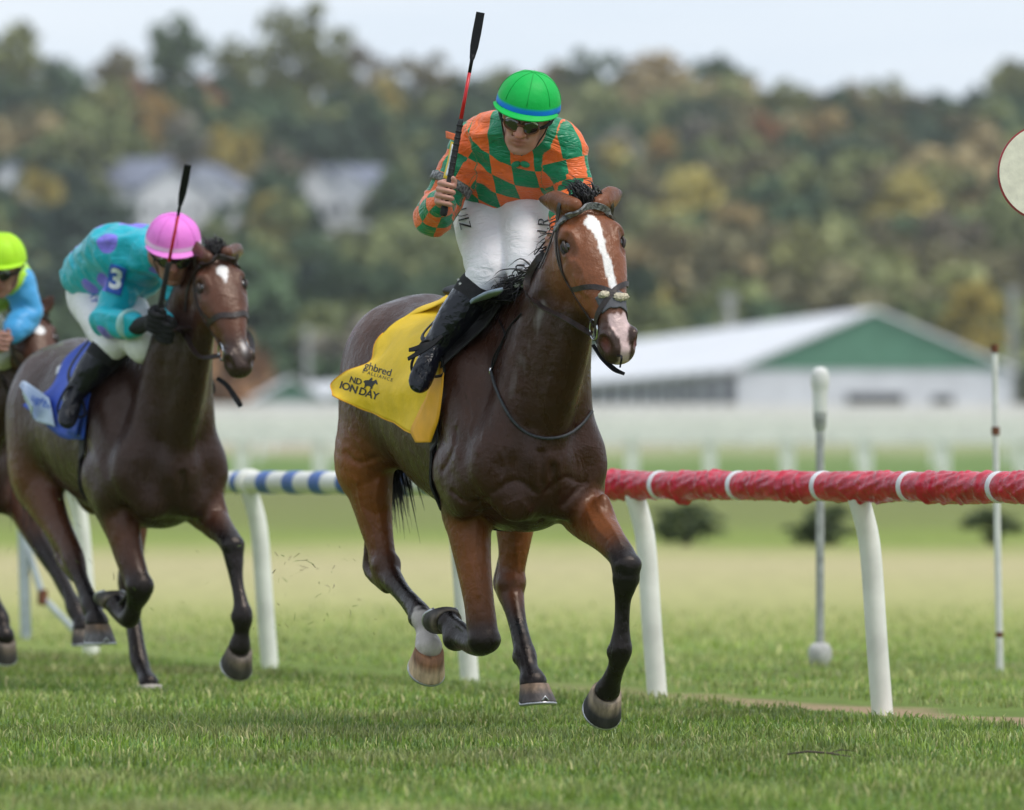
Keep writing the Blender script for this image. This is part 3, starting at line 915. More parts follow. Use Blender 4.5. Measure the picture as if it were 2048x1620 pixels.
# ------------------------------------------------------------------ trees
def leaf_cloud(n_clump, n_leaf, size, seed, conical=0.0):
    """crown of leaf-sized faces in clumps: unit crown, radius about 1, centre 0, height about 2"""
    r_ = np.random.default_rng(seed)
    C = []
    while len(C) < n_clump:
        p = r_.uniform(-1, 1, 3)
        q = np.linalg.norm(p)
        lim = 1 - conical * (p[2] * 0.5 + 0.5)
        if q < 1 and math.hypot(p[0], p[1]) < max(lim, 0.15) and r_.random() < 0.25 + q: C.append(p * np.array([0.82, 0.82, 0.88]))
    C = np.array(C)
    cr = r_.uniform(0.24, 0.44, n_clump)
    N = n_clump * n_leaf
    d = r_.normal(size=(N, 3)); d /= np.linalg.norm(d, axis=1)[:, None]
    d[:, 2] = np.abs(d[:, 2]) * 0.9 - 0.25
    P = np.repeat(C, n_leaf, 0) + d * (np.repeat(cr, n_leaf) * r_.uniform(0.6, 1.0, N))[:, None]
    a = r_.normal(size=(N, 3)) * 0.6 + d * 0.2; a /= np.linalg.norm(a, axis=1)[:, None]
    b = np.cross(a, d + r_.normal(size=(N, 3)) * 0.5); b /= np.linalg.norm(b, axis=1)[:, None] + 1e-9
    s = size * r_.uniform(0.6, 1.3, N)[:, None]
    V = np.stack([P - a * s - b * s * .6, P + a * s * .2 - b * s, P + a * s + b * s * .6, P - a * s * .2 + b * s], 1)
    tint = np.repeat(r_.uniform(0.86, 1.14, n_clump), n_leaf) * r_.uniform(0.8, 1.2, N)
    return V.reshape(-1, 3), np.arange(N * 4).reshape(-1, 4), np.repeat(tint, 4)

def leaf_mat(name, attr=None):
    m = bpy.data.materials.new(name)
    m.use_nodes = True
    nt = m.node_tree; b = nt.nodes['Principled BSDF']; L = nt.links.new
    a = nt.nodes.new('ShaderNodeVertexColor'); a.layer_name = 'tint'
    src = a.outputs['Color']
    if attr is None:
        oi = nt.nodes.new('ShaderNodeObjectInfo')
        mm = nt.nodes.new('ShaderNodeMix'); mm.data_type = 'RGBA'; mm.blend_type = 'MULTIPLY'; mm.inputs['Factor'].default_value = 1
        L(oi.outputs['Color'], mm.inputs['A']); L(src, mm.inputs['B']); src = mm.outputs['Result']
    L(src, b.inputs['Base Color'])
    b.inputs['Roughness'].default_value = 0.7
    b.inputs['Specular IOR Level'].default_value = 0.2
    return m
M_LEAF = leaf_mat('leaves')
M_LEAF2 = leaf_mat('wood_leaves', 'tint')
M_BARK = mat('bark', (0.10, 0.075, 0.055), 0.9, var=0.2, scale=3)
CROWNS = []
for i in range(6):
    V, Q, T = leaf_cloud(34, 36, 0.085, 100 + i, 0.45 if i == 5 else 0.0)
    me = mesh_np('crown', V, Q)
    set_attr(me, 'tint', np.stack([T, T, T], 1))
    me.materials.append(M_LEAF)
    CROWNS.append(me)
def trunk_mesh(seed):
    r_ = random.Random(seed)
    mb = MB()
    mb.tube([(0, 0, -0.3), (0.01, 0, 0.3), (-0.01, 0.01, 0.62)], [0.035, 0.026, 0.015], 8)
    for k in range(5):
        a = r_.uniform(0, 6.28); z = r_.uniform(0.3, 0.5)
        e = Vector((math.cos(a) * 0.25, math.sin(a) * 0.25, z + r_.uniform(0.12, 0.25)))
        mb.tube([(0, 0, z), e * 0.5 + Vector((0, 0, z * 0.5)), e], [0.014, 0.010, 0.005], 6)
    me = bpy.data.meshes.new('trunk'); me.from_pydata(mb.v, [], mb.f); me.update(); me.materials.append(M_BARK)
    return me
TRUNKS = [trunk_mesh(i) for i in range(3)]
PAL = {'dark green': (0.105, 0.153, 0.066), 'dark': (0.086, 0.124, 0.075), 'olive': (0.216, 0.229, 0.080), 'olive brown': (0.225, 0.193, 0.088), 'pale olive': (0.315, 0.311, 0.119),
       'orange': (0.450, 0.292, 0.095), 'red': (0.450, 0.202, 0.103), 'yellow': (0.450, 0.357, 0.095), 'tan': (0.404, 0.302, 0.134), 'rust': (0.368, 0.193, 0.088), 'green': (0.145, 0.220, 0.064), 'grey brown': (0.244, 0.212, 0.142)}
def tree_at(px, py, wpx, Yd, colname, label, shape=None, ht=None, group='trees on the wooded hill'):
    want = ht or 12.0
    if Yd is None:
        best = min(np.arange(470, 930, 5.0), key=lambda y: abs(1 + (HORY - py) / FPX * y - H(0, y) - want))
        Yd = float(best)
    top = PX(px, py, Yd)
    g = H(0, Yd)
    hgt = max(top.z - g, 3.0)
    wd = wpx / FPX * Yd
    i = random.randrange(5) if shape is None else shape
    root = empty('tree', (top.x, Yd, g), random.uniform(0, 6.28), label, 'tree', group)
    c = bpy.data.objects.new('crown', CROWNS[i]); COL.objects.link(c); c.parent = root
    ch = min(hgt * 0.88, wd * 1.35)
    c.location = (0, 0, hgt - ch / 2)
    c.scale = (wd / 2, wd / 2, ch / 2)
    c.color = (*PAL[colname], 1)
    t = bpy.data.objects.new('trunk', TRUNKS[i % 3]); COL.objects.link(t); t.parent = root
    t.scale = (hgt, hgt, hgt)
    return root
TREES = [
 (10, 40, 190, 'olive', 'olive tree on the skyline at the left edge'), (120, 105, 170, 'dark green', 'dark green tree just right of the left skyline edge'),
 (235, 95, 120, 'olive brown', 'brownish tree low on the skyline left of the tall dark one'), (355, 32, 150, 'dark green', 'tall dark green tree on the left skyline'),
 (470, 75, 110, 'olive', 'slim olive tree between the two tallest skyline trees'), (610, -8, 210, 'olive', 'tallest olive tree of the whole skyline'),
 (720, 75, 130, 'grey brown', 'greyish tree right beside the tallest skyline tree'), (850, 100, 170, 'olive brown', 'brown olive tree on the skyline left of the raised whip'),
 (990, 125, 150, 'olive', 'olive skyline tree behind the green helmet'), (1110, 120, 110, 'olive brown', 'brown olive skyline tree right of the green helmet'),
 (1185, 88, 150, 'dark green', 'rounded dark green skyline tree above the right shoulder'), (1310, 102, 180, 'tan', 'tan autumn tree on the skyline right of centre'),
 (1440, 112, 190, 'dark green', 'broad dark green tree beside the tan skyline tree'), (1580, 160, 140, 'olive', 'olive tree on the low right skyline'),
 (1690, 165, 130, 'olive brown', 'brown olive tree in the dip of the right skyline'), (1770, 145, 110, 'olive', 'small pale peak of olive leaves on the right skyline'),
 (1900, 175, 200, 'dark', 'very dark tree above the marker disc on the right'), (2035, 118, 170, 'olive', 'olive tree on the skyline at the right edge'),
 (385, 152, 150, 'red', 'red autumn tree on the left of the hill'), (310, 180, 110, 'orange', 'orange autumn tree left of the red one'),
 (770, 150, 120, 'yellow', 'yellow cone shaped tree left of the raised whip'), (205, 165, 110, 'pale olive', 'yellowish tree left of the red and orange ones'),
 (60, 170, 230, 'dark', 'huge dark tree low at the left edge'), (520, 165, 170, 'dark green', 'dark green tree right of the red autumn tree'),
 (660, 235, 190, 'dark', 'dark tree above the narrow white house'), (460, 250, 120, 'yellow', 'yellow orange tree above the left white houses'),
 (560, 280, 120, 'grey brown', 'grey brown tree between the two house rows'), (1325, 250, 70, 'orange', 'small orange tree right of the leading jockey'),
 (1400, 185, 150, 'dark', 'dark tree under the tan skyline tree'), (1535, 225, 90, 'rust', 'slim rusty tree right of the dark broad one'),
 (1640, 215, 170, 'tan', 'tan brown tree below the low right skyline'), (1700, 265, 210, 'dark', 'large dark tree in the middle of the right hill'),
 (1870, 235, 190, 'dark', 'dark tree left of the cream disc'), (1850, 310, 190, 'pale olive', 'pale olive tree below the dark one near the disc'),
 (1480, 400, 170, 'tan', 'tan bush like tree above the long barn roof'), (1610, 430, 150, 'pale olive', 'yellow green tree above the barn ridge'),
 (1770, 500, 160, 'olive', 'olive tree directly behind the green gable'), (1950, 560, 150, 'yellow', 'yellow tree beside the lamp pole on the right'),
 (80, 335, 100, 'yellow', 'yellow tree in front of the left hillside houses'), (205, 385, 180, 'dark', 'dark bushy tree above the teal jockey'),
 (545, 385, 110, 'yellow', 'yellow olive tree between the white houses'), (1330, 440, 170, 'olive brown', 'brown tree right beside the bridled head'),
 (1900, 420, 170, 'grey brown', 'grey brown tree under the cream disc'), (800, 330, 130, 'dark green', 'dark green tree left of the striking arm'),
]
for (px, py, wp, cn, lb) in TREES:
    tree_at(px, py, wp, None, cn, lb, 5 if 'cone' in lb else None)
# the rest of the wooded hill reads as one mass
def blocked(px, py, Y):
    if Y > 790: return False
    return (180 < px < 520 or 570 < px < 800 or -20 < px < 50) and py < 432 and py > 0
def wood(n_rows):
    allV, allQ, allC = [], [], []
    tot = 0
    PAL['dark'] = tuple(c * 0.75 for c in PAL['dark']); PAL['dark green'] = tuple(c * 0.85 for c in PAL['dark green'])
    names = ['dark green', 'olive', 'dark', 'olive brown', 'grey brown', 'green', 'pale olive', 'tan', 'rust', 'yellow', 'orange']
    wts = np.array([0.24, 0.24, 0.12, 0.13, 0.09, 0.08, 0.07, 0.02, 0.006, 0.008, 0.004]); wts /= wts.sum()
    protos = [leaf_cloud(24, 20, 0.14, 200 + i) for i in range(6)]
    protos2 = [leaf_cloud(18, 14, 0.20, 300 + i) for i in range(3)]
    for Y in np.arange(462, 940, 17.0):
        half = Y * 0.0853 + 70; inner = Y * 0.0853 + 8
        x = -half + RNG.uniform(0, 4)
        while x < half:
            yy = Y + RNG.uniform(-7, 7)
            hgt = RNG.uniform(7.5, 12.5) if Y > 520 else RNG.uniform(4.5, 9)
            g = H(0, yy)
            px, py = 1024 + x / yy * FPX, HORY - (g + hgt - CAMH) / yy * FPX
            sky_lim = np.interp(px, [0, 150, 330, 430, 600, 740, 900, 1000, 1180, 1480, 1530, 1800, 1860, 2048], [80, 130, 70, 110, 40, 125, 125, 160, 110, 140, 185, 175, 205, 140])
            if py < sky_lim: hgt -= (sky_lim - py) / FPX * yy
            wd = RNG.uniform(4.6, 7.6)
            if hgt > 3 and not blocked(px, py, yy):
                V, Q, T = protos[RNG.integers(6)] if abs(x) < inner else protos2[RNG.integers(3)]
                ch = min(hgt * 0.62, wd * 1.3)
                a = RNG.uniform(0, 6.28)
                Vx = V[:, 0] * math.cos(a) - V[:, 1] * math.sin(a); Vy = V[:, 0] * math.sin(a) + V[:, 1] * math.cos(a)
                allV.append(np.stack([x + Vx * wd, yy + Vy * wd, g + hgt - ch + V[:, 2] * ch], 1))
                allQ.append(Q + tot); tot += len(V)
                nv_ = float(wav(np.array([[x, yy * 0.55, 0.0]]), 0.075, 4, 2)[0]) * 0.75 + RNG.normal() * 0.16
                tone = ['dark', 'dark', 'dark green', 'dark green', 'olive', 'dark green', 'olive', 'olive brown', 'pale olive', 'tan'][int(np.clip((nv_ * 0.5 + 0.5) * 10, 0, 9))]
                if RNG.random() < 0.05: tone = ['rust', 'yellow', 'orange', 'grey brown'][RNG.integers(4)]
                c = np.array(PAL[tone]) * RNG.uniform(0.8, 1.2) * np.array([0.94, 1.0, 1.12])
                allC.append(c[None, :] * T[:, None])
            x += RNG.uniform(5.5, 9.5)
    me = mesh_np('hillside_wood', np.concatenate(allV), np.concatenate(allQ))
    set_attr(me, 'tint', np.concatenate(allC))
    return tag(obj_from('hillside_wood', me, None, M_LEAF2, smooth=False), 'mixed autumn wood covering the hill behind the race course', 'woodland', kind='stuff')
wood(1)
# two dark shrubs on the infield, seen under the red rail
for px, py, wp, hp, lb in ((1372, 998, 150, 80, 'dark round shrub under the red rail left of the canister pole'), (1648, 1000, 150, 85, 'dark round shrub behind the foot of the canister pole'), (1985, 985, 120, 60, 'dark shrub at the right behind the thin iron pole')):
    Yb = 72.0
    b_ = PX(px, 1085, Yb)
    root = empty('shrub', (b_.x, Yb, H(0, Yb)), 0.5, lb, 'shrub', 'shrubs on the infield')
    for k in range(1):
        c = bpy.data.objects.new('foliage', CROWNS[int(px) % 5]); COL.objects.link(c); c.parent = root
        c.location = (0, 0, 0.24); c.scale = (wp / 2 / FPX * Yb * 1.15, wp / 2 / FPX * Yb, hp / FPX * Yb / 2 * 1.15); c.color = (0.075, 0.10, 0.045, 1)
    MB().tube([(0, 0, 0), (0.02, 0, 0.35)], [0.07, 0.05], 8).build('stem', M_BARK, root)

# ------------------------------------------------------------------ the hazy air of the valley
hm = bpy.data.materials.new('haze'); hm.use_nodes = True
hn = hm.node_tree
for n_ in list(hn.nodes):
    if n_.type == 'BSDF_PRINCIPLED': hn.nodes.remove(n_)
pv_ = hn.nodes.new('ShaderNodeVolumePrincipled')
pv_.inputs['Color'].default_value = (0.90, 0.93, 1.0, 1)
pv_.inputs['Density'].default_value = 0.00013
pv_.inputs['Anisotropy'].default_value = 0.2
hn.links.new(pv_.outputs['Volume'], hn.nodes['Material Output'].inputs['Volume'])
HAZE = MB().box((-640, -60, -6), (640, 2600, 78)).build('haze', hm)
tag(HAZE, 'thin pale haze lying over the race course and hill', 'haze', kind='stuff')

# torn turf flying behind the field
def clippings(n):
    V, Q, C = [], [], []
    for i in range(n):
        if i < n * 0.6: p = np.array(PX(RNG.normal(650, 70), RNG.uniform(1090, 1400), RNG.uniform(22.5, 25)))
        else: p = np.array(PX(RNG.uniform(10, 520), RNG.uniform(920, 1360), RNG.uniform(24.6, 27)))
        a = unit(RNG.normal(size=3)); b = unit(np.cross(a, RNG.normal(size=3)))
        l, w_ = RNG.uniform(0.004, 0.022), RNG.uniform(0.0008, 0.0016)
        c = np.cross(a, b) * l * 0.25
        k = len(V)
        V += [p - a * l - b * w_, p - a * l + b * w_, p + c + b * w_, p + c - b * w_, p + a * l + b * w_ * .4, p + a * l - b * w_ * .4]
        Q += [(k, k + 1, k + 2, k + 3), (k + 3, k + 2, k + 4, k + 5)]
        col = np.array([(0.16, 0.24, 0.05), (0.30, 0.28, 0.12), (0.10, 0.07, 0.04)][RNG.integers(3)])
        C += [col] * 6
    me = mesh_np('flying_turf', np.array(V), np.array(Q)); set_attr(me, 'tint', np.array(C))
    return tag(obj_from('flying_turf', me, None, GRASS, smooth=False), 'bits of grass and soil thrown up behind the hooves', 'turf', kind='stuff')
clippings(150)

tw = PX(1640, 1530, 20.0)
t_ = empty('twig', (tw.x, tw.y, 0), 0, 'dark twig lying in the grass at the lower right', 'twig')
MB().tube([(-0.11, 0.02, 0.035), (-0.04, 0.0, 0.045), (0.03, -0.01, 0.04), (0.10, -0.04, 0.03)], [0.0025, 0.004, 0.0035, 0.002], 7).build('stem', M_BARK, t_, True)
MB().tube([(0.03, -0.01, 0.04), (0.07, 0.02, 0.05), (0.12, 0.03, 0.045)], [0.002, 0.002, 0.001], 6).build('side_shoot', M_BARK, t_, True)
# ------------------------------------------------------------------ horses
class Frame:
    """a rider's or horse's own frame: f forward, l to its left, z up; origin on the ground under the breast"""
    def __init__(s, px, Y, deg, z=0.0):
        a = math.radians(deg)
        s.O = np.array([(px - 1024) / FPX * Y, Y, z])
        s.F = np.array([math.sin(a), -math.cos(a), 0]); s.L = np.array([math.cos(a), math.sin(a), 0])
        s.rz = math.atan2(s.F[1], s.F[0])
    def at(s, px, py, lat):
        """where the sight line through (px, py) meets the plane lat metres left of the middle"""
        d = np.array([(px - 1024) / FPX, 1, -(py - HORY) / FPX]); C = np.array([0, 0, CAMH])
        t = (lat + (s.O - C) @ s.L) / (d @ s.L)
        return s.loc(C + t * d)
    def dep(s, px, py, Y):
        return s.loc(np.array(PX(px, py, Y)))
    def loc(s, P):
        q = np.asarray(P, float) - s.O
        return np.array([q @ s.F, q @ s.L, q[2]])
    def dirl(s, v):
        v = np.asarray(v, float)
        return np.array([v @ s.F, v @ s.L, v[2]])
    def inv(s, q):
        return s.O + s.F * q[0] + s.L * q[1] + np.array([0, 0, q[2]])
    def pix(s, q):
        P = s.inv(q)
        return (1024 + P[0] / P[1] * FPX, HORY - (P[2] - CAMH) / P[1] * FPX)

def coat_mat(name, rough=0.27):
    m = bpy.data.materials.new(name)
    m.use_nodes = True
    nt = m.node_tree; b = nt.nodes['Principled BSDF']; L = nt.links.new
    a = nt.nodes.new('ShaderNodeVertexColor'); a.layer_name = 'coat'
    tcn = nt.nodes.new('ShaderNodeTexCoord')
    n1 = nt.nodes.new('ShaderNodeTexNoise'); n1.inputs['Scale'].default_value = 9; n1.inputs['Detail'].default_value = 6; n1.inputs['Roughness'].default_value = 0.65
    L(tcn.outputs['Object'], n1.inputs['Vector'])
    mr = nt.nodes.new('ShaderNodeMapRange')
    mr.inputs['From Min'].default_value = 0.3; mr.inputs['From Max'].default_value = 0.7
    mr.inputs['To Min'].default_value = 0.8; mr.inputs['To Max'].default_value = 1.2
    L(n1.outputs['Fac'], mr.inputs['Value'])
    hs = nt.nodes.new('ShaderNodeHueSaturation')
    L(a.outputs['Color'], hs.inputs['Color']); L(mr.outputs['Result'], hs.inputs['Value'])
    L(hs.outputs['Color'], b.inputs['Base Color'])
    # damp streaks make the gloss uneven
    n3 = nt.nodes.new('ShaderNodeTexNoise'); n3.inputs['Scale'].default_value = 14; n3.inputs['Detail'].default_value = 5
    mp = nt.nodes.new('ShaderNodeMapping'); mp.inputs['Scale'].default_value = (1.6, 1.6, 0.5)
    L(tcn.outputs['Object'], mp.inputs['Vector']); L(mp.outputs['Vector'], n3.inputs['Vector'])
    mr2 = nt.nodes.new('ShaderNodeMapRange')
    mr2.inputs['From Min'].default_value = 0.3; mr2.inputs['From Max'].default_value = 0.7
    mr2.inputs['To Min'].default_value = rough - 0.10; mr2.inputs['To Max'].default_value = rough + 0.16
    L(n3.outputs['Fac'], mr2.inputs['Value']); L(mr2.outputs['Result'], b.inputs['Roughness'])
    b.inputs['Specular IOR Level'].default_value = 0.37
    b.inputs['Specular Tint'].default_value = (1.0, 0.84, 0.74, 1)
    b.inputs['Sheen Weight'].default_value = 0.0
    b.inputs['Sheen Roughness'].default_value = 0.4
    n2 = nt.nodes.new('ShaderNodeTexNoise'); n2.inputs['Scale'].default_value = 26; n2.inputs['Detail'].default_value = 7; n2.inputs['Roughness'].default_value = 0.6
    L(tcn.outputs['Object'], n2.inputs['Vector'])
    # raised veins
    vo = nt.nodes.new('ShaderNodeTexNoise'); vo.inputs['Scale'].default_value = 3.0; vo.inputs['Detail'].default_value = 2
    L(tcn.outputs['Object'], vo.inputs['Vector'])
    ve = nt.nodes.new('ShaderNodeMath'); ve.operation = 'SUBTRACT'; L(vo.outputs['Fac'], ve.inputs[0]); ve.inputs[1].default_value = 0.5
    va = nt.nodes.new('ShaderNodeMath'); va.operation = 'ABSOLUTE'; L(ve.outputs[0], va.inputs[0])
    vr = nt.nodes.new('ShaderNodeMapRange'); L(va.outputs[0], vr.inputs['Value'])
    vr.inputs['From Min'].default_value = 0.0; vr.inputs['From Max'].default_value = 0.012
    vr.inputs['To Min'].default_value = 0.10; vr.inputs['To Max'].default_value = 0.0
    ad = nt.nodes.new('ShaderNodeMath'); ad.operation = 'ADD'; L(vr.outputs['Result'], ad.inputs[0]); L(n2.outputs['Fac'], ad.inputs[1])
    bp = nt.nodes.new('ShaderNodeBump'); bp.inputs['Strength'].default_value = 0.5; bp.inputs['Distance'].default_value = 0.012
    L(ad.outputs[0], bp.inputs['Height']); L(bp.outputs['Normal'], b.inputs['Normal'])
    return m

M_HAIR = mat('black_hair', (0.012, 0.010, 0.011), 0.42, var=0.3, scale=60)
M_EYE = mat('eye', (0.012, 0.008, 0.006), 0.06, coat=1.0)
M_LID = mat('eyelid', (0.03, 0.018, 0.014), 0.45)
M_SHOE = mat('horseshoe', (0.55, 0.55, 0.57), 0.35, 0.8)

def strands(name, roots, m, parent, n_each=1):
    """roots: list of (points, width); each a tapering, slightly curved lock of hair"""
    V, F = [], []
    for pts, wd in roots:
        P = spline(pts, 4); n = len(P)
        t = np.gradient(P, axis=0); t /= np.linalg.norm(t, axis=1)[:, None] + 1e-9
        ref = unit(RNG.normal(size=3))
        u = np.cross(t, ref); u /= np.linalg.norm(u, axis=1)[:, None] + 1e-9
        v = np.cross(t, u)
        s = len(V)
        for i in range(n):
            w_ = wd * (1 - (i / (n - 1)) ** 1.5 * 0.94)
            V += [tuple(P[i] + u[i] * w_), tuple(P[i] - u[i] * w_ * 0.5 + v[i] * w_ * 0.8), tuple(P[i] - u[i] * w_ * 0.5 - v[i] * w_ * 0.8)]
        for i in range(n - 1):
            for k in range(3):
                a, b = s + i * 3 + k, s + i * 3 + (k + 1) % 3
                F.append((a, b, b + 3, a + 3))
    me = bpy.data.meshes.new(name); me.from_pydata(V, [], F); me.update()
    return obj_from(name, me, parent, m)

def hoof(parent, top, axis, toe, r, ln, cols, shoe=True, white=None):
    """top: coronet centre, axis: down the hoof, toe: forward, both unit in the horse's frame"""
    ax = unit(axis); fw = np.asarray(toe, float); fw = unit(fw - ax * (fw @ ax)); sd_ = np.cross(ax, fw)
    n = 28
    rings = [(-0.010, 0.80), (0.0, 0.90), (0.25, 0.96), (0.6, 1.05), (0.93, 1.14), (1.0, 1.12)]
    V, F, C = [], [], []
    for (t, s) in rings:
        for k in range(n):
            a = 2 * math.pi * k / n
            cf, cs = math.cos(a), math.sin(a)
            back = 0.86 if cf < 0 else 1.0
            sl = t * ln * (0.42 if cf > 0 else 0.30)          # toe and heel both slope forward
            dd = t * ln * (1.0 if cf > 0 else 1.0 - 0.42 * (-cf))
            p = np.asarray(top) + fw * (cf * r * s * back + sl) + sd_ * (cs * r * s * 0.97) + ax * dd
            V.append(p)
            band = 0.5 + 0.5 * math.sin(11 * a) * math.sin(5 * a + 1)
            c = np.array(cols[0]) * (1 - min(1, max(0, (t - 0.15) * 3))) + np.array(cols[1]) * min(1, max(0, (t - 0.15) * 3))
            if t < 0.28: c = np.array(cols[2])
            C.append(c * (0.8 + 0.35 * band))
    for i in range(len(rings) - 1):
        for k in range(n):
            a, b = i * n + k, i * n + (k + 1) % n
            F.append((a, b, b + n, a + n))
    V.append(np.asarray(top) + ax * ln * 0.9 + fw * ln * 0.3); C.append(np.array(cols[1]) * 0.6)
    m_ = (len(rings) - 1) * n
    F += [(m_ + k, m_ + (k + 1) % n, len(V) - 1) for k in range(n)]
    V.append(np.asarray(top) - ax * 0.005); C.append(np.array(cols[2]))
    F += [((k + 1) % n, k, len(V) - 1) for k in range(n)]
    me = bpy.data.meshes.new('hoof'); me.from_pydata([tuple(v) for v in V], [], F); me.update()
    set_attr(me, 'coat', np.array(C))
    o = obj_from('hoof', me, parent, M_HOOF)
    if shoe:
        mb = MB()
        pts = []
        for k in range(19):
            a = math.radians(-140 + 280 * k / 18)
            cf, cs = math.cos(a), math.sin(a)
            dd = ln * (1.0 if cf > 0 else 1.0 - 0.42 * (-cf)) + 0.004
            sl = ln * (0.42 if cf > 0 else 0.30)
            pts.append(Vector(np.asarray(top) + fw * (cf * r * 1.05 * (0.86 if cf < 0 else 1) + sl) + sd_ * (cs * r * 1.03) + ax * dd))
        mb.tube(pts, 0.007, 6)
        toe_p = None if ax[2] > -0.85 else Vector(np.asarray(top) + fw * (r * 1.13 + 0.41 * ln) + ax * ln * 0.95)
        if toe_p is not None: mb.tube([toe_p - Vector(sd_) * 0.012, toe_p - Vector(ax) * 0.016, toe_p + Vector(sd_) * 0.012], 0.004, 5)
        mb.build('horseshoe', M_SHOE, o, True)
    return o
M_HOOF = mat('hoof_horn', (0.2, 0.15, 0.1), 0.6, var=0.34, scale=38, detail=8, attr='coat', bump=0.25, bscale=90, stretch=(1, 1, 0.3))

BLK = (0.008, 0.007, 0.008)
def bay(seed=0, red=1.0):
    body = np.array([0.037, 0.0135, 0.0075]) ; leg = np.array([0.195, 0.060, 0.017]) * red; head = np.array([0.205, 0.068, 0.028]) * red
    return body, leg, head

def leg_prims(pts, rads, cols, u, k=0.02):
    return tube(pts, rads, u=u, k=k, sub=4, cols=cols)

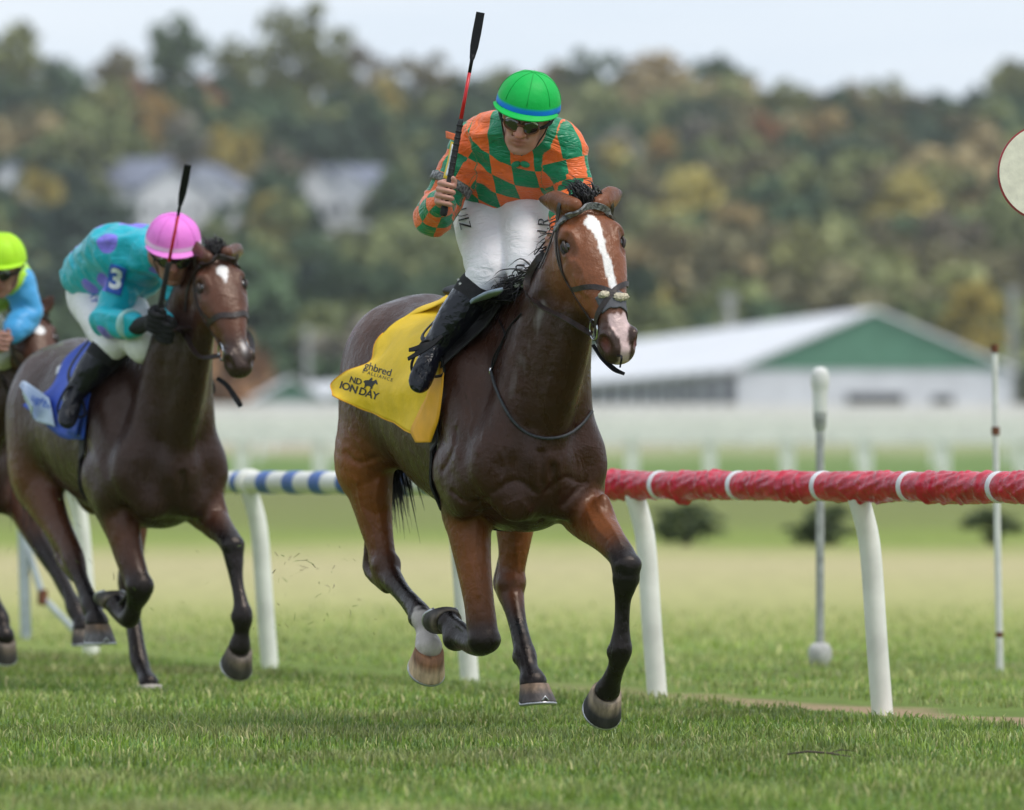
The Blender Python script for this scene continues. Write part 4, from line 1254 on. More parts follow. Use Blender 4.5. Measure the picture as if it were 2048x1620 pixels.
def build_horse(fr, J, name_label, col, h, markings=None, socks=(), hoofcols=None, mane_side=-1):
    """J: joints in the horse's own frame"""
    body, lgc, hdc = col
    P = []
    zo = J.get('dz', 0.0)
    st = [(0.045, 1.00, 0.10, 0.10, 0.11), (-0.01, 1.00, 0.185, 0.17, 0.19), (-0.09, 1.02, 0.235, 0.27, 0.26), (-0.20, 1.09, 0.255, 0.36, 0.335),
          (-0.36, 1.15, 0.265, 0.42, 0.385), (-0.53, 1.17, 0.280, 0.405, 0.375), (-0.72, 1.20, 0.295, 0.365, 0.355), (-0.90, 1.25, 0.29, 0.36, 0.32),
          (-1.05, 1.29, 0.285, 0.365, 0.30), (-1.20, 1.31, 0.27, 0.33, 0.28), (-1.32, 1.31, 0.225, 0.255, 0.25), (-1.40, 1.30, 0.14, 0.15, 0.16)]
    FL = J.get('len', 1.1)
    RD = J.get('rump', 0.0)
    st = [(a * (FL if a < 0 else 1), b + zo + RD * min(1, max(0, (-a - 0.5) / 0.6)), c, d, e) for a, b, c, d, e in st]
    P.append(loft((0, 0, 0), np.eye(3), st, k=0.05, col=body))
    P.append(tube([(-0.12, 0, 1.44 + zo), (-0.30, 0, 1.555 + zo), (-0.46, 0, 1.545 + zo), (-0.7, 0, 1.50 + zo)], [(0.07, 0.10), (0.065, 0.085), (0.07, 0.08), (0.06, 0.05)], u=(0, 1, 0), k=0.09, cols=[body] * 4))
    # neck
    nk = J['neck']
    P.append(tube([p for p, r in nk], [r for p, r in nk], u=J.get('neck_u', (0, 1, 0)), k=0.10, sub=10, cols=[body] * (len(nk) - 2) + [body * 0.55 + hdc * 0.45] * 2))
    P.append(tube([(0.03, 0, 1.08 + zo), tuple(np.array(nk[2][0]) + (0.125, 0, -0.17)), tuple(np.array(nk[-2][0]) + (0.10, 0, -0.10))], [0.06, 0.05, 0.035], k=0.05, cols=[body] * 3))
    for s in (-1, 1):
        sh = J['R' if s < 0 else 'L']
        # shoulder blade, point of shoulder, breast muscle
        P.append(ell((-0.24, s * 0.190, 1.17 + zo), (0.13, 0.085, 0.28), axes((0.9, 0, 0.40), (-0.40, 0, 0.9)), k=0.06, col=body))
        P.append(ell((-0.03, s * 0.180, 1.00 + zo), (0.085, 0.085, 0.12), k=0.05, col=body))
        P.append(ell((0.008, s * 0.095, 0.90 + zo), (0.062, 0.10, 0.115), axes((1, 0.0, 0.2), (0, -s * 0.35, 1)), k=0.055, col=body))
        P.append(ell((0.0, s * 0.10, 1.04 + zo), (0.06, 0.09, 0.10), k=0.04, col=body))
        P.append(ell((-0.20, s * 0.225, 0.93 + zo), (0.15, 0.075, 0.13), k=0.04, col=body))          # triceps
        # neck muscle cord
        P.append(tube([(-0.02, s * 0.15, 1.08 + zo), tuple(np.array(nk[2][0]) + (-0.02, s * 0.085, -0.06)), tuple(np.array(nk[-2][0]) + (-0.02, s * 0.05, -0.02))], [0.06, 0.05, 0.035], k=0.09, cols=[body] * 3))
        # haunch
        P.append(ell((-1.10 * FL, s * 0.160, 1.28 + zo + RD), (0.24, 0.145, 0.30), axes((1, 0, 0.35), (0, 0, 1)), k=0.06, col=body * 0.75 + lgc * 0.25))
        P.append(ell((-1.27 * FL, s * 0.14, 1.13 + zo + RD), (0.15, 0.115, 0.26), k=0.05, col=body * 0.5 + lgc * 0.5))
        # legs
        for which in ('fore', 'hind'):
            ch = J[('R' if s < 0 else 'L') + which]
            cl = []
            n = len(ch)
            for i, (p, r, dk) in enumerate(ch):
                base = lgc if which == 'hind' or i > 0 else body
                if dk < 0: c = body
                else: c = base * (1 - min(dk, 1)) + np.array(BLK) * min(dk, 1)
                cl.append(c)
            P.append(tube([p for p, r, d in ch], [r for p, r, d in ch], u=(0, 1, 0), k=0.028 if which == 'fore' else 0.035, sub=5, cols=cl))
            for e in J.get(('R' if s < 0 else 'L') + which + '_x', []):
                P.append(tube(e[0], e[1], k=0.035, cols=[e[2]] * len(e[0])))
    P.append(tube([(0.105, 0, 0.99 + zo), (0.106, 0, 0.92 + zo), (0.085, 0, 0.80 + zo)], [0.006, 0.012, 0.010], k=0.05, op='sub'))
    for s in (-1, 1):
        P.append(tube([(-0.33, s * 0.315, 1.25 + zo), (-0.36, s * 0.33, 1.08 + zo), (-0.31, s * 0.32, 0.93 + zo)], [0.010, 0.012, 0.010], k=0.035, op='sub'))
        # muscle bellies with crisp edges, grooves of the haunch
        P.append(ell((-0.15, s * 0.245, 1.02 + zo), (0.055, 0.045, 0.13), axes((0.8, 0, 0.6), (-0.6, 0, 0.8)), k=0.018, col=body))
        P.append(ell((-0.26, s * 0.262, 0.98 + zo), (0.10, 0.045, 0.10), axes((1, 0, 0.3), (0, 0, 1)), k=0.018, col=body))
        P.append(ell((-0.27, s * 0.235, 1.22 + zo), (0.06, 0.045, 0.20), axes((0.9, 0, 0.42), (-0.42, 0, 0.9)), k=0.022, col=body))
        P.append(tube([(-1.30 * FL, s * 0.27, 1.42 + zo + RD), (-1.33 * FL, s * 0.285, 1.22 + zo + RD), (-1.22 * FL, s * 0.285, 1.02 + zo + RD)], [0.008, 0.012, 0.010], k=0.03, op='sub'))
        P.append(tube([(-1.04 * FL, s * 0.325, 1.40 + zo + RD), (-1.02 * FL, s * 0.33, 1.20 + zo + RD), (-0.93 * FL, s * 0.31, 1.08 + zo + RD)], [0.008, 0.012, 0.010], k=0.03, op='sub'))
        for which in ('fore', 'hind'):
            ch = J[('R' if s < 0 else 'L') + which]
            low = [np.array(p) for p, r, d in ch if r[1] < 0.0395 and d > 0.85]
            i0 = next((i for i, q in enumerate(ch) if q[1][1] < 0.0395 and q[2] > 0.85), None)
            if i0 and i0 + 1 < len(ch):
                a_, b_ = np.array(ch[i0 - 1][0], float), np.array(ch[min(i0 + 2, len(ch) - 1)][0], float)
                dr = unit(b_ - a_); bkd = np.array([dr[2], 0, -dr[0]]) * (1 if dr[2] > 0 else 1)
                if which == 'fore' and s < 0 and dr[2] > -0.5: bkd = np.array([-abs(dr[2]) * 0.2, 0, 0.98])
                elif bkd[0] > 0: bkd = -bkd
                P.append(tube([a_ + bkd * 0.030, (a_ + b_) / 2 + bkd * 0.034, b_ + bkd * 0.034], [(0.019, 0.014), (0.017, 0.013), (0.021, 0.015)], u=(0, 1, 0), k=0.007, cols=[np.array(BLK)] * 3))
            up_ = ch[2]
            P.append(ell(np.array(up_[0]) + np.array([0.035, s * 0.012, 0.02]), (0.045, 0.042, 0.10), k=0.02, col=lgc if which == 'hind' else body * 0.4 + lgc * 0.6))
        # bony joints: carpus, fetlock sesamoids
        for which in ('fore', 'hind'):
            for (pc, rr, cc) in J.get(('R' if s < 0 else 'L') + which + '_b', []):
                P.append(ell(pc, rr, k=0.014, col=cc))
    # ---- head, in its own axes
    o, R = J['head_o'], J['head_R']
    hs = J.get('head_s', 1.0)
    W = lambda x, y, z: o + (R[0] * x + R[1] * y + R[2] * z) * hs
    hp = []
    hst = [(-0.03, -0.075, 0.06, 0.07, 0.09), (0.05, -0.075, 0.082, 0.082, 0.11), (0.13, -0.07, 0.098, 0.085, 0.12), (0.21, -0.07, 0.100, 0.085, 0.12), (0.29, -0.07, 0.084, 0.075, 0.11),
           (0.37, -0.075, 0.064, 0.066, 0.095), (0.45, -0.083, 0.048, 0.056, 0.07), (0.52, -0.092, 0.047, 0.052, 0.055), (0.58, -0.10, 0.042, 0.044, 0.045)]
    hp.append(loft(o, R, [(a * hs, b * hs, c * hs * 1.17, d * hs, e * hs) for a, b, c, d, e in hst], k=0.04, col=hdc, n=2.25))
    hp.append(loft(o, R, [(a * hs, b * hs, c * hs, d * hs, e * hs) for a, b, c, d, e in
                          [(0.04, -0.19, 0.05, 0.07, 0.07), (0.12, -0.20, 0.062, 0.09, 0.085), (0.20, -0.195, 0.06, 0.09, 0.085), (0.30, -0.175, 0.045, 0.07, 0.06), (0.40, -0.155, 0.036, 0.05, 0.04), (0.50, -0.15, 0.036, 0.04, 0.03), (0.545, -0.15, 0.03, 0.03, 0.025)]], k=0.035, col=hdc * 0.9))
    dk = np.array([0.032, 0.022, 0.02])
    for s in (-1, 1):
        hp.append(ell(W(0.138, s * 0.096, -0.030), np.array((0.05, 0.026, 0.036)) * hs, R, k=0.03 * hs, col=hdc))             # brow
        hp.append(tube([W(0.22, s * 0.096, -0.09), W(0.32, s * 0.082, -0.10), W(0.38, s * 0.068, -0.10)], np.array([0.018, 0.014, 0.010]) * hs, k=0.02, cols=[hdc] * 3))   # facial crest
        hp.append(ell(W(0.13, s * 0.068, -0.20), np.array((0.09, 0.032, 0.085)) * hs, R, k=0.03, col=hdc * 0.9))                # jowl
        hp.append(ell(W(0.535, s * 0.048, -0.075), np.array((0.046, 0.030, 0.044)) * hs, axes(R[0] * 0.9 + R[2] * 0.35, R[2]), k=0.018 * hs, col=dk))    # nostril rim
        hp.append(ell(W(0.525, s * 0.035, -0.145), np.array((0.038, 0.026, 0.018)) * hs, R, k=0.02, col=dk * 1.3))               # lips
    hp.append(ell(W(0.585, 0, -0.115), np.array((0.03, 0.045, 0.035)) * hs, R, k=0.03, col=dk * 1.2))
    hp.append(ell(W(0.545, 0, -0.165), np.array((0.035, 0.036, 0.026)) * hs, R, k=0.025, col=dk * 1.3))                          # chin
    P += hp
    # ears
    for s in (-1, 1):
        e0 = W(0.0, s * 0.066, 0.0)
        tip = J['ear_R'] if s < 0 else J['ear_L']
        back = tip - e0
        en = J['ear_n']
        P.append(tube([e0 - back * 0.22, e0 + back * 0.12, e0 + back * 0.38, e0 + back * 0.62, e0 + back * 0.83, tip], [(0.026, 0.026), (0.034, 0.026), (0.0375, 0.021), (0.0285, 0.015), (0.0145, 0.009), (0.002, 0.002)], u=unit(np.cross(back, en)), k=0.016, sub=4, cols=[hdc, hdc * .9, hdc * .85, hdc * .7, hdc * .3, np.array(BLK)]))
        gr = J.get('ear_groove', 0.0)
        if gr: P.append(tube([e0 + back * 0.22 + en * 0.022, e0 + back * 0.5 + en * 0.019, e0 + back * 0.8 + en * 0.010], [(0.020, 0.012), (0.018, 0.011), (0.007, 0.006)], u=unit(np.cross(back, en)), k=0.008, op='sub'))
    # carve eyes sockets, nostrils, mouth
    for s in (-1, 1):
        P.append(ell(W(0.153, s * 0.118, -0.042), np.array((0.027, 0.02, 0.020)) * hs, R, k=0.008, op='sub'))
        P.append(ell(W(0.562, s * 0.064, -0.060), np.array((0.034, 0.018, 0.028)) * hs, axes(R[0] * 0.95 - R[2] * 0.1 - R[1] * 0.25 * s, R[2]), k=0.006, op='sub'))
        P.append(tube([W(0.44, s * 0.07, -0.128), W(0.50, s * 0.068, -0.132), W(0.57, s * 0.05, -0.142)], [0.006, 0.006, 0.005], k=0.008, op='sub'))
        P.append(tube([W(0.20, s * 0.105, -0.015), W(0.14, s * 0.11, 0.0)], [0.012, 0.012], k=0.03, op='sub'))
    def dsp(p):
        return 0.0018 * wav(p, 24, 4, 2) + 0.0035 * wav(p * np.array([1.0, 1.0, 0.6]), 11, 8, 2)
    V, Q = mesh_sdf(P, h, 3, dsp)
    C = colour_of(V, P, 0.016)
    # ---- coat pattern
    rel = (V - o) @ R.T / hs
    hx, hy, hz = rel[:, 0], rel[:, 1], rel[:, 2]
    onhead = (np.abs(hy) < 0.16) & (hx > -0.05) & (hx < 0.68) & (hz > -0.30) & (hz < 0.08)
    def blend(m_, c):
        C[:] = C * (1 - m_[:, None]) + np.asarray(c)[None, :] * m_[:, None]
    tor = np.clip(wav(V, 6, 2, 3) * 0.5 + 0.5, 0, 1)
    C *= (0.86 + 0.28 * tor)[:, None]
    # mealy paler belly and flanks stay warm; dark muzzle
    mz = onhead * smoothstep(0.40, 0.50, hx + 0.25 * np.clip(-hz - 0.10, 0, 1))
    blend(mz * 0.85, dk * 1.1)
    blend(onhead * np.exp(-(((hx - 0.155) / 0.04) ** 2 + ((np.abs(hy) - 0.108) / 0.03) ** 2 + ((hz + 0.042) / 0.034) ** 2)) * 0.9, dk * 0.8)
    if markings:
        markings(C, blend, hx, hy, hz, onhead, V)
    nos = np.zeros(len(V))
    for s in (-1, 1):
        nos = np.maximum(nos, onhead * np.exp(-(((hx - 0.556) / 0.030) ** 2 + ((hy - s * 0.056) / 0.014) ** 2 + ((hz + 0.068) / 0.022) ** 2)))
    blend(np.clip(nos * 1.3, 0, 1) * J.get('nos', 0.75), J.get('nos_col', (0.05, 0.02, 0.018)))
    for fn in socks:
        fn(C, blend, V)
    root = empty('horse', fr.O, fr.rz, name_label, 'horse', 'racehorses')
    me = mesh_np('body', V, Q)
    set_attr(me, 'coat', np.clip(C, 0.003, 1))
    bo = obj_from('body', me, root, M_COAT)
    bvh = BVHTree.FromPolygons([tuple(v) for v in V], [tuple(q) for q in Q])
    # eyes
    for s in (-1, 1):
        c = W(0.155, s * 0.0965, -0.042)
        mb = MB(); vs = bmesh.new(); bmesh.ops.create_uvsphere(vs, u_segments=20, v_segments=14, radius=0.0220 * hs)
        me = bpy.data.meshes.new('eye'); vs.to_mesh(me); vs.free()
        e = obj_from('eye', me, root, M_EYE); e.location = c
        for zz, s2 in ((0.0145, 1), (-0.015, -1)):
            MB().tube([W(0.155 - 0.034, s * 0.102, -0.038 + 0.003 * s2), W(0.142, s * 0.115, -0.042 + zz * 0.9), W(0.155, s * 0.118, -0.042 + zz), W(0.172, s * 0.112, -0.044 + zz * 0.8), W(0.192, s * 0.098, -0.052)],
                      [0.004, 0.0065, 0.007, 0.0065, 0.004], 8).build('eyelid', M_LID, root, True)
    # hooves
    for key in ('Rfore', 'Lfore', 'Rhind', 'Lhind'):
        hd_ = J[key + '_hoof']
        hc = (hoofcols or {}).get(key, ((0.08, 0.062, 0.052), (0.045, 0.038, 0.035), (0.13, 0.10, 0.075)))
        hoof(root, hd_[0], hd_[1], hd_[2], hd_[3] if len(hd_) > 3 else 0.062, hd_[4] if len(hd_) > 4 else 0.085, hc)
    # tail
    tr = J['tail']
    rt = []
    for i in range(420):
        j = RNG.normal(size=3) * 0.022; j2 = RNG.normal(size=3) * np.array([0.05, 0.05, 0.05])
        L_end = RNG.uniform(0.7, 1.0)
        q = [np.array(tr[0]) + j]
        for m_, p in enumerate(tr[1:], 1):
            q.append(np.array(tr[0]) + (np.array(p) - np.array(tr[0])) * L_end + j + j2 * (m_ / len(tr)) * 1.2)
        rt.append((q, RNG.uniform(0.004, 0.008)))
    strands('tail', rt, M_HAIR, root)
    # mane along the crest and forelock
    rt = []
    cr = J['crest']
    crs = spline(cr, 10)
    for i in range(len(crs)):
        up_ = i / len(crs)
        for k in range(16 if up_ < 0.45 else 4):
            p = crs[i] + RNG.normal(size=3) * 0.012
            fl = np.array(J['mane_dir']) * RNG.uniform(0.7, 1.25) * J.get('mane_len', 0.16) * (1.6 - 1.5 * up_ if up_ < 0.5 else 0.85 - 0.45 * up_) + RNG.normal(size=3) * 0.018
            rt.append(([p, p + fl * 0.4 + np.array([0, 0, 0.015]), p + fl * 0.8 + RNG.normal(size=3) * 0.012, p + fl * 1.1 + np.array([0, 0, -0.02]) + RNG.normal(size=3) * 0.02], RNG.uniform(0.003, 0.007)))
    strands('mane', rt, M_HAIR, root)
    rt = []
    for k in range(150):
        p = W(-0.005 + RNG.normal() * 0.014, RNG.normal() * 0.022, 0.012)
        fl = np.array(J['forelock_dir']) * RNG.uniform(0.04, 0.08) + RNG.normal(size=3) * 0.012
        rt.append(([p, p + fl * 0.5 + R[2] * 0.02, p + fl + np.array([-0.02, 0, -0.015])], RNG.uniform(0.003, 0.006)))
    strands('forelock', rt, M_HAIR, root)
    return root, bvh, W, R

M_COAT = coat_mat('bay_coat')

# ---------------- leading horse
FR1 = Frame(1083, 21.8, 22)
def chain(fr, rows):
    """rows: (px, py, lat, r_across, r_along, darkness) -> joints"""
    return [(fr.at(a, b, l), (ra, rb), dk) for a, b, l, ra, rb, dk in rows]
J1 = {}
J1['Rfore'] = [((-0.14, -0.175, 1.00), (0.085, 0.11), -1)] + chain(FR1, [
    (930, 1000, -0.175, 0.090, 0.105, -1), (938, 1060, -0.17, 0.076, 0.092, 0.0), (947, 1130, -0.165, 0.062, 0.075, 0.05), (957, 1200, -0.158, 0.053, 0.058, 0.25), (963, 1250, -0.152, 0.056, 0.055, 0.8),
    (966, 1282, -0.15, 0.054, 0.050, 1.0), (948, 1288, -0.15, 0.038, 0.040, 1.0), (928, 1281, -0.15, 0.032, 0.036, 1.0), (912, 1272, -0.15, 0.044, 0.046, 1.0), (903, 1255, -0.15, 0.036, 0.038, 1.0), (897, 1244, -0.15, 0.045, 0.045, 1.0)])
J1['Lfore'] = [((-0.12, 0.185, 0.99), (0.085, 0.12), -1)] + chain(FR1, [
    (1160, 1010, 0.185, 0.088, 0.105, 0.0), (1193, 1048, 0.19, 0.074, 0.088, 0.0), (1222, 1082, 0.195, 0.058, 0.068, 0.12), (1243, 1110, 0.20, 0.052, 0.056, 0.85), (1252, 1135, 0.20, 0.053, 0.055, 1.0), (1251, 1166, 0.20, 0.046, 0.046, 1.0),
    (1246, 1200, 0.20, 0.032, 0.037, 1.0), (1243, 1250, 0.20, 0.030, 0.037, 1.0), (1241, 1283, 0.20, 0.038, 0.043, 1.0), (1240, 1302, 0.20, 0.043, 0.048, 1.0), (1234, 1332, 0.20, 0.034, 0.037, 1.0), (1223, 1362, 0.20, 0.040, 0.04, 1.0), (1216, 1380, 0.20, 0.052, 0.05, 1.0)])
J1['Rhind'] = [((-1.16, -0.17, 1.30), (0.13, 0.22), -1)] + chain(FR1, [
    (728, 915, -0.215, 0.105, 0.155, 0.0), (738, 970, -0.20, 0.085, 0.125, 0.0), (750, 1040, -0.185, 0.062, 0.085, 0.05), (762, 1095, -0.175, 0.050, 0.062, 0.25), (768, 1130, -0.17, 0.052, 0.062, 0.55), (784, 1158, -0.168, 0.042, 0.045, 0.85),
    (808, 1188, -0.165, 0.034, 0.036, 1.0), (828, 1212, -0.162, 0.036, 0.040, 1.0), (843, 1234, -0.16, 0.045, 0.046, 1.0), (850, 1262, -0.16, 0.036, 0.038, 1.0), (857, 1292, -0.16, 0.052, 0.052, 1.0)])
J1['Rhind_x'] = [([FR1.at(742, 1060, -0.18), FR1.at(741, 1110, -0.174), FR1.at(744, 1142, -0.172), FR1.at(775, 1175, -0.168)], [0.022, 0.026, 0.030, 0.02], np.array((0.045, 0.022, 0.015)))]
J1['Lhind'] = [((-1.16, 0.17, 1.28), (0.13, 0.22), -1), ((-0.95, 0.205, 1.03), (0.105, 0.15), 0)] + chain(FR1, [
    (1026, 1000, 0.195, 0.085, 0.12, 0.0), (1028, 1075, 0.185, 0.062, 0.082, 0.05), (1024, 1130, 0.178, 0.050, 0.06, 0.1), (1020, 1168, 0.172, 0.053, 0.058, 0.25), (1026, 1200, 0.168, 0.044, 0.045, 0.6),
    (1036, 1250, 0.16, 0.034, 0.036, 1.0), (1045, 1290, 0.155, 0.038, 0.042, 1.0), (1050, 1312, 0.152, 0.046, 0.046, 1.0), (1058, 1340, 0.15, 0.037, 0.038, 1.0), (1066, 1364, 0.15, 0.052, 0.05, 1.0)])
J1['Lhind_x'] = [([FR1.at(1012, 1095, 0.18), FR1.at(1003, 1145, 0.174), FR1.at(1003, 1172, 0.172), FR1.at(1022, 1215, 0.166)], [0.022, 0.026, 0.030, 0.02], np.array((0.07, 0.03, 0.018)))]
J1['R'] = J1['L'] = None
bk = np.array(BLK)
J1['Lfore_b'] = [(FR1.at(1252, 1128, 0.20) + np.array((0.02, 0, 0)), (0.042, 0.052, 0.040), bk), (FR1.at(1251, 1160, 0.20) + np.array((0.012, 0, 0)), (0.038, 0.047, 0.028), bk), (FR1.at(1240, 1300, 0.20) + np.array((-0.022, 0, -0.005)), (0.034, 0.043, 0.032), bk)]
J1['Rfore_b'] = [(FR1.at(966, 1278, -0.15) + np.array((0.012, 0, -0.004)), (0.048, 0.060, 0.046), bk), (FR1.at(912, 1274, -0.15) + np.array((0.0, 0, -0.015)), (0.04, 0.046, 0.036), bk)]
J1['Rhind_b'] = [(FR1.at(843, 1234, -0.16) + np.array((-0.022, 0, -0.01)), (0.036, 0.044, 0.034), bk), (FR1.at(772, 1128, -0.17) + np.array((0.01, 0, 0)), (0.045, 0.055, 0.05), np.array((0.07, 0.03, 0.018)))]
J1['Lhind_b'] = [(FR1.at(1050, 1312, 0.152) + np.array((-0.022, 0, -0.01)), (0.036, 0.044, 0.034), bk), (FR1.at(1022, 1165, 0.17) + np.array((0.01, 0, 0)), (0.045, 0.055, 0.05), np.array((0.07, 0.03, 0.018)))]
dn = lambda a, b: unit(np.array(b) - np.array(a))
J1['Rfore_hoof'] = (FR1.at(896, 1243, -0.15), unit((-0.75, 0, 0.45)), (-0.45, 0, -0.9), 0.062, 0.075)
J1['Lfore_hoof'] = (FR1.at(1213, 1384, 0.20), unit((-0.80, 0, -0.62)), (0.62, 0, -0.80), 0.066, 0.080)
J1['Rhind_hoof'] = (FR1.at(859, 1300, -0.16), unit((-0.70, 0, -0.72)), (0.72, 0, -0.70), 0.064, 0.080)
J1['Lhind_hoof'] = (FR1.at(1068, 1369, 0.15), unit((0.15, 0, -1)), (1, 0, 0.1), 0.062, 0.075)
J1['tail'] = [(-1.52, 0, 1.47), (-1.62, 0.0, 1.38), (-1.62, 0.0, 1.2), (-1.55, 0.0, 0.98), (-1.50, 0.0, 0.80)]
h0, h1 = FR1.dep(1170, 406, 21.48), FR1.dep(1256, 678, 21.21)
hx_ = unit(h1 - h0)
wl = FR1.dirl((math.cos(math.radians(18)), math.sin(math.radians(18)), 0.0)); wl = unit(wl - hx_ * (wl @ hx_))      # towards the animal's left
J1['head_R'] = np.array([hx_, wl, np.cross(hx_, wl)])
J1['head_o'] = h0
J1['head_s'] = np.linalg.norm(h1 - h0) / 0.585
J1['neck'] = [((-0.24, 0, 1.20), (0.185, 0.34)), ((-0.08, 0.01, 1.36), (0.150, 0.285)), ((0.05, 0.03, 1.53), (0.115, 0.22)), ((0.16, 0.05, 1.69), (0.092, 0.165)), ((0.25, 0.06, 1.80), (0.080, 0.125)), (tuple(h0 + hx_ * 0.06 - J1['head_R'][2] * 0.10), (0.072, 0.10))]
J1['ear_R'] = FR1.dep(1078, 398, 21.60)
J1['ear_L'] = FR1.dep(1243, 385, 21.62)
J1['ear_n'] = FR1.dirl((0.1, -0.95, -0.2))
J1['crest'] = [(-0.29, -0.03, 1.585), (-0.14, -0.02, 1.61), (0.02, 0.02, 1.71), (0.14, 0.05, 1.84), (0.24, 0.06, 1.93)]
J1['mane_dir'] = unit((-0.35, -0.75, 0.06)); J1['mane_len'] = 0.095
J1['forelock_dir'] = FR1.dirl((-0.5, 0.2, 0.9))
J1['nos_col'] = (0.20, 0.05, 0.045)
def mark1(C, blend, hx, hy, hz, on, V):
    wob = 0.006 * wav(V, 90, 3, 2) + 0.003 * wav(V, 260, 5, 1)
    top = hz > -0.085
    ctr = 0.004 + 0.045 * (hx - 0.12)
    wd = np.interp(hx, [0.055, 0.075, 0.095, 0.14, 0.2, 0.3, 0.37, 0.40], [0.0, 0.020, 0.030, 0.020, 0.015, 0.0145, 0.016, 0.017])
    off = np.interp(hx, [0.06, 0.10, 0.16], [-0.004, -0.010, 0.0])
    m = on * top * smoothstep(0.003, -0.003, np.abs(hy - ctr - off + wob) - wd) * (hx > 0.05) * (hx < 0.43)
    blend(m, (0.80, 0.78, 0.76))
    m = on * smoothstep(0.445, 0.46, hx + wob * 1.5) * smoothstep(0.004, -0.006, np.abs(hy - 0.006 + wob) - np.interp(hx, [0.45, 0.5, 0.56, 0.6], [0.040, 0.034, 0.022, 0.024])) * (hz > -0.15)
    blend(m * 0.92, (0.66, 0.48, 0.47))
    m = m * smoothstep(0.1, 0.5, wav(V, 50, 7, 2)) * smoothstep(0.5, 0.56, hx)
    blend(m * 0.6, (0.42, 0.20, 0.18))
def sock1(C, blend, V):
    a = FR1.at(843, 1226, -0.16); b = FR1.at(859, 1305, -0.16)
    t = (V - a) @ (b - a) / ((b - a) @ (b - a))
    r = np.linalg.norm(V - a - np.clip(t, 0, 1)[:, None] * (b - a), axis=1)
    front = (V - a) @ np.array([0.9, 0, 0.3]) / 0.05
    m = (r < 0.085) * smoothstep(-0.05, 0.15, t + 0.25 * np.clip(front, -1, 1) - 0.05 + 0.10 * wav(V, 120, 2, 2))
    blend(m * (0.85 - 0.3 * np.clip(wav(V, 60, 4, 2), 0, 1)), (0.62, 0.56, 0.52))
def sweat1(C, blend, V):
    # pale lather streaks on the neck where the reins rub
    m = np.zeros(len(V))
    for (a, b, c) in (((1055, 640), (1030, 760), 0.012), ((1075, 600), (1050, 690), 0.010)):
        pass
    blend(m, (0.4, 0.38, 0.4))
H1, BVH1, W1, R1 = build_horse(FR1, J1, 'leading bay racehorse with white blaze and yellow cloth galloping toward the lens', bay(), 0.0065, mark1, (sock1,),
    {'Rhind': ((0.50, 0.34, 0.20), (0.56, 0.40, 0.25), (0.30, 0.14, 0.07)), 'Lhind': ((0.16, 0.115, 0.085), (0.075, 0.062, 0.06), (0.22, 0.15, 0.10)), 'Lfore': ((0.06, 0.045, 0.04), (0.028, 0.025, 0.026), (0.26, 0.20, 0.14))})
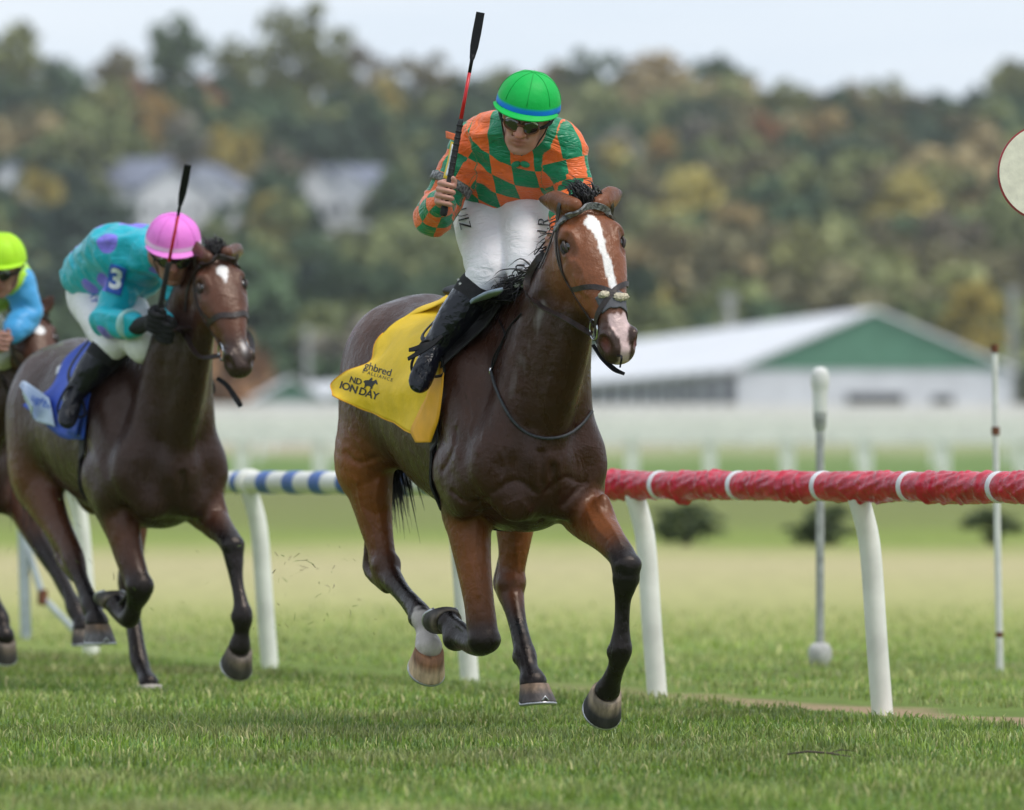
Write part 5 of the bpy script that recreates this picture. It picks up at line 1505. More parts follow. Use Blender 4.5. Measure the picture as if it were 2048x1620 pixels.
# ------------------------------------------------------------------ riders
SKIN = np.array([0.50, 0.25, 0.185])
def cloth_mat(name, mode, c1, c2, rough=0.45, wr=0.5, spec=0.4, seam=None):
    """silks: squares or patches laid out in the garment's own coordinates (attribute cuv)"""
    m = bpy.data.materials.new(name)
    m.use_nodes = True
    nt = m.node_tree; b = nt.nodes['Principled BSDF']; L = nt.links.new; N = nt.nodes.new
    a = N('ShaderNodeVertexColor'); a.layer_name = 'cuv'
    tcn = N('ShaderNodeTexCoord')
    if mode == 'check':
        ck = N('ShaderNodeTexChecker'); ck.inputs['Scale'].default_value = 1.0
        ck.inputs['Color1'].default_value = (*c1, 1); ck.inputs['Color2'].default_value = (*c2, 1)
        L(a.outputs['Color'], ck.inputs['Vector']); col = ck.outputs['Color']
    elif mode == 'patch':
        vo = N('ShaderNodeTexVoronoi'); vo.inputs['Scale'].default_value = 5.2; L(tcn.outputs['Object'], vo.inputs['Vector'])
        rr = N('ShaderNodeValToRGB'); rr.color_ramp.interpolation = 'CONSTANT'
        rr.color_ramp.elements[0].color = (*c2, 1); rr.color_ramp.elements[1].color = (*c1, 1); rr.color_ramp.elements[1].position = 0.33
        L(vo.outputs['Distance'], rr.inputs['Fac']); col = rr.outputs['Color']
    elif mode == 'attr':
        a2 = N('ShaderNodeVertexColor'); a2.layer_name = 'tint'; col = a2.outputs['Color']
    else:
        rgb = N('ShaderNodeRGB'); rgb.outputs[0].default_value = (*c1, 1); col = rgb.outputs[0]
    nz_ = N('ShaderNodeTexNoise'); nz_.inputs['Scale'].default_value = 12; nz_.inputs['Detail'].default_value = 4; L(tcn.outputs['Object'], nz_.inputs['Vector'])
    mr = N('ShaderNodeMapRange'); L(nz_.outputs['Fac'], mr.inputs['Value']); mr.inputs['To Min'].default_value = 0.85; mr.inputs['To Max'].default_value = 1.15
    hs = N('ShaderNodeHueSaturation'); L(col, hs.inputs['Color']); L(mr.outputs['Result'], hs.inputs['Value'])
    L(hs.outputs['Color'], b.inputs['Base Color'])
    b.inputs['Roughness'].default_value = rough; b.inputs['Specular IOR Level'].default_value = spec
    b.inputs['Sheen Weight'].default_value = 0.1
    mp = N('ShaderNodeMapping'); mp.inputs['Scale'].default_value = (1.0, 1.0, 2.2); mp.inputs['Rotation'].default_value = (0.5, 0.3, 0)
    L(tcn.outputs['Object'], mp.inputs['Vector'])
    n2 = N('ShaderNodeTexNoise'); n2.inputs['Scale'].default_value = 10; n2.inputs['Detail'].default_value = 3; n2.inputs['Distortion'].default_value = 1.6
    L(mp.outputs['Vector'], n2.inputs['Vector'])
    ab = N('ShaderNodeMath'); ab.operation = 'SUBTRACT'; L(n2.outputs['Fac'], ab.inputs[0]); ab.inputs[1].default_value = 0.5
    a3 = N('ShaderNodeMath'); a3.operation = 'ABSOLUTE'; L(ab.outputs[0], a3.inputs[0])
    bp = N('ShaderNodeBump'); bp.inputs['Strength'].default_value = wr; bp.inputs['Distance'].default_value = 0.03; bp.invert = True
    L(a3.outputs[0], bp.inputs['Height']); L(bp.outputs['Normal'], b.inputs['Normal'])
    return m

M_SKIN = mat('skin', SKIN, 0.48, var=0.06, scale=40, attr='coat', bump=0.12, bscale=240, sss=0.12, bdist=0.004)
M_PATENT = mat('patent_boot', (0.005, 0.006, 0.012), 0.07, var=0.1, bump=0.75, bscale=20, bdist=0.03, spec=0.42)
M_SOCK = mat('black_knit', (0.010, 0.010, 0.012), 0.85, var=0.2, scale=80, bump=0.3, bscale=200)
M_STIRRUP = mat('stirrup_iron', (0.35, 0.36, 0.38), 0.3, 0.9)
M_LEATHER = mat('brown_leather', (0.028, 0.016, 0.013), 0.42, var=0.25, scale=40, bump=0.2, bscale=120)
M_BLACKL = mat('black_leather', (0.005, 0.005, 0.006), 0.5, spec=0.25, var=0.2, scale=50, bump=0.2, bscale=120)
M_STEEL = mat('steel', (0.62, 0.63, 0.65), 0.2, 1.0)
M_LENS = mat('goggle_lens', (0.012, 0.010, 0.012), 0.05, coat=1.0, spec=0.8)
M_LETTER = mat('black_lettering', (0.012, 0.012, 0.014), 0.6)

def arc_len(V, spine):
    """nearest arc length and angle around a spine polyline"""
    S = spline(spine, 6)
    cum = np.concatenate([[0], np.cumsum(np.linalg.norm(np.diff(S, axis=0), axis=1))])
    best = np.full(len(V), 9.0); t_ = np.zeros(len(V)); ang = np.zeros(len(V))
    for i in range(len(S) - 1):
        a, b = S[i], S[i + 1]; L = np.linalg.norm(b - a)
        if L < 1e-6: continue
        w_ = (b - a) / L
        tt = np.clip((V - a) @ w_, 0, L)
        q = V - a - tt[:, None] * w_
        d = np.linalg.norm(q, axis=1)
        u = unit(np.cross(w_, (0.3, 0.2, 0.95))); v = np.cross(w_, u)
        m_ = d < best
        best = np.where(m_, d, best); t_ = np.where(m_, cum[i] + tt, t_); ang = np.where(m_, np.arctan2(q @ v, q @ u), ang)
    return best, t_, ang

def clip_plane(p, n, r=1.2, k=0.0):
    """half space cut: removes everything on the +n side of p"""
    p = np.asarray(p, float); n = unit(n)
    return lambda X, Y, Z: -((X - p[0]) * n[0] + (Y - p[1]) * n[1] + (Z - p[2]) * n[2])

def build_rider(fr, J, label, look, h=0.005):
    root = empty('person', fr.O, fr.rz, label, 'person', 'jockeys')
    pel, chest, neck = J['pelvis'], J['chest'], J['neck']
    ho, HR = J['head_o'], J['head_R']
    W = lambda x, y, z: ho + HR[0] * x + HR[1] * y + HR[2] * z
    B = []
    sk = J.get('skin', SKIN)
    lat = unit(np.asarray(J['shL']) - np.asarray(J['shR']))
    B.append(tube([pel, (pel + chest) / 2, chest, neck], [(0.135, 0.09), (0.12, 0.08), (0.14, 0.085), (0.058, 0.056)], u=lat, k=0.04, cols=[sk] * 4))
    B.append(tube([neck, (neck * 0.4 + W(-0.02, 0, -0.07) * 0.6), W(-0.02, 0, -0.02)], [0.056, 0.053, 0.055], k=0.03, cols=[sk] * 3))
    for s in 'RL':
        B.append(tube([J['sh' + s], J['el' + s]], [0.048, 0.038], k=0.02, cols=[sk] * 2)); B.append(tube([J['el' + s], J['wr' + s]], [0.038, 0.027], k=0.02, cols=[sk] * 2))
        B.append(tube([J['hip' + s], J['kn' + s]], [0.072, 0.050], k=0.02, cols=[sk] * 2)); B.append(tube([J['kn' + s], J['an' + s]], [0.046, 0.032], k=0.02, cols=[sk] * 2))
        B.append(tube([J['an' + s], J['an' + s] * 0.4 + J['toe' + s] * 0.6], [0.028, 0.020], k=0.015, cols=[sk] * 2))
        # hand closed round what it holds
        hc, hw, he1, he2 = J['hand' + s]
        Hh = lambda a, b, c: hc + he2 * a + he1 * b + hw * c
        B.append(tube([Hh(-0.012, -0.014, 0.034), Hh(-0.014, -0.014, -0.034)], [(0.026, 0.017), (0.024, 0.017)], u=he2, k=0.015, cols=[sk] * 2))
        B.append(tube([J['wr' + s], Hh(-0.014, -0.014, -0.01)], [(0.027, 0.023), (0.026, 0.018)], u=he2, k=0.02, cols=[sk] * 2))
        for i in range(4):
            z = 0.034 - 0.0225 * i
            g = (1.0, 1.06, 1.0, 0.86)[i]
            B.append(tube([Hh(-0.030, -0.006, z), Hh(-0.031 * g, 0.014 * g, z - 0.001), Hh(-0.012, 0.027 * g, z - 0.003), Hh(0.014 * g, 0.023 * g, z - 0.004), Hh(0.021 * g, 0.004, z - 0.003), Hh(0.010, -0.004, z - 0.002)],
                          [0.0105, 0.0115, 0.0098, 0.0098, 0.0092, 0.008], k=0.0045, sub=2, cols=[sk * (0.93 + 0.1 * (i % 2))] * 6))
        B.append(tube([Hh(-0.008, -0.016, 0.02), Hh(0.014, -0.006, 0.036), Hh(0.018, 0.012, 0.048), Hh(0.012, 0.022, 0.058)], [0.014, 0.0125, 0.011, 0.009], k=0.006, sub=2, cols=[sk] * 4))
    # head and face
    hd = []
    hd.append(ell(W(-0.008, 0, 0.03), (0.096, 0.077, 0.09), HR, k=0.03, col=sk))
    hd.append(ell(W(0.022, 0, -0.045), (0.066, 0.060, 0.078), HR, k=0.03, col=sk))
    for s in (-1, 1):
        hd.append(tube([W(-0.012, s * 0.064, -0.035), W(0.0, s * 0.058, -0.082), W(0.062, s * 0.022, -0.116)], [0.016, 0.018, 0.016], k=0.03, cols=[sk] * 3))
        hd.append(ell(W(0.060, s * 0.042, -0.032), (0.022, 0.020, 0.016), HR, k=0.022, col=sk * np.array([1.08, 0.95, 0.92])))
        hd.append(ell(W(0.058, s * 0.030, -0.072), (0.024, 0.020, 0.026), HR, k=0.02, col=sk))
        hd.append(ell(W(0.096, s * 0.0155, -0.049), (0.013, 0.0095, 0.010), HR, k=0.006, col=sk * np.array([1.05, 0.85, 0.82])))
        hd.append(ell(W(-0.012, s * 0.078, -0.015), (0.020, 0.009, 0.032), HR, k=0.008, col=sk * np.array([1.05, 0.88, 0.85])))
        hd.append(tube([W(0.076, s * 0.048, 0.010), W(0.086, s * 0.022, 0.016), W(0.088, 0, 0.012)], [0.010, 0.011, 0.009], k=0.014, cols=[sk] * 3))
    hd.append(tube([W(0.086, 0, 0.006), W(0.104, 0, -0.022), W(0.119, 0, -0.046)], [(0.011, 0.010), (0.012, 0.012), (0.0155, 0.013)], u=HR[1], k=0.012, cols=[sk, sk, sk * np.array([1.1, 0.85, 0.8])]))
    hd.append(ell(W(0.074, 0, -0.118), (0.021, 0.024, 0.017), HR, k=0.018, col=sk))
    hd.append(ell(W(0.078, 0, -0.080), (0.020, 0.032, 0.024), HR, k=0.015, col=sk))
    lip = sk * np.array([0.72, 0.38, 0.37])
    hd.append(tube([W(0.078, -0.026, -0.082), W(0.095, -0.008, -0.0745), W(0.096, 0, -0.0760), W(0.095, 0.008, -0.0745), W(0.078, 0.026, -0.082)], [0.0035, 0.0058, 0.0055, 0.0058, 0.0035], k=0.005, cols=[lip] * 5))
    hd.append(tube([W(0.076, -0.022, -0.085), W(0.094, 0, -0.0895), W(0.076, 0.022, -0.085)], [0.004, 0.0075, 0.004], k=0.005, cols=[lip] * 3))
    B += hd
    for s in (-1, 1):
        B.append(ell(W(0.098, s * 0.031, -0.006), (0.018, 0.018, 0.012), HR, k=0.012, op='sub'))
        B.append(ell(W(0.100, s * 0.0085, -0.0535), (0.006, 0.005, 0.005), HR, k=0.004, op='sub'))
        B.append(tube([W(0.086, s * 0.020, -0.052), W(0.076, s * 0.034, -0.078)], [0.004, 0.0025], k=0.008, op='sub'))       # nasolabial folds
    B.append(tube([W(0.090, -0.024, -0.0822), W(0.104, 0, -0.0818), W(0.090, 0.024, -0.0822)], [0.003, 0.0055, 0.003], k=0.003, op='sub'))
    V, Q = mesh_sdf(B, h * 0.85, 2)
    C = colour_of(V, B, 0.006)
    rel = (V - ho) @ HR.T
    st = np.exp(-(((rel[:, 0] - 0.07) / 0.04) ** 2 + (rel[:, 1] / 0.05) ** 2 + ((rel[:, 2] + 0.10) / 0.035) ** 2))
    C = C * (1 - 0.22 * st[:, None] * J.get('stubble', 0.6))
    me = mesh_np('body', V, Q); set_attr(me, 'coat', C)
    obj_from('body', me, root, M_SKIN)
    # ---- silks
    S = []
    hem = pel + (chest - pel) * J.get('hem', 0.12)
    S.append(tube([pel + (chest - pel) * -0.02, hem, (pel * 0.45 + chest * 0.55), chest + (neck - chest) * 0.12, neck + (chest - neck) * 0.12], [(0.17, 0.125), (0.185, 0.135), (0.185, 0.135), (0.19, 0.13), (0.078, 0.07)], u=lat, k=0.05))
    for s in 'RL':
        sh, el, wr = J['sh' + s], J['el' + s], J['wr' + s]
        S.append(tube([sh + (neck - sh) * 0.35, sh, sh + (el - sh) * 0.5, el, el + (wr - el) * 0.5, el + (wr - el) * 0.86, el + (wr - el) * 0.96], [0.070, 0.075, 0.072, 0.071, 0.066, 0.050, 0.034], k=0.05))
    ax_t = unit(chest - pel)
    def wr_(P):
        q = P @ np.array([[1.0, 0.2, 0.1], [0.1, 1.0, 0.3], [0.2, 0.1, 1.6]])
        a = 1 - np.abs(wav(q, 20, 1, 2)) * 1.3
        b_ = 1 - np.abs(wav(P, 48, 6, 2)) * 1.3
        return -0.0095 * a - 0.004 * b_ + 0.006
    S.append(Prim(pel - 0.6, pel + 0.6, clip_plane(pel + (chest - pel) * J.get('cut', -0.06), -ax_t), 0.0, None, 'sub'))
    V, Q = mesh_sdf(S, h, 1, wr_)
    dT, tT, aT = arc_len(V, [pel, chest, neck])
    ref = pel
    lx = (V - ref) @ lat
    up_t = np.cross(lat, ax_t)
    cuv = np.zeros((len(V), 3))
    cs = J.get('square', 0.083)
    fr_ = np.where((V - ref) @ up_t > 0, 0.0, 1.0)
    cuv[:, 0] = lx / cs + 20.5 + J.get('cu0', 0); cuv[:, 1] = tT / cs + 20.0 + J.get('cv0', 0)
    for s in 'RL':
        d, t, a = arc_len(V, [J['sh' + s] + (J['el' + s] - J['sh' + s]) * 0.12, J['el' + s], J['wr' + s]])
        side = (lx < 0) if s == 'R' else (lx > 0)
        sleeve = (d < 0.112) & ((d / 0.075 < dT / 0.15) | (np.abs(lx) > 0.20))
        cuv[sleeve, 0] = (a[sleeve] / (2 * np.pi) * 6 + 20.2); cuv[sleeve, 1] = t[sleeve] / 0.085 + 20.6
    cuv[:, 2] = 0.5
    me = mesh_np('silks', V, Q); set_attr(me, 'cuv', cuv)
    if look.get('tint'): set_attr(me, 'tint', look['tint'](V, lx, tT, J))
    silks = obj_from('silks', me, root, look['silks'])
    bvh_s = BVHTree.FromPolygons([tuple(v) for v in V], [tuple(q) for q in Q])
    # ---- breeches
    T = []
    T.append(tube([pel + (chest - pel) * 0.25, pel, (J['hipR'] + J['hipL']) / 2], [(0.15, 0.11), (0.165, 0.12), (0.15, 0.11)], u=lat, k=0.05))
    for s in 'RL':
        hp_, kn, an = J['hip' + s], J['kn' + s], J['an' + s]
        T.append(tube([hp_ + (kn - hp_) * -0.05, hp_ + (kn - hp_) * 0.35, hp_ + (kn - hp_) * 0.7, kn, kn + (an - kn) * 0.16, kn + (an - kn) * 0.26], [0.112, 0.103, 0.094, 0.080, 0.068, 0.056], k=0.022))
    def wr2(P):
        a = 1 - np.abs(wav(P @ np.diag([1, 1, 0.55]), 30, 9, 2)) * 1.3
        return -0.006 * a + 0.003
    V, Q = mesh_sdf(T, h, 1, wr2)
    me = mesh_np('breeches', V, Q)
    br = obj_from('breeches', me, root, look['breeches'])
    bvh_b = BVHTree.FromPolygons([tuple(v) for v in V], [tuple(q) for q in Q])
    # ---- boots
    for s in 'RL':
        kn, an, toe = J['kn' + s], J['an' + s], J['toe' + s]
        MB_ = tube([kn + (an - kn) * 0.10, kn + (an - kn) * 0.22, kn + (an - kn) * 0.40], [0.062, 0.072, 0.069], k=0.01)
        V, Q = mesh_sdf([MB_], h * 1.2, 1)
        obj_from('knee_band', mesh_np('knee_band', V, Q), root, M_SOCK)
        fd = unit(toe - an)
        heel = an - np.array([0.035, 0, 0.0]) + fd * 0.035
        bt_ = [tube([kn + (an - kn) * 0.36, kn + (an - kn) * 0.6, kn + (an - kn) * 0.85, an], [0.070, 0.066, 0.052, 0.046], k=0.01),
               tube([heel, an + fd * 0.05, toe - fd * 0.03, toe], [(0.034, 0.036), (0.041, 0.040), (0.044, 0.030), (0.034, 0.020)], u=J.get('foot_u', lat), k=0.035)]
        def wr3(P):
            near_an = np.exp(-((np.linalg.norm(P - an, axis=1) / 0.07) ** 2))
            return -0.0045 * near_an * wav(P, 75, 3, 1)
        V, Q = mesh_sdf(bt_, h, 1, wr3)
        bo_ = obj_from('boot', mesh_np('boot', V, Q), root, M_PATENT)
    # ---- helmet: cap cover over shell, band, peak
    prof = []
    n = 72
    Vh, Fh, Ch = [], [], []
    rows = 18
    for i in range(rows + 1):
        ph = (math.pi / 2) * (1 - i / rows)                      # from crown to rim
        for k in range(n):
            a = 2 * math.pi * k / n
            rx, ry, rz = 0.138, 0.119, 0.135
            facet = 1 + 0.016 * (abs(math.cos(4 * a + 0.4)) - 0.6) * math.cos(ph) ** 0.5
            x, y = rx * math.cos(a) * math.cos(ph) ** 0.8 * facet, ry * math.sin(a) * math.cos(ph) ** 0.8 * facet
            z = 0.030 + rz * 0.95 * math.sin(ph) - 0.012 * max(0, -math.cos(a)) * math.cos(ph)
            Vh.append(tuple(W(x - 0.008, y, z)))
            u_ = i / rows
            Ch.append(look['cap'] if u_ < 0.86 else look['band'])
    for i in range(rows):
        for k in range(n):
            a, b_ = i * n + k, i * n + (k + 1) % n
            Fh.append((a, a + n, b_ + n, b_))
    low = rows * n
    for k in range(n):                                             # turned-in rim
        a = 2 * math.pi * k / n
        Vh.append(tuple(W(0.118 * math.cos(a) - 0.008, 0.100 * math.sin(a), 0.027))); Ch.append(look['cap'])
    for k in range(n):
        Fh.append((low + k, low + n + k, low + n + (k + 1) % n, low + (k + 1) % n))
    me = bpy.data.meshes.new('helmet'); me.from_pydata(Vh, [], Fh); me.update()
    set_attr(me, 'tint', np.array(Ch))
    hel = obj_from('helmet', me, root, M_CAP)
    for q in range(4):
        a = q * math.pi / 4 + 0.1
        pts = []
        for j in range(21):
            ph = math.pi * j / 20
            if ph <= math.pi / 2: aa, p_ = a, ph
            else: aa, p_ = a + math.pi, math.pi - ph
            if p_ < 0.24: continue
            cc = math.cos(p_) ** 0.8
            fac = 1 + 0.016 * (abs(math.cos(4 * aa + 0.4)) - 0.6) * math.cos(p_) ** 0.5
            pts.append(Vector(W(0.1385 * math.cos(aa) * cc * fac - 0.008, 0.1195 * math.sin(aa) * cc * fac, 0.0302 + 0.1285 * math.sin(p_) - 0.012 * max(0, -math.cos(aa)) * math.cos(p_))))
        sm_ = MB().tube(pts, 0.0016, 5).build('seam', None, hel, True)
        set_attr(sm_.data, 'tint', np.array([np.array(look['cap']) * 0.8] * len(sm_.data.vertices))); sm_.data.materials.clear(); sm_.data.materials.append(M_CAP)
    # peak
    pv, pf = [], []
    for j in range(7):
        t = j / 6
        for k in range(17):
            a = math.radians(-72 + 144 * k / 16)
            w_ = math.cos(a) ** 0.7
            pv.append(tuple(W((0.130 + 0.030 * t * w_) * math.cos(a), (0.118 + 0.020 * t * w_) * math.sin(a), 0.036 - 0.012 * t * w_ )))
    for j in range(6):
        for k in range(16):
            a = j * 17 + k
            pf.append((a, a + 1, a + 18, a + 17))
    me = bpy.data.meshes.new('peak'); me.from_pydata(pv, [], pf); me.update(); set_attr(me, 'tint', np.array([look.get('peak', look['cap'])] * len(pv)))
    pk = obj_from('peak', me, hel, M_CAP)
    sm = pk.modifiers.new('thickness', 'SOLIDIFY'); sm.thickness = 0.004
    # goggles
    gz = J.get('goggle_z', -0.013)
    for s in (-1, 1):
        vs = []
        n2 = 20
        for k in range(n2):
            a = 2 * math.pi * k / n2
            yy = s * 0.0335 + 0.031 * math.cos(a) * (1 if abs(math.cos(a)) < 0.9 else 1.0); zz = gz + 0.025 * math.sin(a) - (0.004 if math.cos(a) * s < 0 else 0)
            vs.append((yy, zz))
        def gx(y, z): return 0.112 - 3.4 * y * y - 0.4 * abs(z - gz)
        vv = [tuple(W(gx(y, z), y, z)) for y, z in vs] + [tuple(W(gx(s * 0.0335, gz) + 0.003, s * 0.0335, gz))]
        me = bpy.data.meshes.new('goggle_lens'); me.from_pydata(vv, [], [(k, (k + 1) % n2, n2) if s > 0 else ((k + 1) % n2, k, n2) for k in range(n2)]); me.update()
        obj_from('goggle_lens', me, root, M_LENS)
        MB().tube([Vector(W(gx(y, z) - 0.001, y, z)) for y, z in vs] + [Vector(W(gx(*vs[0]) - 0.001, *vs[0]))], 0.0042, 6, caps=False).build('goggle_frame', look['goggle'], root, True)
        MB().tube([Vector(W(gx(s * 0.064, gz), s * 0.064, gz)), Vector(W(0.075, s * 0.082, gz + 0.004)), Vector(W(0.02, s * 0.098, gz + 0.008)), Vector(W(-0.05, s * 0.10, gz + 0.016))], [0.006, 0.009, 0.010, 0.010], 8, squash=0.35, up=tuple(HR[1])).build('goggle_strap', M_SOCK, root, True)
        MB().tube([Vector(W(0.03, s * 0.094, 0.015)), Vector(W(0.02, s * 0.080, -0.05)), Vector(W(0.035, s * 0.056, -0.108)), Vector(W(0.06, s * 0.012, -0.140))], 0.006, 8, squash=0.5, up=tuple(HR[1])).build('chin_strap', M_LEATHER, root, True)
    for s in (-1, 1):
        MB().tube([Vector(W(gx(s * 0.062, gz) + 0.002, s * 0.060, gz + 0.014)), Vector(W(gx(s * 0.05, gz) + 0.002, s * 0.046, gz + 0.023)), Vector(W(gx(s * 0.03, gz), s * 0.030, gz + 0.025))], [0.002, 0.0045, 0.002], 6).build('goggle_glint', M_STRAP, root, True)  # white tubes stand in for reflections at the frame's upper corners
    MB().tube([Vector(W(0.110, -0.012, gz + 0.004)), Vector(W(0.115, 0, gz + 0.004)), Vector(W(0.110, 0.012, gz + 0.004))], 0.006, 8).build('goggle_bridge', look['goggle'], root, True)
    # fabric under-brim liner
    return root, bvh_s, bvh_b, W, silks, br

M_CAP = mat('cap_cover', (0.1, 0.5, 0.1), 0.55, attr='tint', var=0.03, scale=8, bump=0.4, bscale=18, spec=0.3, bdist=0.012)

def look_at(face, up):
    x = unit(face); z = np.asarray(up, float); z = unit(z - x * (z @ x)); return np.array([x, np.cross(z, x), z])

# ---------------- leading rider
D1 = FR1.dep
K1 = {}
K1['pelvis'] = D1(1004, 392, 22.28); K1['chest'] = D1(1040, 300, 22.06); K1['neck'] = D1(1050, 258, 21.95)
K1['shR'] = D1(948, 284, 22.10); K1['shL'] = D1(1130, 288, 22.00)
K1['elR'] = D1(868, 432, 22.06); K1['wrR'] = D1(884, 404, 21.86)
K1['elL'] = D1(1148, 395, 21.98); K1['wrL'] = D1(1120, 470, 21.80)
K1['hipR'] = D1(962, 412, 22.30); K1['hipL'] = D1(1048, 412, 22.22)
K1['knR'] = D1(976, 545, 21.99); K1['knL'] = D1(1060, 545, 21.90)
K1['anR'] = D1(868, 694, 21.97); K1['toeR'] = D1(836, 772, 21.88)
K1['anL'] = np.array((-0.50, 0.31, 1.45)); K1['toeL'] = np.array((-0.42, 0.32, 1.33))
hf = FR1.dirl((-0.17, -0.92, -0.34)); hu = FR1.dirl((0.17, -0.30, 0.94))
K1['head_R'] = look_at(hf, hu)
K1['head_o'] = D1(1053, 228, 21.84)
wb, wt = D1(887, 428, 21.79), D1(961, 25, 21.84)
wd_ = unit(wt - wb)
cam_dir = FR1.dirl((0, -1, 0)); e1 = unit(cam_dir - wd_ * (cam_dir @ wd_)); e2 = unit(np.cross(wd_, e1)); 
if e2 @ FR1.dirl((1, 0, 0)) < 0: e2 = -e2
K1['handR'] = (D1(894, 388, 21.79), wd_, e1, e2)
l1 = FR1.dirl((0.2, -0.3, 0.9)); l2 = unit(np.cross(l1, e1))
K1['handL'] = (D1(1112, 488, 21.74), unit(l1), e1, l2)
K1['foot_u'] = unit(FR1.dirl((0.9, 0.1, -0.5)))
GREEN, ORANGE = (0.0, 0.235, 0.105), (0.90, 0.165, 0.032)
M_SILK1 = cloth_mat('silks_green_orange', 'check', GREEN, ORANGE, 0.36, 0.7)
M_BREECH = cloth_mat('white_breeches', 'plain', (0.80, 0.78, 0.80), None, 0.6, 0.45)
M_GOG1 = mat('goggle_brown', (0.16, 0.05, 0.025), 0.35)
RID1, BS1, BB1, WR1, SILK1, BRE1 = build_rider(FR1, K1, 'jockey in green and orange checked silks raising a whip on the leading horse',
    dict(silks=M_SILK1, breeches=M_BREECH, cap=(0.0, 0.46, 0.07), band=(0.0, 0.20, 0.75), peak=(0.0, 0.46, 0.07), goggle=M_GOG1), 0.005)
# ------------------------------------------------------------------ tack helpers
def ray_hit(fr, bvh, px, py):
    """where the sight line through a photo pixel first meets a skin (in the horse's frame)"""
    o = fr.loc((0, 0, CAMH)); d = fr.dirl(unit(np.array([(px - 1024) / FPX, 1, -(py - HORY) / FPX])))
    r = bvh.ray_cast(Vector(o), Vector(d))
    return (np.array(r[0]), np.array(r[1])) if r[0] is not None else (None, None)

def snap(bvh, p, off=0.006):
    q, n, i, d = bvh.find_nearest(Vector(p))
    return np.array(q) + np.array(n) * off, np.array(n)

def ribbon(name, pts, wd, m, parent, bvh=None, off=0.005, thick=0.004, n=6, normals=None, subs=6):
    """flat strap along pts, lying on the skin of bvh when given"""
    P = spline(pts, subs)
    N = []
    if bvh is not None:
        for i in range(len(P)):
            P[i], nn = snap(bvh, P[i], off); N.append(nn)
        for _ in range(5):
            P[1:-1] = P[1:-1] * 0.5 + (P[:-2] + P[2:]) * 0.25
        N = np.array(N)
    else:
        N = np.array([normals] * len(P)) if np.ndim(normals) == 1 else spline(normals, subs)
    T = np.gradient(P, axis=0); T /= np.linalg.norm(T, axis=1)[:, None] + 1e-9
    V, F = [], []
    wds = wd if hasattr(wd, '__len__') else [wd] * 2
    for i in range(len(P)):
        w_ = np.interp(i / (len(P) - 1), np.linspace(0, 1, len(wds)), wds)
        nn = unit(N[i] - T[i] * (N[i] @ T[i])); b = np.cross(T[i], nn)
        for a, c in ((-1, -1), (1, -1), (1, 1), (-1, 1)):
            V.append(tuple(P[i] + b * a * w_ / 2 + nn * c * thick / 2))
    for i in range(len(P) - 1):
        for k in range(4):
            a, b = i * 4 + k, i * 4 + (k + 1) % 4
            F.append((a, b, b + 4, a + 4))
    F.append((3, 2, 1, 0)); m4 = (len(P) - 1) * 4; F.append((m4, m4 + 1, m4 + 2, m4 + 3))
    me = bpy.data.meshes.new(name); me.from_pydata(V, [], F); me.update()
    o = obj_from(name, me, parent, m)
    me.set_sharp_from_angle(angle=math.radians(50))
    return o

def ring_at(name, c, nrm, r, tr, m, parent, sq=1.0, up=(0, 0, 1)):
    A = axes(nrm, up)
    pts = [Vector(np.asarray(c) + A[1] * r * math.cos(a) + A[2] * r * sq * math.sin(a)) for a in np.linspace(0, 2 * math.pi, 25)]
    return MB().tube(pts, tr, 8, caps=False).build(name, m, parent, True)

def sheet(name, grid, m, parent, bvh=None, off=0.012, n=6, thick=0.003, ripple=0.0, seed=1):
    """cloth through a grid of control points (rows x cols x 3), kept outside bvh"""
    G = np.asarray(grid, float)
    A = np.array([spline(r, n) for r in G])                        # rows x m x 3
    A = np.array([spline(A[:, j], n) for j in range(A.shape[1])])   # m x k x 3
    mrow, k = A.shape[:2]
    V = A.reshape(-1, 3)
    if ripple:
        V = V + ripple * np.stack([wav(V, 30, seed, 2), wav(V, 28, seed + 1, 2), wav(V, 26, seed + 2, 2)], 1)
    if bvh is not None:
        for i in range(len(V)):
            q, nn, _, d = bvh.find_nearest(Vector(V[i]))
            q = np.array(q); nn = np.array(nn)
            s = (V[i] - q) @ nn
            if s < off: V[i] = V[i] + nn * (off - s)
    ii = (np.arange(mrow - 1)[:, None] * k + np.arange(k - 1)[None, :]).ravel()
    me = mesh_np(name, V, np.stack([ii, ii + 1, ii + 1 + k, ii + k], 1))
    o = obj_from(name, me, parent, m)
    sm = o.modifiers.new('thickness', 'SOLIDIFY'); sm.thickness = thick; sm.offset = 0
    return o, BVHTree.FromPolygons([tuple(v) for v in V], [tuple(q) for q in np.stack([ii, ii + 1, ii + 1 + k, ii + k], 1)])

def text_flat(body, size, space=1.0, bold=0.0):
    cu = bpy.data.curves.new('lettering', 'FONT')
    cu.body = body; cu.size = size; cu.space_character = space; cu.align_x = 'CENTER'; cu.align_y = 'CENTER'; cu.offset = bold; cu.resolution_u = 3
    o = bpy.data.objects.new('lettering', cu); COL.objects.link(o)
    dg = bpy.context.evaluated_depsgraph_get()
    me = bpy.data.meshes.new_from_object(o.evaluated_get(dg))
    bpy.data.objects.remove(o); bpy.data.curves.remove(cu)
    bm = bmesh.new(); bm.from_mesh(me)
    bmesh.ops.triangulate(bm, faces=bm.faces[:])
    for _ in range(2):
        bmesh.ops.subdivide_edges(bm, edges=[e for e in bm.edges if e.calc_length() > size * 0.15], cuts=1)
        bmesh.ops.triangulate(bm, faces=bm.faces[:])
    V = np.array([v.co[:2] for v in bm.verts]); F = [tuple(v.index for v in f.verts) for f in bm.faces]
    bm.free(); bpy.data.meshes.remove(me)
    return V, F

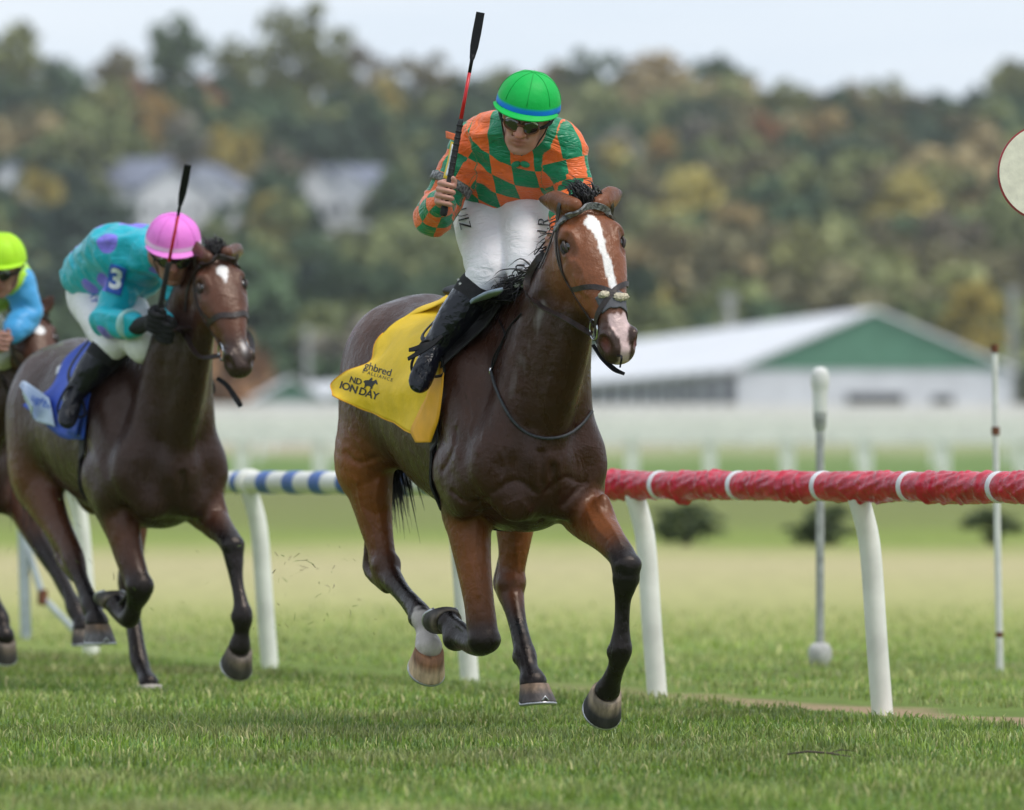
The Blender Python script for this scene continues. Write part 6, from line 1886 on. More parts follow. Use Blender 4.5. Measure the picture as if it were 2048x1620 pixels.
def glyphs(word):
    """drawn Roman capitals with thick and thin strokes; unit height, returns polygons"""
    G = {'U': ([(-.36, .5), (-.26, .5), (-.26, -.2), (-.15, -.4), (.05, -.44), (.2, -.35), (.27, -.15), (.27, .5), (.33, .5), (.33, -.18), (.22, -.42), (.0, -.52), (-.22, -.46), (-.36, -.2)], 0.85),
         'I': ([(-.07, .5), (.07, .5), (.07, -.5), (-.07, -.5)], 0.4),
         'Z': ([(-.3, .5), (.34, .5), (.34, .46), (-.16, -.43), (.34, -.43), (.34, -.5), (-.36, -.5), (-.36, -.46), (.14, .43), (-.3, .43)], 0.8),
         'R': ([(-.3, .5), (.05, .5), (.22, .42), (.27, .25), (.2, .08), (.06, .0), (.36, -.5), (.22, -.5), (-.06, -.03), (-.19, -.03), (-.19, .04), (.02, .05), (.12, .13), (.15, .26), (.1, .38), (0, .43), (-.19, .43), (-.19, -.5), (-.3, -.5)], 0.8),
         'J': ([(-.02, .5), (.1, .5), (.1, -.35), (.02, -.55), (-.16, -.62), (-.16, -.56), (-.05, -.48), (-.02, -.3)], 0.4),
         '.': ([(-.06, -.38), (.06, -.38), (.06, -.5), (-.06, -.5)], 0.3)}
    V, F, x = [], [], 0.0
    for ch in word:
        p, wdt = G[ch]
        bm = bmesh.new()
        vs = [bm.verts.new((x + wdt / 2 + a, b, 0)) for a, b in p]
        bm.faces.new(vs)
        bmesh.ops.triangulate(bm, faces=bm.faces[:])
        bmesh.ops.subdivide_edges(bm, edges=[e for e in bm.edges if e.calc_length() > 0.2], cuts=2)
        bmesh.ops.triangulate(bm, faces=bm.faces[:])
        n0 = len(V)
        bm.verts.index_update()
        V += [v.co[:2] for v in bm.verts]; F += [tuple(v.index + n0 for v in f.verts) for f in bm.faces]
        bm.free(); x += wdt
    V = np.array(V); V[:, 0] -= x / 2
    return V, F

def print_on(name, VF, fr, bvh, cpx, cpy, scale, rot, m, parent, shear=0.0, off=0.002):
    """lay flat lettering on a cloth: scale in photo pixels for a unit, rot clockwise in degrees"""
    V, F = VF
    a = math.radians(rot)
    pts, ok = [], []
    for x, y in V:
        x = x + shear * y
        px = cpx + scale * (x * math.cos(a) + y * math.sin(a)); py = cpy + scale * (x * math.sin(a) - y * math.cos(a))
        p, nn = ray_hit(fr, bvh, px, py)
        ok.append(p is not None)
        if p is None: pts.append((0, 0, 0)); continue
        c = fr.loc((0, 0, CAMH)); d = unit(c - p)
        if nn @ d < 0: nn = -nn
        pts.append(tuple(p + nn * off + d * off))
    F = [f for f in F if all(ok[i] for i in f)]
    if not F: return None
    me = bpy.data.meshes.new(name); me.from_pydata(pts, [], F); me.update()
    return obj_from(name, me, parent, m, smooth=False)

def make_bridle(fr, bvh, W, R, label, grackle=False, browm=None, pad=False, hands=None, rein_pts=None):
    root = empty('bridle', fr.O, fr.rz, label, 'bridle', 'racing bridles')
    rings = {}
    for s in (-1, 1):
        ribbon('cheek_strap', [W(0.045, s * 0.108, -0.07), W(0.15, s * 0.12, -0.13), W(0.28, s * 0.105, -0.145), W(0.40, s * 0.075, -0.14), W(0.445, s * 0.07, -0.135)], 0.018, M_LEATHER, root, bvh)
        ribbon('cheek_strap', [W(0.075, s * 0.105, -0.05), W(0.16, s * 0.118, -0.085), W(0.235, s * 0.105, -0.13), W(0.265, s * 0.098, -0.155)], 0.012, M_LEATHER, root, bvh, 0.004) if grackle else None
        ribbon('throat_strap', [W(0.03, s * 0.11, -0.06), W(0.05, s * 0.11, -0.18), W(0.10, s * 0.06, -0.30)], 0.012, M_LEATHER, root, bvh)
        c, nn = snap(bvh, W(0.46, s * 0.09, -0.135), 0.010)
        rings[s] = c
        ring_at('bit_ring', c, R[1] * s, 0.036, 0.0045, M_STEEL, root, up=R[0])
        if grackle:
            ribbon('noseband', [W(0.255, s * 0.10, -0.165), W(0.30, s * 0.10, -0.10), W(0.34, s * 0.07, -0.02), W(0.385, s * 0.0, 0.02), W(0.425, -s * 0.05, -0.03), W(0.455, -s * 0.07, -0.09), W(0.485, -s * 0.05, -0.18)], 0.019, M_LEATHER, root, bvh, 0.006 + 0.002 * s)
        else:
            ribbon('noseband', [W(0.35, 0, 0.02), W(0.335, s * 0.06, 0.0), W(0.325, s * 0.09, -0.07), W(0.315, s * 0.085, -0.15), W(0.31, s * 0.03, -0.27)], 0.024, M_LEATHER, root, bvh)
            ribbon('noseband_hanger', [W(0.06, s * 0.11, -0.08), W(0.20, s * 0.12, -0.10), W(0.325, s * 0.09, -0.07)], 0.012, M_LEATHER, root, bvh, 0.004)
    ribbon('browband', [W(0.055, -0.115, -0.075), W(0.05, -0.10, -0.02), W(0.045, -0.05, 0.03), W(0.042, 0, 0.04), W(0.045, 0.05, 0.03), W(0.05, 0.10, -0.02), W(0.055, 0.115, -0.075)], 0.024, browm or M_LEATHER, root, bvh, 0.009, 0.008)
    ribbon('crown_strap', [W(0.045, -0.11, -0.06), W(-0.01, -0.085, 0.0), W(-0.035, 0, 0.03), W(-0.01, 0.085, 0.0), W(0.045, 0.11, -0.06)], 0.018, M_LEATHER, root, bvh, 0.008)
    if pad:
        # fleece pads under the crossing and a grey nose pad
        for (x, y, z, r) in ((0.385, -0.030, -0.012, 0.019), (0.400, 0.022, -0.012, 0.022), (0.395, 0.042, -0.022, 0.019)):
            c, nn = snap(bvh, W(x, y, z), 0.004)
            bm = bmesh.new(); bmesh.ops.create_icosphere(bm, subdivisions=3, radius=1.0)
            for v in bm.verts:
                f = 1 + 0.16 * math.sin(13 * v.co.x + 5 * v.co.y) * math.sin(11 * v.co.y + 7 * v.co.z) + 0.10 * math.sin(29 * v.co.z + 23 * v.co.x)
                q = c + (R[0] * v.co.x * 0.75 + R[1] * v.co.y * 1.15 + R[2] * v.co.z * 0.7) * r * f
                v.co = Vector(q)
            me = bpy.data.meshes.new('fleece_pad'); bm.to_mesh(me); bm.free()
            obj_from('fleece_pad', me, root, M_FLEECE)
        g = [[snap(bvh, W(0.385 + 0.065 * i / 3, (-0.062 + 0.124 * j / 5), 0.03 if 1 <= j <= 4 else -0.03), 0.004)[0] for j in range(6)] for i in range(4)]
        sheet('nose_pad', g, M_GREYPAD, root, bvh, 0.004, 4, 0.004)
    # reins
    for s in (-1, 1):
        pts = rein_pts(s)
        pts[0] = rings[s] - R[2] * 0.03
        ribbon('rein', pts, 0.024, M_REIN, root, None, 0, 0.005, normals=unit(fr.dirl((-0.2 * s, -0.75, 0.55))), subs=8)
    return root
M_FLEECE = mat('fleece', (0.62, 0.54, 0.40), 0.95, var=0.2, scale=90, bump=0.6, bscale=160)
M_GREYPAD = mat('grey_pad', (0.10, 0.10, 0.115), 0.7, var=0.1, scale=30)
M_BRAID = mat('braided_browband', (0.20, 0.20, 0.20), 0.5, var=0.45, scale=90, bump=0.5, bscale=90)
M_REIN = mat('rein_leather', (0.030, 0.016, 0.012), 0.4, var=0.35, scale=30, bump=0.3, bscale=150)

# ---------------- tack of the leading horse
def reins1(s):
    if s < 0:
        return [W1(0.475, -0.085, -0.16), FR1.dep(1128, 636, 21.42), FR1.dep(1085, 615, 21.56), FR1.dep(1058, 588, 21.70), FR1.dep(1054, 560, 21.76), FR1.dep(1075, 520, 21.74), K1['handL'][0]]
    return [W1(0.475, 0.085, -0.16), W1(0.42, 0.12, -0.22), W1(0.30, 0.13, -0.30), FR1.dep(1200, 560, 21.62), FR1.dep(1150, 500, 21.70), K1['handL'][0]]
BR1 = make_bridle(FR1, BVH1, W1, R1, 'brown leather bridle with braided grey browband and fleece pads on the leading horse', True, M_BRAID, True, rein_pts=reins1)
# dangling strap ends under the jaw
ribbon('strap_end', [FR1.dep(1186, 690, 21.42), FR1.dep(1205, 716, 21.38), FR1.dep(1228, 738, 21.36), FR1.dep(1249, 748, 21.35)], [0.012, 0.018, 0.018, 0.010], M_BLACKL, BR1, None, 0, 0.006, normals=unit(FR1.dirl((0.1, -1, 0.2))))
ribbon('strap_end', [W1(0.545, 0.0, -0.19), FR1.dep(1242, 712, 21.20), FR1.dep(1240, 735, 21.20)], [0.006, 0.008, 0.006], M_BLACKL, BR1, None, 0, 0.005, normals=unit(FR1.dirl((0.1, -1, 0.2))))
# neck cord over the breast
def on_skin(fr, bvh, pix, off=0.006):
    r = []
    for a, b in pix:
        p, n = ray_hit(fr, bvh, a, b)
        if p is not None: r.append(p + n * off)
    return r
M_CORD = mat('cord', (0.045, 0.048, 0.055), 0.7, var=0.3, scale=120)
t_ = empty('neck_cord', FR1.O, FR1.rz, 'thin dark cord hanging round the breast of the leading horse', 'cord')
MB().tube([Vector(p) for p in spline(on_skin(FR1, BVH1, [(984, 742), (992, 770), (1006, 806), (1026, 842), (1054, 866), (1090, 876), (1128, 870), (1160, 850), (1182, 822), (1194, 790)]), 5)], 0.0055, 7).build('cord', M_CORD, t_, True)
for q in ([(984, 742), (990, 715), (1004, 690), (1022, 655), (1045, 628)], [(986, 740), (997, 712), (1005, 690), (1012, 668), (1000, 640)]):
    MB().tube([Vector(p) for p in spline(on_skin(FR1, BVH1, q), 5)], 0.0035, 6).build('cord_loop', M_BLACKL, t_, True)
p_, n_ = ray_hit(FR1, BVH1, 984, 742)
MB().tube([Vector(p_ + n_ * 0.006 + np.array((0, 0, 0.012))), Vector(p_ + n_ * 0.01 + np.array((0, 0, -0.012)))], 0.005, 8).build('clip', M_STEEL, t_, True)

# saddle cloth: yellow
M_YELLOW = mat('yellow_cloth', (0.86, 0.56, 0.01), 0.62, var=0.07, scale=9, bump=0.35, bscale=9, bdist=0.03)
def cpt(fr, bvh, px, py, lat=None, off=0.02):
    if lat is None:
        p, n = ray_hit(fr, bvh, px, py)
        if p is not None: return p + n * off
        lat = -0.25
    return fr.at(px, py, lat)
t_ = empty('saddle_cloth', FR1.O, FR1.rz, 'bright yellow saddle cloth with black lettering flapping on the leading horse', 'saddle cloth')
c = lambda *a, **k: cpt(FR1, BVH1, *a, **k)
g = [[FR1.loc(FR1.inv((-0.54, -0.02, 1.645))), FR1.loc(FR1.inv((-0.66, -0.02, 1.62))), FR1.loc(FR1.inv((-0.85, -0.03, 1.64)))],
     [c(888, 602, off=0.006), c(838, 622, off=0.015), c(772, 668, off=0.012)],
     [c(884, 662, off=0.008), c(822, 690, off=0.02), c(748, 725, off=0.02)],
     [c(884, 740, off=0.012), c(806, 765, off=0.03), c(712, 750, off=0.05)],
     [c(868, 815, off=0.02), c(778, 800, off=0.03), c(694, 770, off=0.06)],
     [c(846, 870, off=0.025), c(756, 826, off=0.03), FR1.at(664, 789, -0.40)]]
YC, BY1 = sheet('cloth', g, M_YELLOW, t_, BVH1, 0.008, 8, 0.003, 0.007, 3)
M_YEL2 = mat('yellow_cloth_lining', (0.85, 0.40, 0.01), 0.62, var=0.08, scale=9, bump=0.2, bscale=10)
g = [[c(890, 690, off=0.022), c(897, 700, off=0.020)], [c(876, 770, off=0.028), c(893, 775, off=0.020)], [c(858, 820, off=0.035), c(888, 830, off=0.02)], [c(842, 858, off=0.04), c(882, 862, off=0.025)], [c(856, 882, off=0.05), c(878, 886, off=0.03)]]
sheet('front_fold', g, M_YEL2, t_, BVH1, 0.010, 6, 0.003, 0.002, 5)
def edge_hem(o, k, rows, m, parent):
    n = len(o.data.vertices); Vv = np.array([v.co[:] for v in o.data.vertices]).reshape(k, rows, 3)
    for line in (Vv[:, -1], Vv[-1, 8:]):
        MB().tube([Vector(p) for p in line], 0.0028, 5).build('hem', m, parent, True)
edge_hem(YC, 17, len(YC.data.vertices) // 17, M_YEL2, t_)
for (txt, sz, cx, cy, rot, sp, bold, sh) in (('ghbred', 21, 757, 739, 17, 0.95, 0.008, 0.0), ('E', 9.5, 728, 743, 17, 1.3, 0.0, 0.0), ('ALLIANCE', 9.5, 761, 753.5, 17, 1.3, 0.0, 0.0), ('ND', 17, 712, 762, 16, 0.95, 0.02, 0.0), ('ION', 21, 698, 775.5, 18, 0.92, 0.024, 0.0), ('DAY', 21, 738, 788, 18, 0.92, 0.024, 0.0)):
    V, F = text_flat(txt, 1.0, sp, bold)
    print_on('lettering', (V, F), FR1, BY1, cx, cy, sz, rot, M_LETTER, t_, sh)
# running horse emblem between the words
em = [(-.5, -.05), (-.42, .12), (-.28, .18), (-.12, .22), (-.02, .42), (.06, .46), (.12, .36), (.08, .25), (.2, .24), (.34, .38), (.42, .40), (.55, .20), (.60, .10), (.52, .06), (.42, .14), (.34, .02), (.28, -.14), (.30, -.28), (.2, -.42), (.12, -.44), (.16, -.28), (.06, -.2), (-.08, -.2), (-.18, -.26), (-.22, -.42), (-.34, -.46), (-.30, -.3), (-.34, -.12), (-.44, -.02)]
bm = bmesh.new(); bm.faces.new([bm.verts.new((a, b, 0)) for a, b in em]); bmesh.ops.triangulate(bm, faces=bm.faces[:]); bm.verts.index_update()
VF = (np.array([v.co[:2] for v in bm.verts]), [tuple(v.index for v in f.verts) for f in bm.faces]); bm.free()
print_on('emblem', VF, FR1, BY1, 740, 767, 27, 16, M_LETTER, t_)

# saddle with flap, pad, girth and stirrups
M_FLAP = mat('saddle_flap', (0.014, 0.012, 0.012), 0.75, var=0.25, scale=30, bump=0.3, bscale=70)
M_PADB = mat('saddle_pad', (0.30, 0.36, 0.46), 0.8, var=0.12, scale=25)
M_LIME = mat('pad_edge', (0.55, 0.52, 0.10), 0.8)
def make_saddle(fr, bvh, label, flap, pad, girth, foot, fo, edge=True):
    root = empty('saddle', fr.O, fr.rz, label, 'saddle', 'racing saddles')
    if pad: sheet('pad', pad, M_PADB, root, bvh, 0.012, 6, 0.012)
    if flap: sheet('flap', flap, M_FLAP, root, bvh, 0.016, 6, 0.006)
    V, Q = mesh_sdf([tube([(-0.34, 0, 1.665), (-0.5, 0, 1.640), (-0.68, 0, 1.65)], [(0.10, 0.02), (0.11, 0.02), (0.12, 0.03)], u=(0, 1, 0), k=0.01)], 0.008, 1)
    obj_from('seat', mesh_np('seat', V, Q), root, M_BLACKL)
    gp = ribbon('girth', girth, 0.075, M_FLAP, root, bvh, 0.008, 0.008)
    # stirrup iron and leather for each foot
    for s, (an, toe) in foot.items():
        fd = unit(toe - an); mid = an + fd * 0.075
        top = mid + np.array((0.0, 0.0, 0.075))
        lat_ = np.array((0.15, 1, 0.0)); lat_ = unit(lat_)
        pts = [mid - fd * 0.0 + np.array((0, 0, -0.045)) - lat_ * 0.052, mid + np.array((0, 0, 0.0)) - lat_ * 0.058, top - lat_ * 0.02, top + lat_ * 0.02, mid + lat_ * 0.058, mid + np.array((0, 0, -0.045)) + lat_ * 0.052, mid + np.array((0, 0, -0.045)) - lat_ * 0.052]
        MB().tube([Vector(p) for p in spline(pts, 4)], 0.0055, 8).build('stirrup', M_BLACKL, root, True)
        sd_ = -1 if s == 'R' else 1
        ribbon('stirrup_leather', [top, top * 0.5 + np.array((-0.45, sd_ * 0.30, 1.52)) * 0.5, np.array((-0.47, sd_ * 0.16, 1.60))], 0.018, M_BLACKL, root, None, 0, 0.005, normals=np.array((0.2, sd_ * 0.9, 0.3)))
    return root
g1 = [[c(1014, 600, off=0.02), c(960, 628, off=0.018), c(902, 652, off=0.018)], [c(1006, 622, off=0.02), c(950, 665, off=0.02), c(897, 695, off=0.02)], [c(985, 655, off=0.02), c(935, 700, off=0.025), c(892, 742, off=0.03)]]
p1 = [[c(1006, 578, off=0.02), c(975, 585, off=0.02), c(945, 600, off=0.02)], [c(1000, 598, off=0.02), c(970, 610, off=0.02), c(940, 622, off=0.02)], [c(990, 608, off=0.02), c(965, 618, off=0.02), c(930, 635, off=0.02)]]
SAD1 = make_saddle(FR1, BVH1, 'black racing saddle with dark flap and stirrups on the leading horse', g1, p1,
                   [(-0.42, -0.25, 1.42), (-0.37, -0.32, 1.25), (-0.36, -0.31, 1.05), (-0.35, -0.24, 0.88), (-0.35, -0.1, 0.80), (-0.35, 0.1, 0.80), (-0.35, 0.24, 0.88), (-0.36, 0.31, 1.05), (-0.37, 0.32, 1.25)],
                   {'R': (K1['anR'], K1['toeR']), 'L': (K1['anL'], K1['toeL'])}, FR1)

# lettering on the breeches
print_on('lettering', glyphs('UIZ'), FR1, BB1, 928, 438, 21, 76, M_LETTER, BRE1)
print_on('lettering', glyphs('J.R'), FR1, BB1, 1086, 452, 22, -84, M_LETTER, BRE1)
# whip
def whip(fr, b, t, label, grip, red, flap, cols=None):
    root = empty('whip', fr.O, fr.rz, label, 'whip', 'riding whips')
    ax = t - b; L = np.linalg.norm(ax); u = ax / L
    at = lambda q: Vector(b + ax * q)
    MB().tube([at(-0.01), at(0.0), at(0.02), at(0.06), at(grip * 0.6), at(grip * 0.97), at(grip)], [0.009, 0.014, 0.014, 0.0115, 0.0115, 0.010, 0.0075], 12).build('grip', M_WRAP, root, True)
    for i in range(int(26)):
        q = 0.06 + (grip - 0.08) * i / 25
        MB().tube([at(q), at(q + 0.008)], 0.0122, 12).build('grip_wrap', M_WRAP, root, True) if i % 2 == 0 else None
    MB().tube([at(grip), at(red)], [0.0072, 0.0062], 10).build('shaft', M_REDSH, root, True)
    MB().tube([at(red), at(red + 0.06), at(red + 0.09)], [0.0062, 0.0068, 0.010], 10).build('keeper', M_BLACKL, root, True)
    cd = fr.dirl((0, -1, 0)); nn = unit(cd - u * (cd @ u))
    ribbon('flap', [np.array(at(red + 0.07)), np.array(at(red + 0.13)), np.array(at(0.9)), np.array(at(1.0))], [0.018, 0.030, 0.033, 0.031], M_BLACKL, root, None, 0, 0.010, normals=nn)
    return root
M_WRAP = mat('black_wrap', (0.012, 0.011, 0.012), 0.65, var=0.3, scale=100, bump=0.4, bscale=160)
M_REDSH = mat('red_shaft', (0.62, 0.01, 0.015), 0.35, var=0.1)
whip(FR1, wb, wt, 'raised whip with red shaft and black flap in the leading jockey hand', 0.47, 0.70, 1)

# number patch and arm band on the sleeve, bow at the collar
M_YPATCH = mat('yellow_patch', (0.85, 0.58, 0.03), 0.55)
M_WPATCH = mat('white_patch', (0.72, 0.72, 0.72), 0.55)
sl = lambda px, py, off: (lambda q: q[0] + q[1] * off if q[0] is not None else D1(px, py, 22.05))(ray_hit(FR1, BS1, px, py))
pa = [[D1(903, 283, 22.00), D1(914, 288, 21.97)], [D1(896, 322, 22.00), D1(907, 326, 21.96)], [D1(887, 356, 21.99), D1(901, 360, 21.95)]]
sheet('number_patch', pa, M_YPATCH, RID1, None, 0, 4, 0.006)
pa = [[D1(905, 288, 21.985), D1(909, 292, 21.975)], [D1(899, 322, 21.985), D1(904, 326, 21.965)], [D1(892, 350, 21.975), D1(897, 354, 21.955)]]
sheet('number_face', pa, M_WPATCH, RID1, None, 0, 4, 0.006)
M_OFLAP = mat('orange_flap', ORANGE, 0.45)
pa = [[D1(892, 262, 22.03), D1(905, 266, 22.0), D1(918, 270, 21.98)], [D1(893, 276, 22.03), D1(905, 280, 21.99), D1(920, 284, 21.97)]]
sheet('patch_flap', pa, M_OFLAP, RID1, None, 0, 4, 0.005)
mid = K1['shR'] * 0.42 + K1['elR'] * 0.58; ad = unit(K1['elR'] - K1['shR'])
V, Q = mesh_sdf([tube([mid - ad * 0.014, mid + ad * 0.014], [0.082, 0.081], k=0.0)], 0.006, 1)
ring_pts = []
ringm = MB(); A = axes(ad, (0.1, 0.2, 1))
ringm.tube([Vector(mid - ad * 0.016), Vector(mid - ad * 0.015), Vector(mid + ad * 0.015), Vector(mid + ad * 0.016)], [0.070, 0.0835, 0.083, 0.070], 28).build('arm_band', M_BRAID, RID1, True)
M_BOW = mat('bow_green', GREEN, 0.45)
for dx, r in ((-9, 1), (9, -1)):
    p = ray_hit(FR1, BS1, 1041 + dx, 329); p = p[0] if p[0] is not None else D1(1041 + dx, 329, 21.9)
    q = D1(1041, 332, 0 + 21.9)
    V, Q = mesh_sdf([ell(p + FR1.dirl((0, -1, 0)) * 0.010, (0.019, 0.009, 0.012), axes(FR1.dirl((1, 0, 0.35 * r)), (0, 0, 1)), k=0.004)], 0.003, 1)
    obj_from('collar_bow', mesh_np('collar_bow', V, Q), RID1, M_BOW)

# loose ends of the stirrup leather over the boot
for pts in ([D1(872, 684, 21.86), D1(850, 690, 21.84), D1(832, 697, 21.84), D1(818, 700, 21.85)], [D1(884, 672, 21.86), D1(862, 690, 21.83), D1(840, 704, 21.82), D1(816, 718, 21.84)]):
    ribbon('leather_end', pts, [0.014, 0.020, 0.020, 0.014], M_BLACKL, SAD1, None, 0, 0.005, normals=unit(FR1.dirl((-0.3, -0.8, 0.5))))
# stars on the knee band
for sx, sy in ((918, 560), (921, 568)):
    p = D1(sx, sy, 21.86)
    u_, v_ = FR1.dirl((1, 0, 0)), np.array((0, 0, 1.0))
    kb = [o_ for o_ in RID1.children if o_.name.startswith('knee_band')][0]
    bv = BVHTree.FromPolygons([v.co.copy() for v in kb.data.vertices], [tuple(f.vertices) for f in kb.data.polygons])
    q, n = ray_hit(FR1, bv, sx, sy)
    if q is None: continue
    vs = [tuple(q + n * 0.003 + (u_ * math.cos(a) + v_ * math.sin(a)) * r) for a, r in [(math.pi / 2 + math.pi * k / 5, 0.0075 if k % 2 == 0 else 0.003) for k in range(10)]]
    me = bpy.data.meshes.new('star'); me.from_pydata(vs, [], [tuple(range(10))]); me.update(); obj_from('star', me, kb, M_WPATCH, smooth=False)
# dried sweat streaks on the neck of the leading horse
def streaks(root, bvh, fr, lines, colr):
    bo = [o_ for o_ in root.children if o_.name.startswith('body')][0]
    me = bo.data; n = len(me.vertices)
    V = np.zeros(n * 3, np.float32); me.vertices.foreach_get('co', V); V = V.reshape(-1, 3).astype(float)
    at_ = me.color_attributes['coat']; C = np.zeros(n * 4, np.float32); at_.data.foreach_get('color', C); C = C.reshape(-1, 4)
    m = np.zeros(n)
    for pix, wd, st_ in lines:
        pts = on_skin(fr, bvh, pix, 0.0)
        if len(pts) < 2: continue
        S = spline(pts, 8)
        d = np.full(n, 9.0)
        for p in S: d = np.minimum(d, np.linalg.norm(V - p, axis=1))
        m = np.maximum(m, st_ * np.clip(1.2 - d / wd, 0, 1) * np.clip(0.35 + 0.9 * wav(V * np.array([1, 1, 0.35]), 70, 3, 3), 0, 1))
    C[:, :3] = C[:, :3] * (1 - m[:, None]) + np.array(colr)[None, :] * m[:, None]
    at_.data.foreach_set('color', C.ravel())
streaks(H1, BVH1, FR1, [([(1066, 645), (1052, 690), (1040, 740), (1030, 790)], 0.028, 0.5), ([(1086, 610), (1075, 640), (1066, 670)], 0.02, 0.55), ([(1035, 640), (1012, 680), (1002, 720)], 0.03, 0.3)], (0.34, 0.31, 0.32))

# raised veins and skin folds of the leading horse, along lines on its skin
body1 = [o_ for o_ in H1.children if o_.name.startswith('body')][0].data
VL = [([(1188, 985), (1200, 1020), (1222, 1052), (1240, 1086)], 1), ([(1170, 1010), (1190, 1052), (1216, 1080)], 0.7), ([(925, 1035), (930, 1090), (946, 1140), (958, 1190)], 1), ([(955, 1040), (950, 1100), (962, 1150)], 0.7),
      ([(712, 960), (722, 1010), (745, 1060), (755, 1105)], 1), ([(760, 950), (752, 1000), (764, 1050)], 0.8), ([(700, 860), (725, 900), (735, 950)], 0.8), ([(935, 790), (948, 830), (940, 870), (955, 905)], 1), ([(960, 800), (972, 840), (965, 880)], 0.8),
      ([(915, 840), (905, 880), (918, 915)], 0.8), ([(1000, 900), (1012, 935), (1003, 965)], 0.7), ([(1150, 900), (1160, 940), (1148, 975)], 0.7), ([(1040, 1000), (1060, 1030), (1055, 1060)], 0.6), ([(1148, 552), (1158, 575), (1176, 590)], 0.8), ([(1150, 520), (1165, 540), (1170, 560)], 0.7),
      ([(1030, 1090), (1036, 1130), (1030, 1160)], 0.9), ([(820, 900), (850, 930), (868, 960)], 0.7), ([(1100, 760), (1092, 810), (1100, 850)], 0.6)]
warp(body1, [(on_skin(FR1, BVH1, p, 0.0), k) for p, k in VL], 0.0042, 0.0075)
GL = [([(1082, 905), (1084, 960), (1083, 1040)], 1), ([(905, 985), (925, 1000), (950, 1005), (975, 998)], 1), ([(1170, 965), (1150, 985), (1128, 1010)], 0.9), ([(985, 985), (1030, 962), (1075, 985)], 0.8), ([(1090, 985), (1130, 955), (1165, 968)], 0.8), ([(690, 905), (720, 925), (755, 915)], 0.9), ([(735, 1020), (750, 1028), (772, 1022)], 0.5), ([(885, 940), (905, 900), (910, 860)], 0.8)]
warp(body1, [(on_skin(FR1, BVH1, p, 0.0), k) for p, k in GL], -0.008, 0.013)
# ------------------------------------------------------------------ second horse and rider
FR2 = Frame(345, 25.8, 25)
bk = np.array(BLK); hk = np.array((0.05, 0.022, 0.015))
J2 = {'dz': -0.03, 'rump': -0.06, 'len': 1.04, 'R': None, 'L': None}
J2['Rfore'] = [((-0.14, -0.175, 0.98), (0.085, 0.11), -1)] + chain(FR2, [(236, 1012, -0.175, 0.090, 0.105, -1), (246, 1060, -0.17, 0.074, 0.088, 0.1), (258, 1110, -0.162, 0.060, 0.07, 0.35), (270, 1150, -0.155, 0.055, 0.058, 0.7), (278, 1178, -0.15, 0.056, 0.055, 1),
    (268, 1212, -0.15, 0.036, 0.038, 1), (258, 1236, -0.15, 0.042, 0.045, 1), (242, 1228, -0.15, 0.036, 0.037, 1), (232, 1210, -0.15, 0.046, 0.046, 1)])
J2['Lfore'] = [((-0.12, 0.185, 0.97), (0.085, 0.12), -1)] + chain(FR2, [(398, 1000, 0.185, 0.088, 0.10, 0.0), (424, 1035, 0.19, 0.072, 0.085, 0.05), (448, 1066, 0.195, 0.056, 0.062, 0.7), (464, 1090, 0.20, 0.054, 0.056, 1), (468, 1116, 0.20, 0.045, 0.045, 1), (473, 1160, 0.20, 0.031, 0.036, 1),
    (481, 1205, 0.20, 0.033, 0.038, 1), (484, 1232, 0.20, 0.045, 0.047, 1), (483, 1264, 0.20, 0.034, 0.036, 1), (480, 1292, 0.20, 0.050, 0.05, 1)])
J2['Rhind'] = [((-1.16, -0.17, 1.26), (0.13, 0.22), -1)] + chain(FR2, [(68, 935, -0.21, 0.105, 0.15, 0), (84, 985, -0.20, 0.082, 0.12, 0), (112, 1045, -0.185, 0.062, 0.08, 0.1), (136, 1090, -0.175, 0.052, 0.060, 0.3), (148, 1120, -0.17, 0.052, 0.058, 0.6), (160, 1155, -0.168, 0.038, 0.04, 0.9),
    (173, 1188, -0.165, 0.036, 0.04, 1), (184, 1213, -0.16, 0.045, 0.046, 1), (190, 1230, -0.16, 0.038, 0.04, 1), (194, 1244, -0.16, 0.052, 0.05, 1)])
J2['Rhind_x'] = [([FR2.at(100, 1060, -0.18), FR2.at(118, 1100, -0.174), FR2.at(126, 1122, -0.172), FR2.at(152, 1158, -0.168)], [0.022, 0.026, 0.030, 0.02], hk)]
J2['Lhind'] = [((-1.16, 0.17, 1.24), (0.13, 0.22), -1), ((-1.0, 0.20, 1.0), (0.10, 0.15), 0)] + chain(FR2, [(262, 1050, 0.19, 0.07, 0.09, 0.1), (262, 1120, 0.175, 0.052, 0.06, 0.4), (258, 1165, 0.17, 0.050, 0.055, 0.7), (262, 1215, 0.165, 0.036, 0.038, 1), (270, 1270, 0.155, 0.034, 0.038, 1), (278, 1320, 0.15, 0.044, 0.046, 1), (288, 1346, 0.148, 0.036, 0.038, 1), (297, 1366, 0.145, 0.05, 0.048, 1)])
J2['Rfore_b'] = [(FR2.at(278, 1172, -0.15) + np.array((0.012, 0, 0)), (0.046, 0.058, 0.046), bk)]
J2['Lfore_b'] = [(FR2.at(464, 1088, 0.2) + np.array((0.018, 0, 0)), (0.042, 0.053, 0.042), bk), (FR2.at(484, 1234, 0.2) + np.array((-0.02, 0, 0)), (0.034, 0.043, 0.032), bk)]
J2['Rfore_hoof'] = (FR2.at(230, 1206, -0.15), unit((-0.62, 0, 0.65)), (-0.65, 0, -0.62), 0.060, 0.07)
J2['Lfore_hoof'] = (FR2.at(480, 1300, 0.20), unit((-0.78, 0, -0.62)), (0.62, 0, -0.78), 0.064, 0.078)
J2['Rhind_hoof'] = (FR2.at(195, 1249, -0.16), unit((0.05, 0, -1)), (1, 0, 0.1), 0.062, 0.080)
J2['Lhind_hoof'] = (FR2.at(299, 1370, 0.145), unit((0.1, 0, -1)), (1, 0, 0.1), 0.058, 0.05)
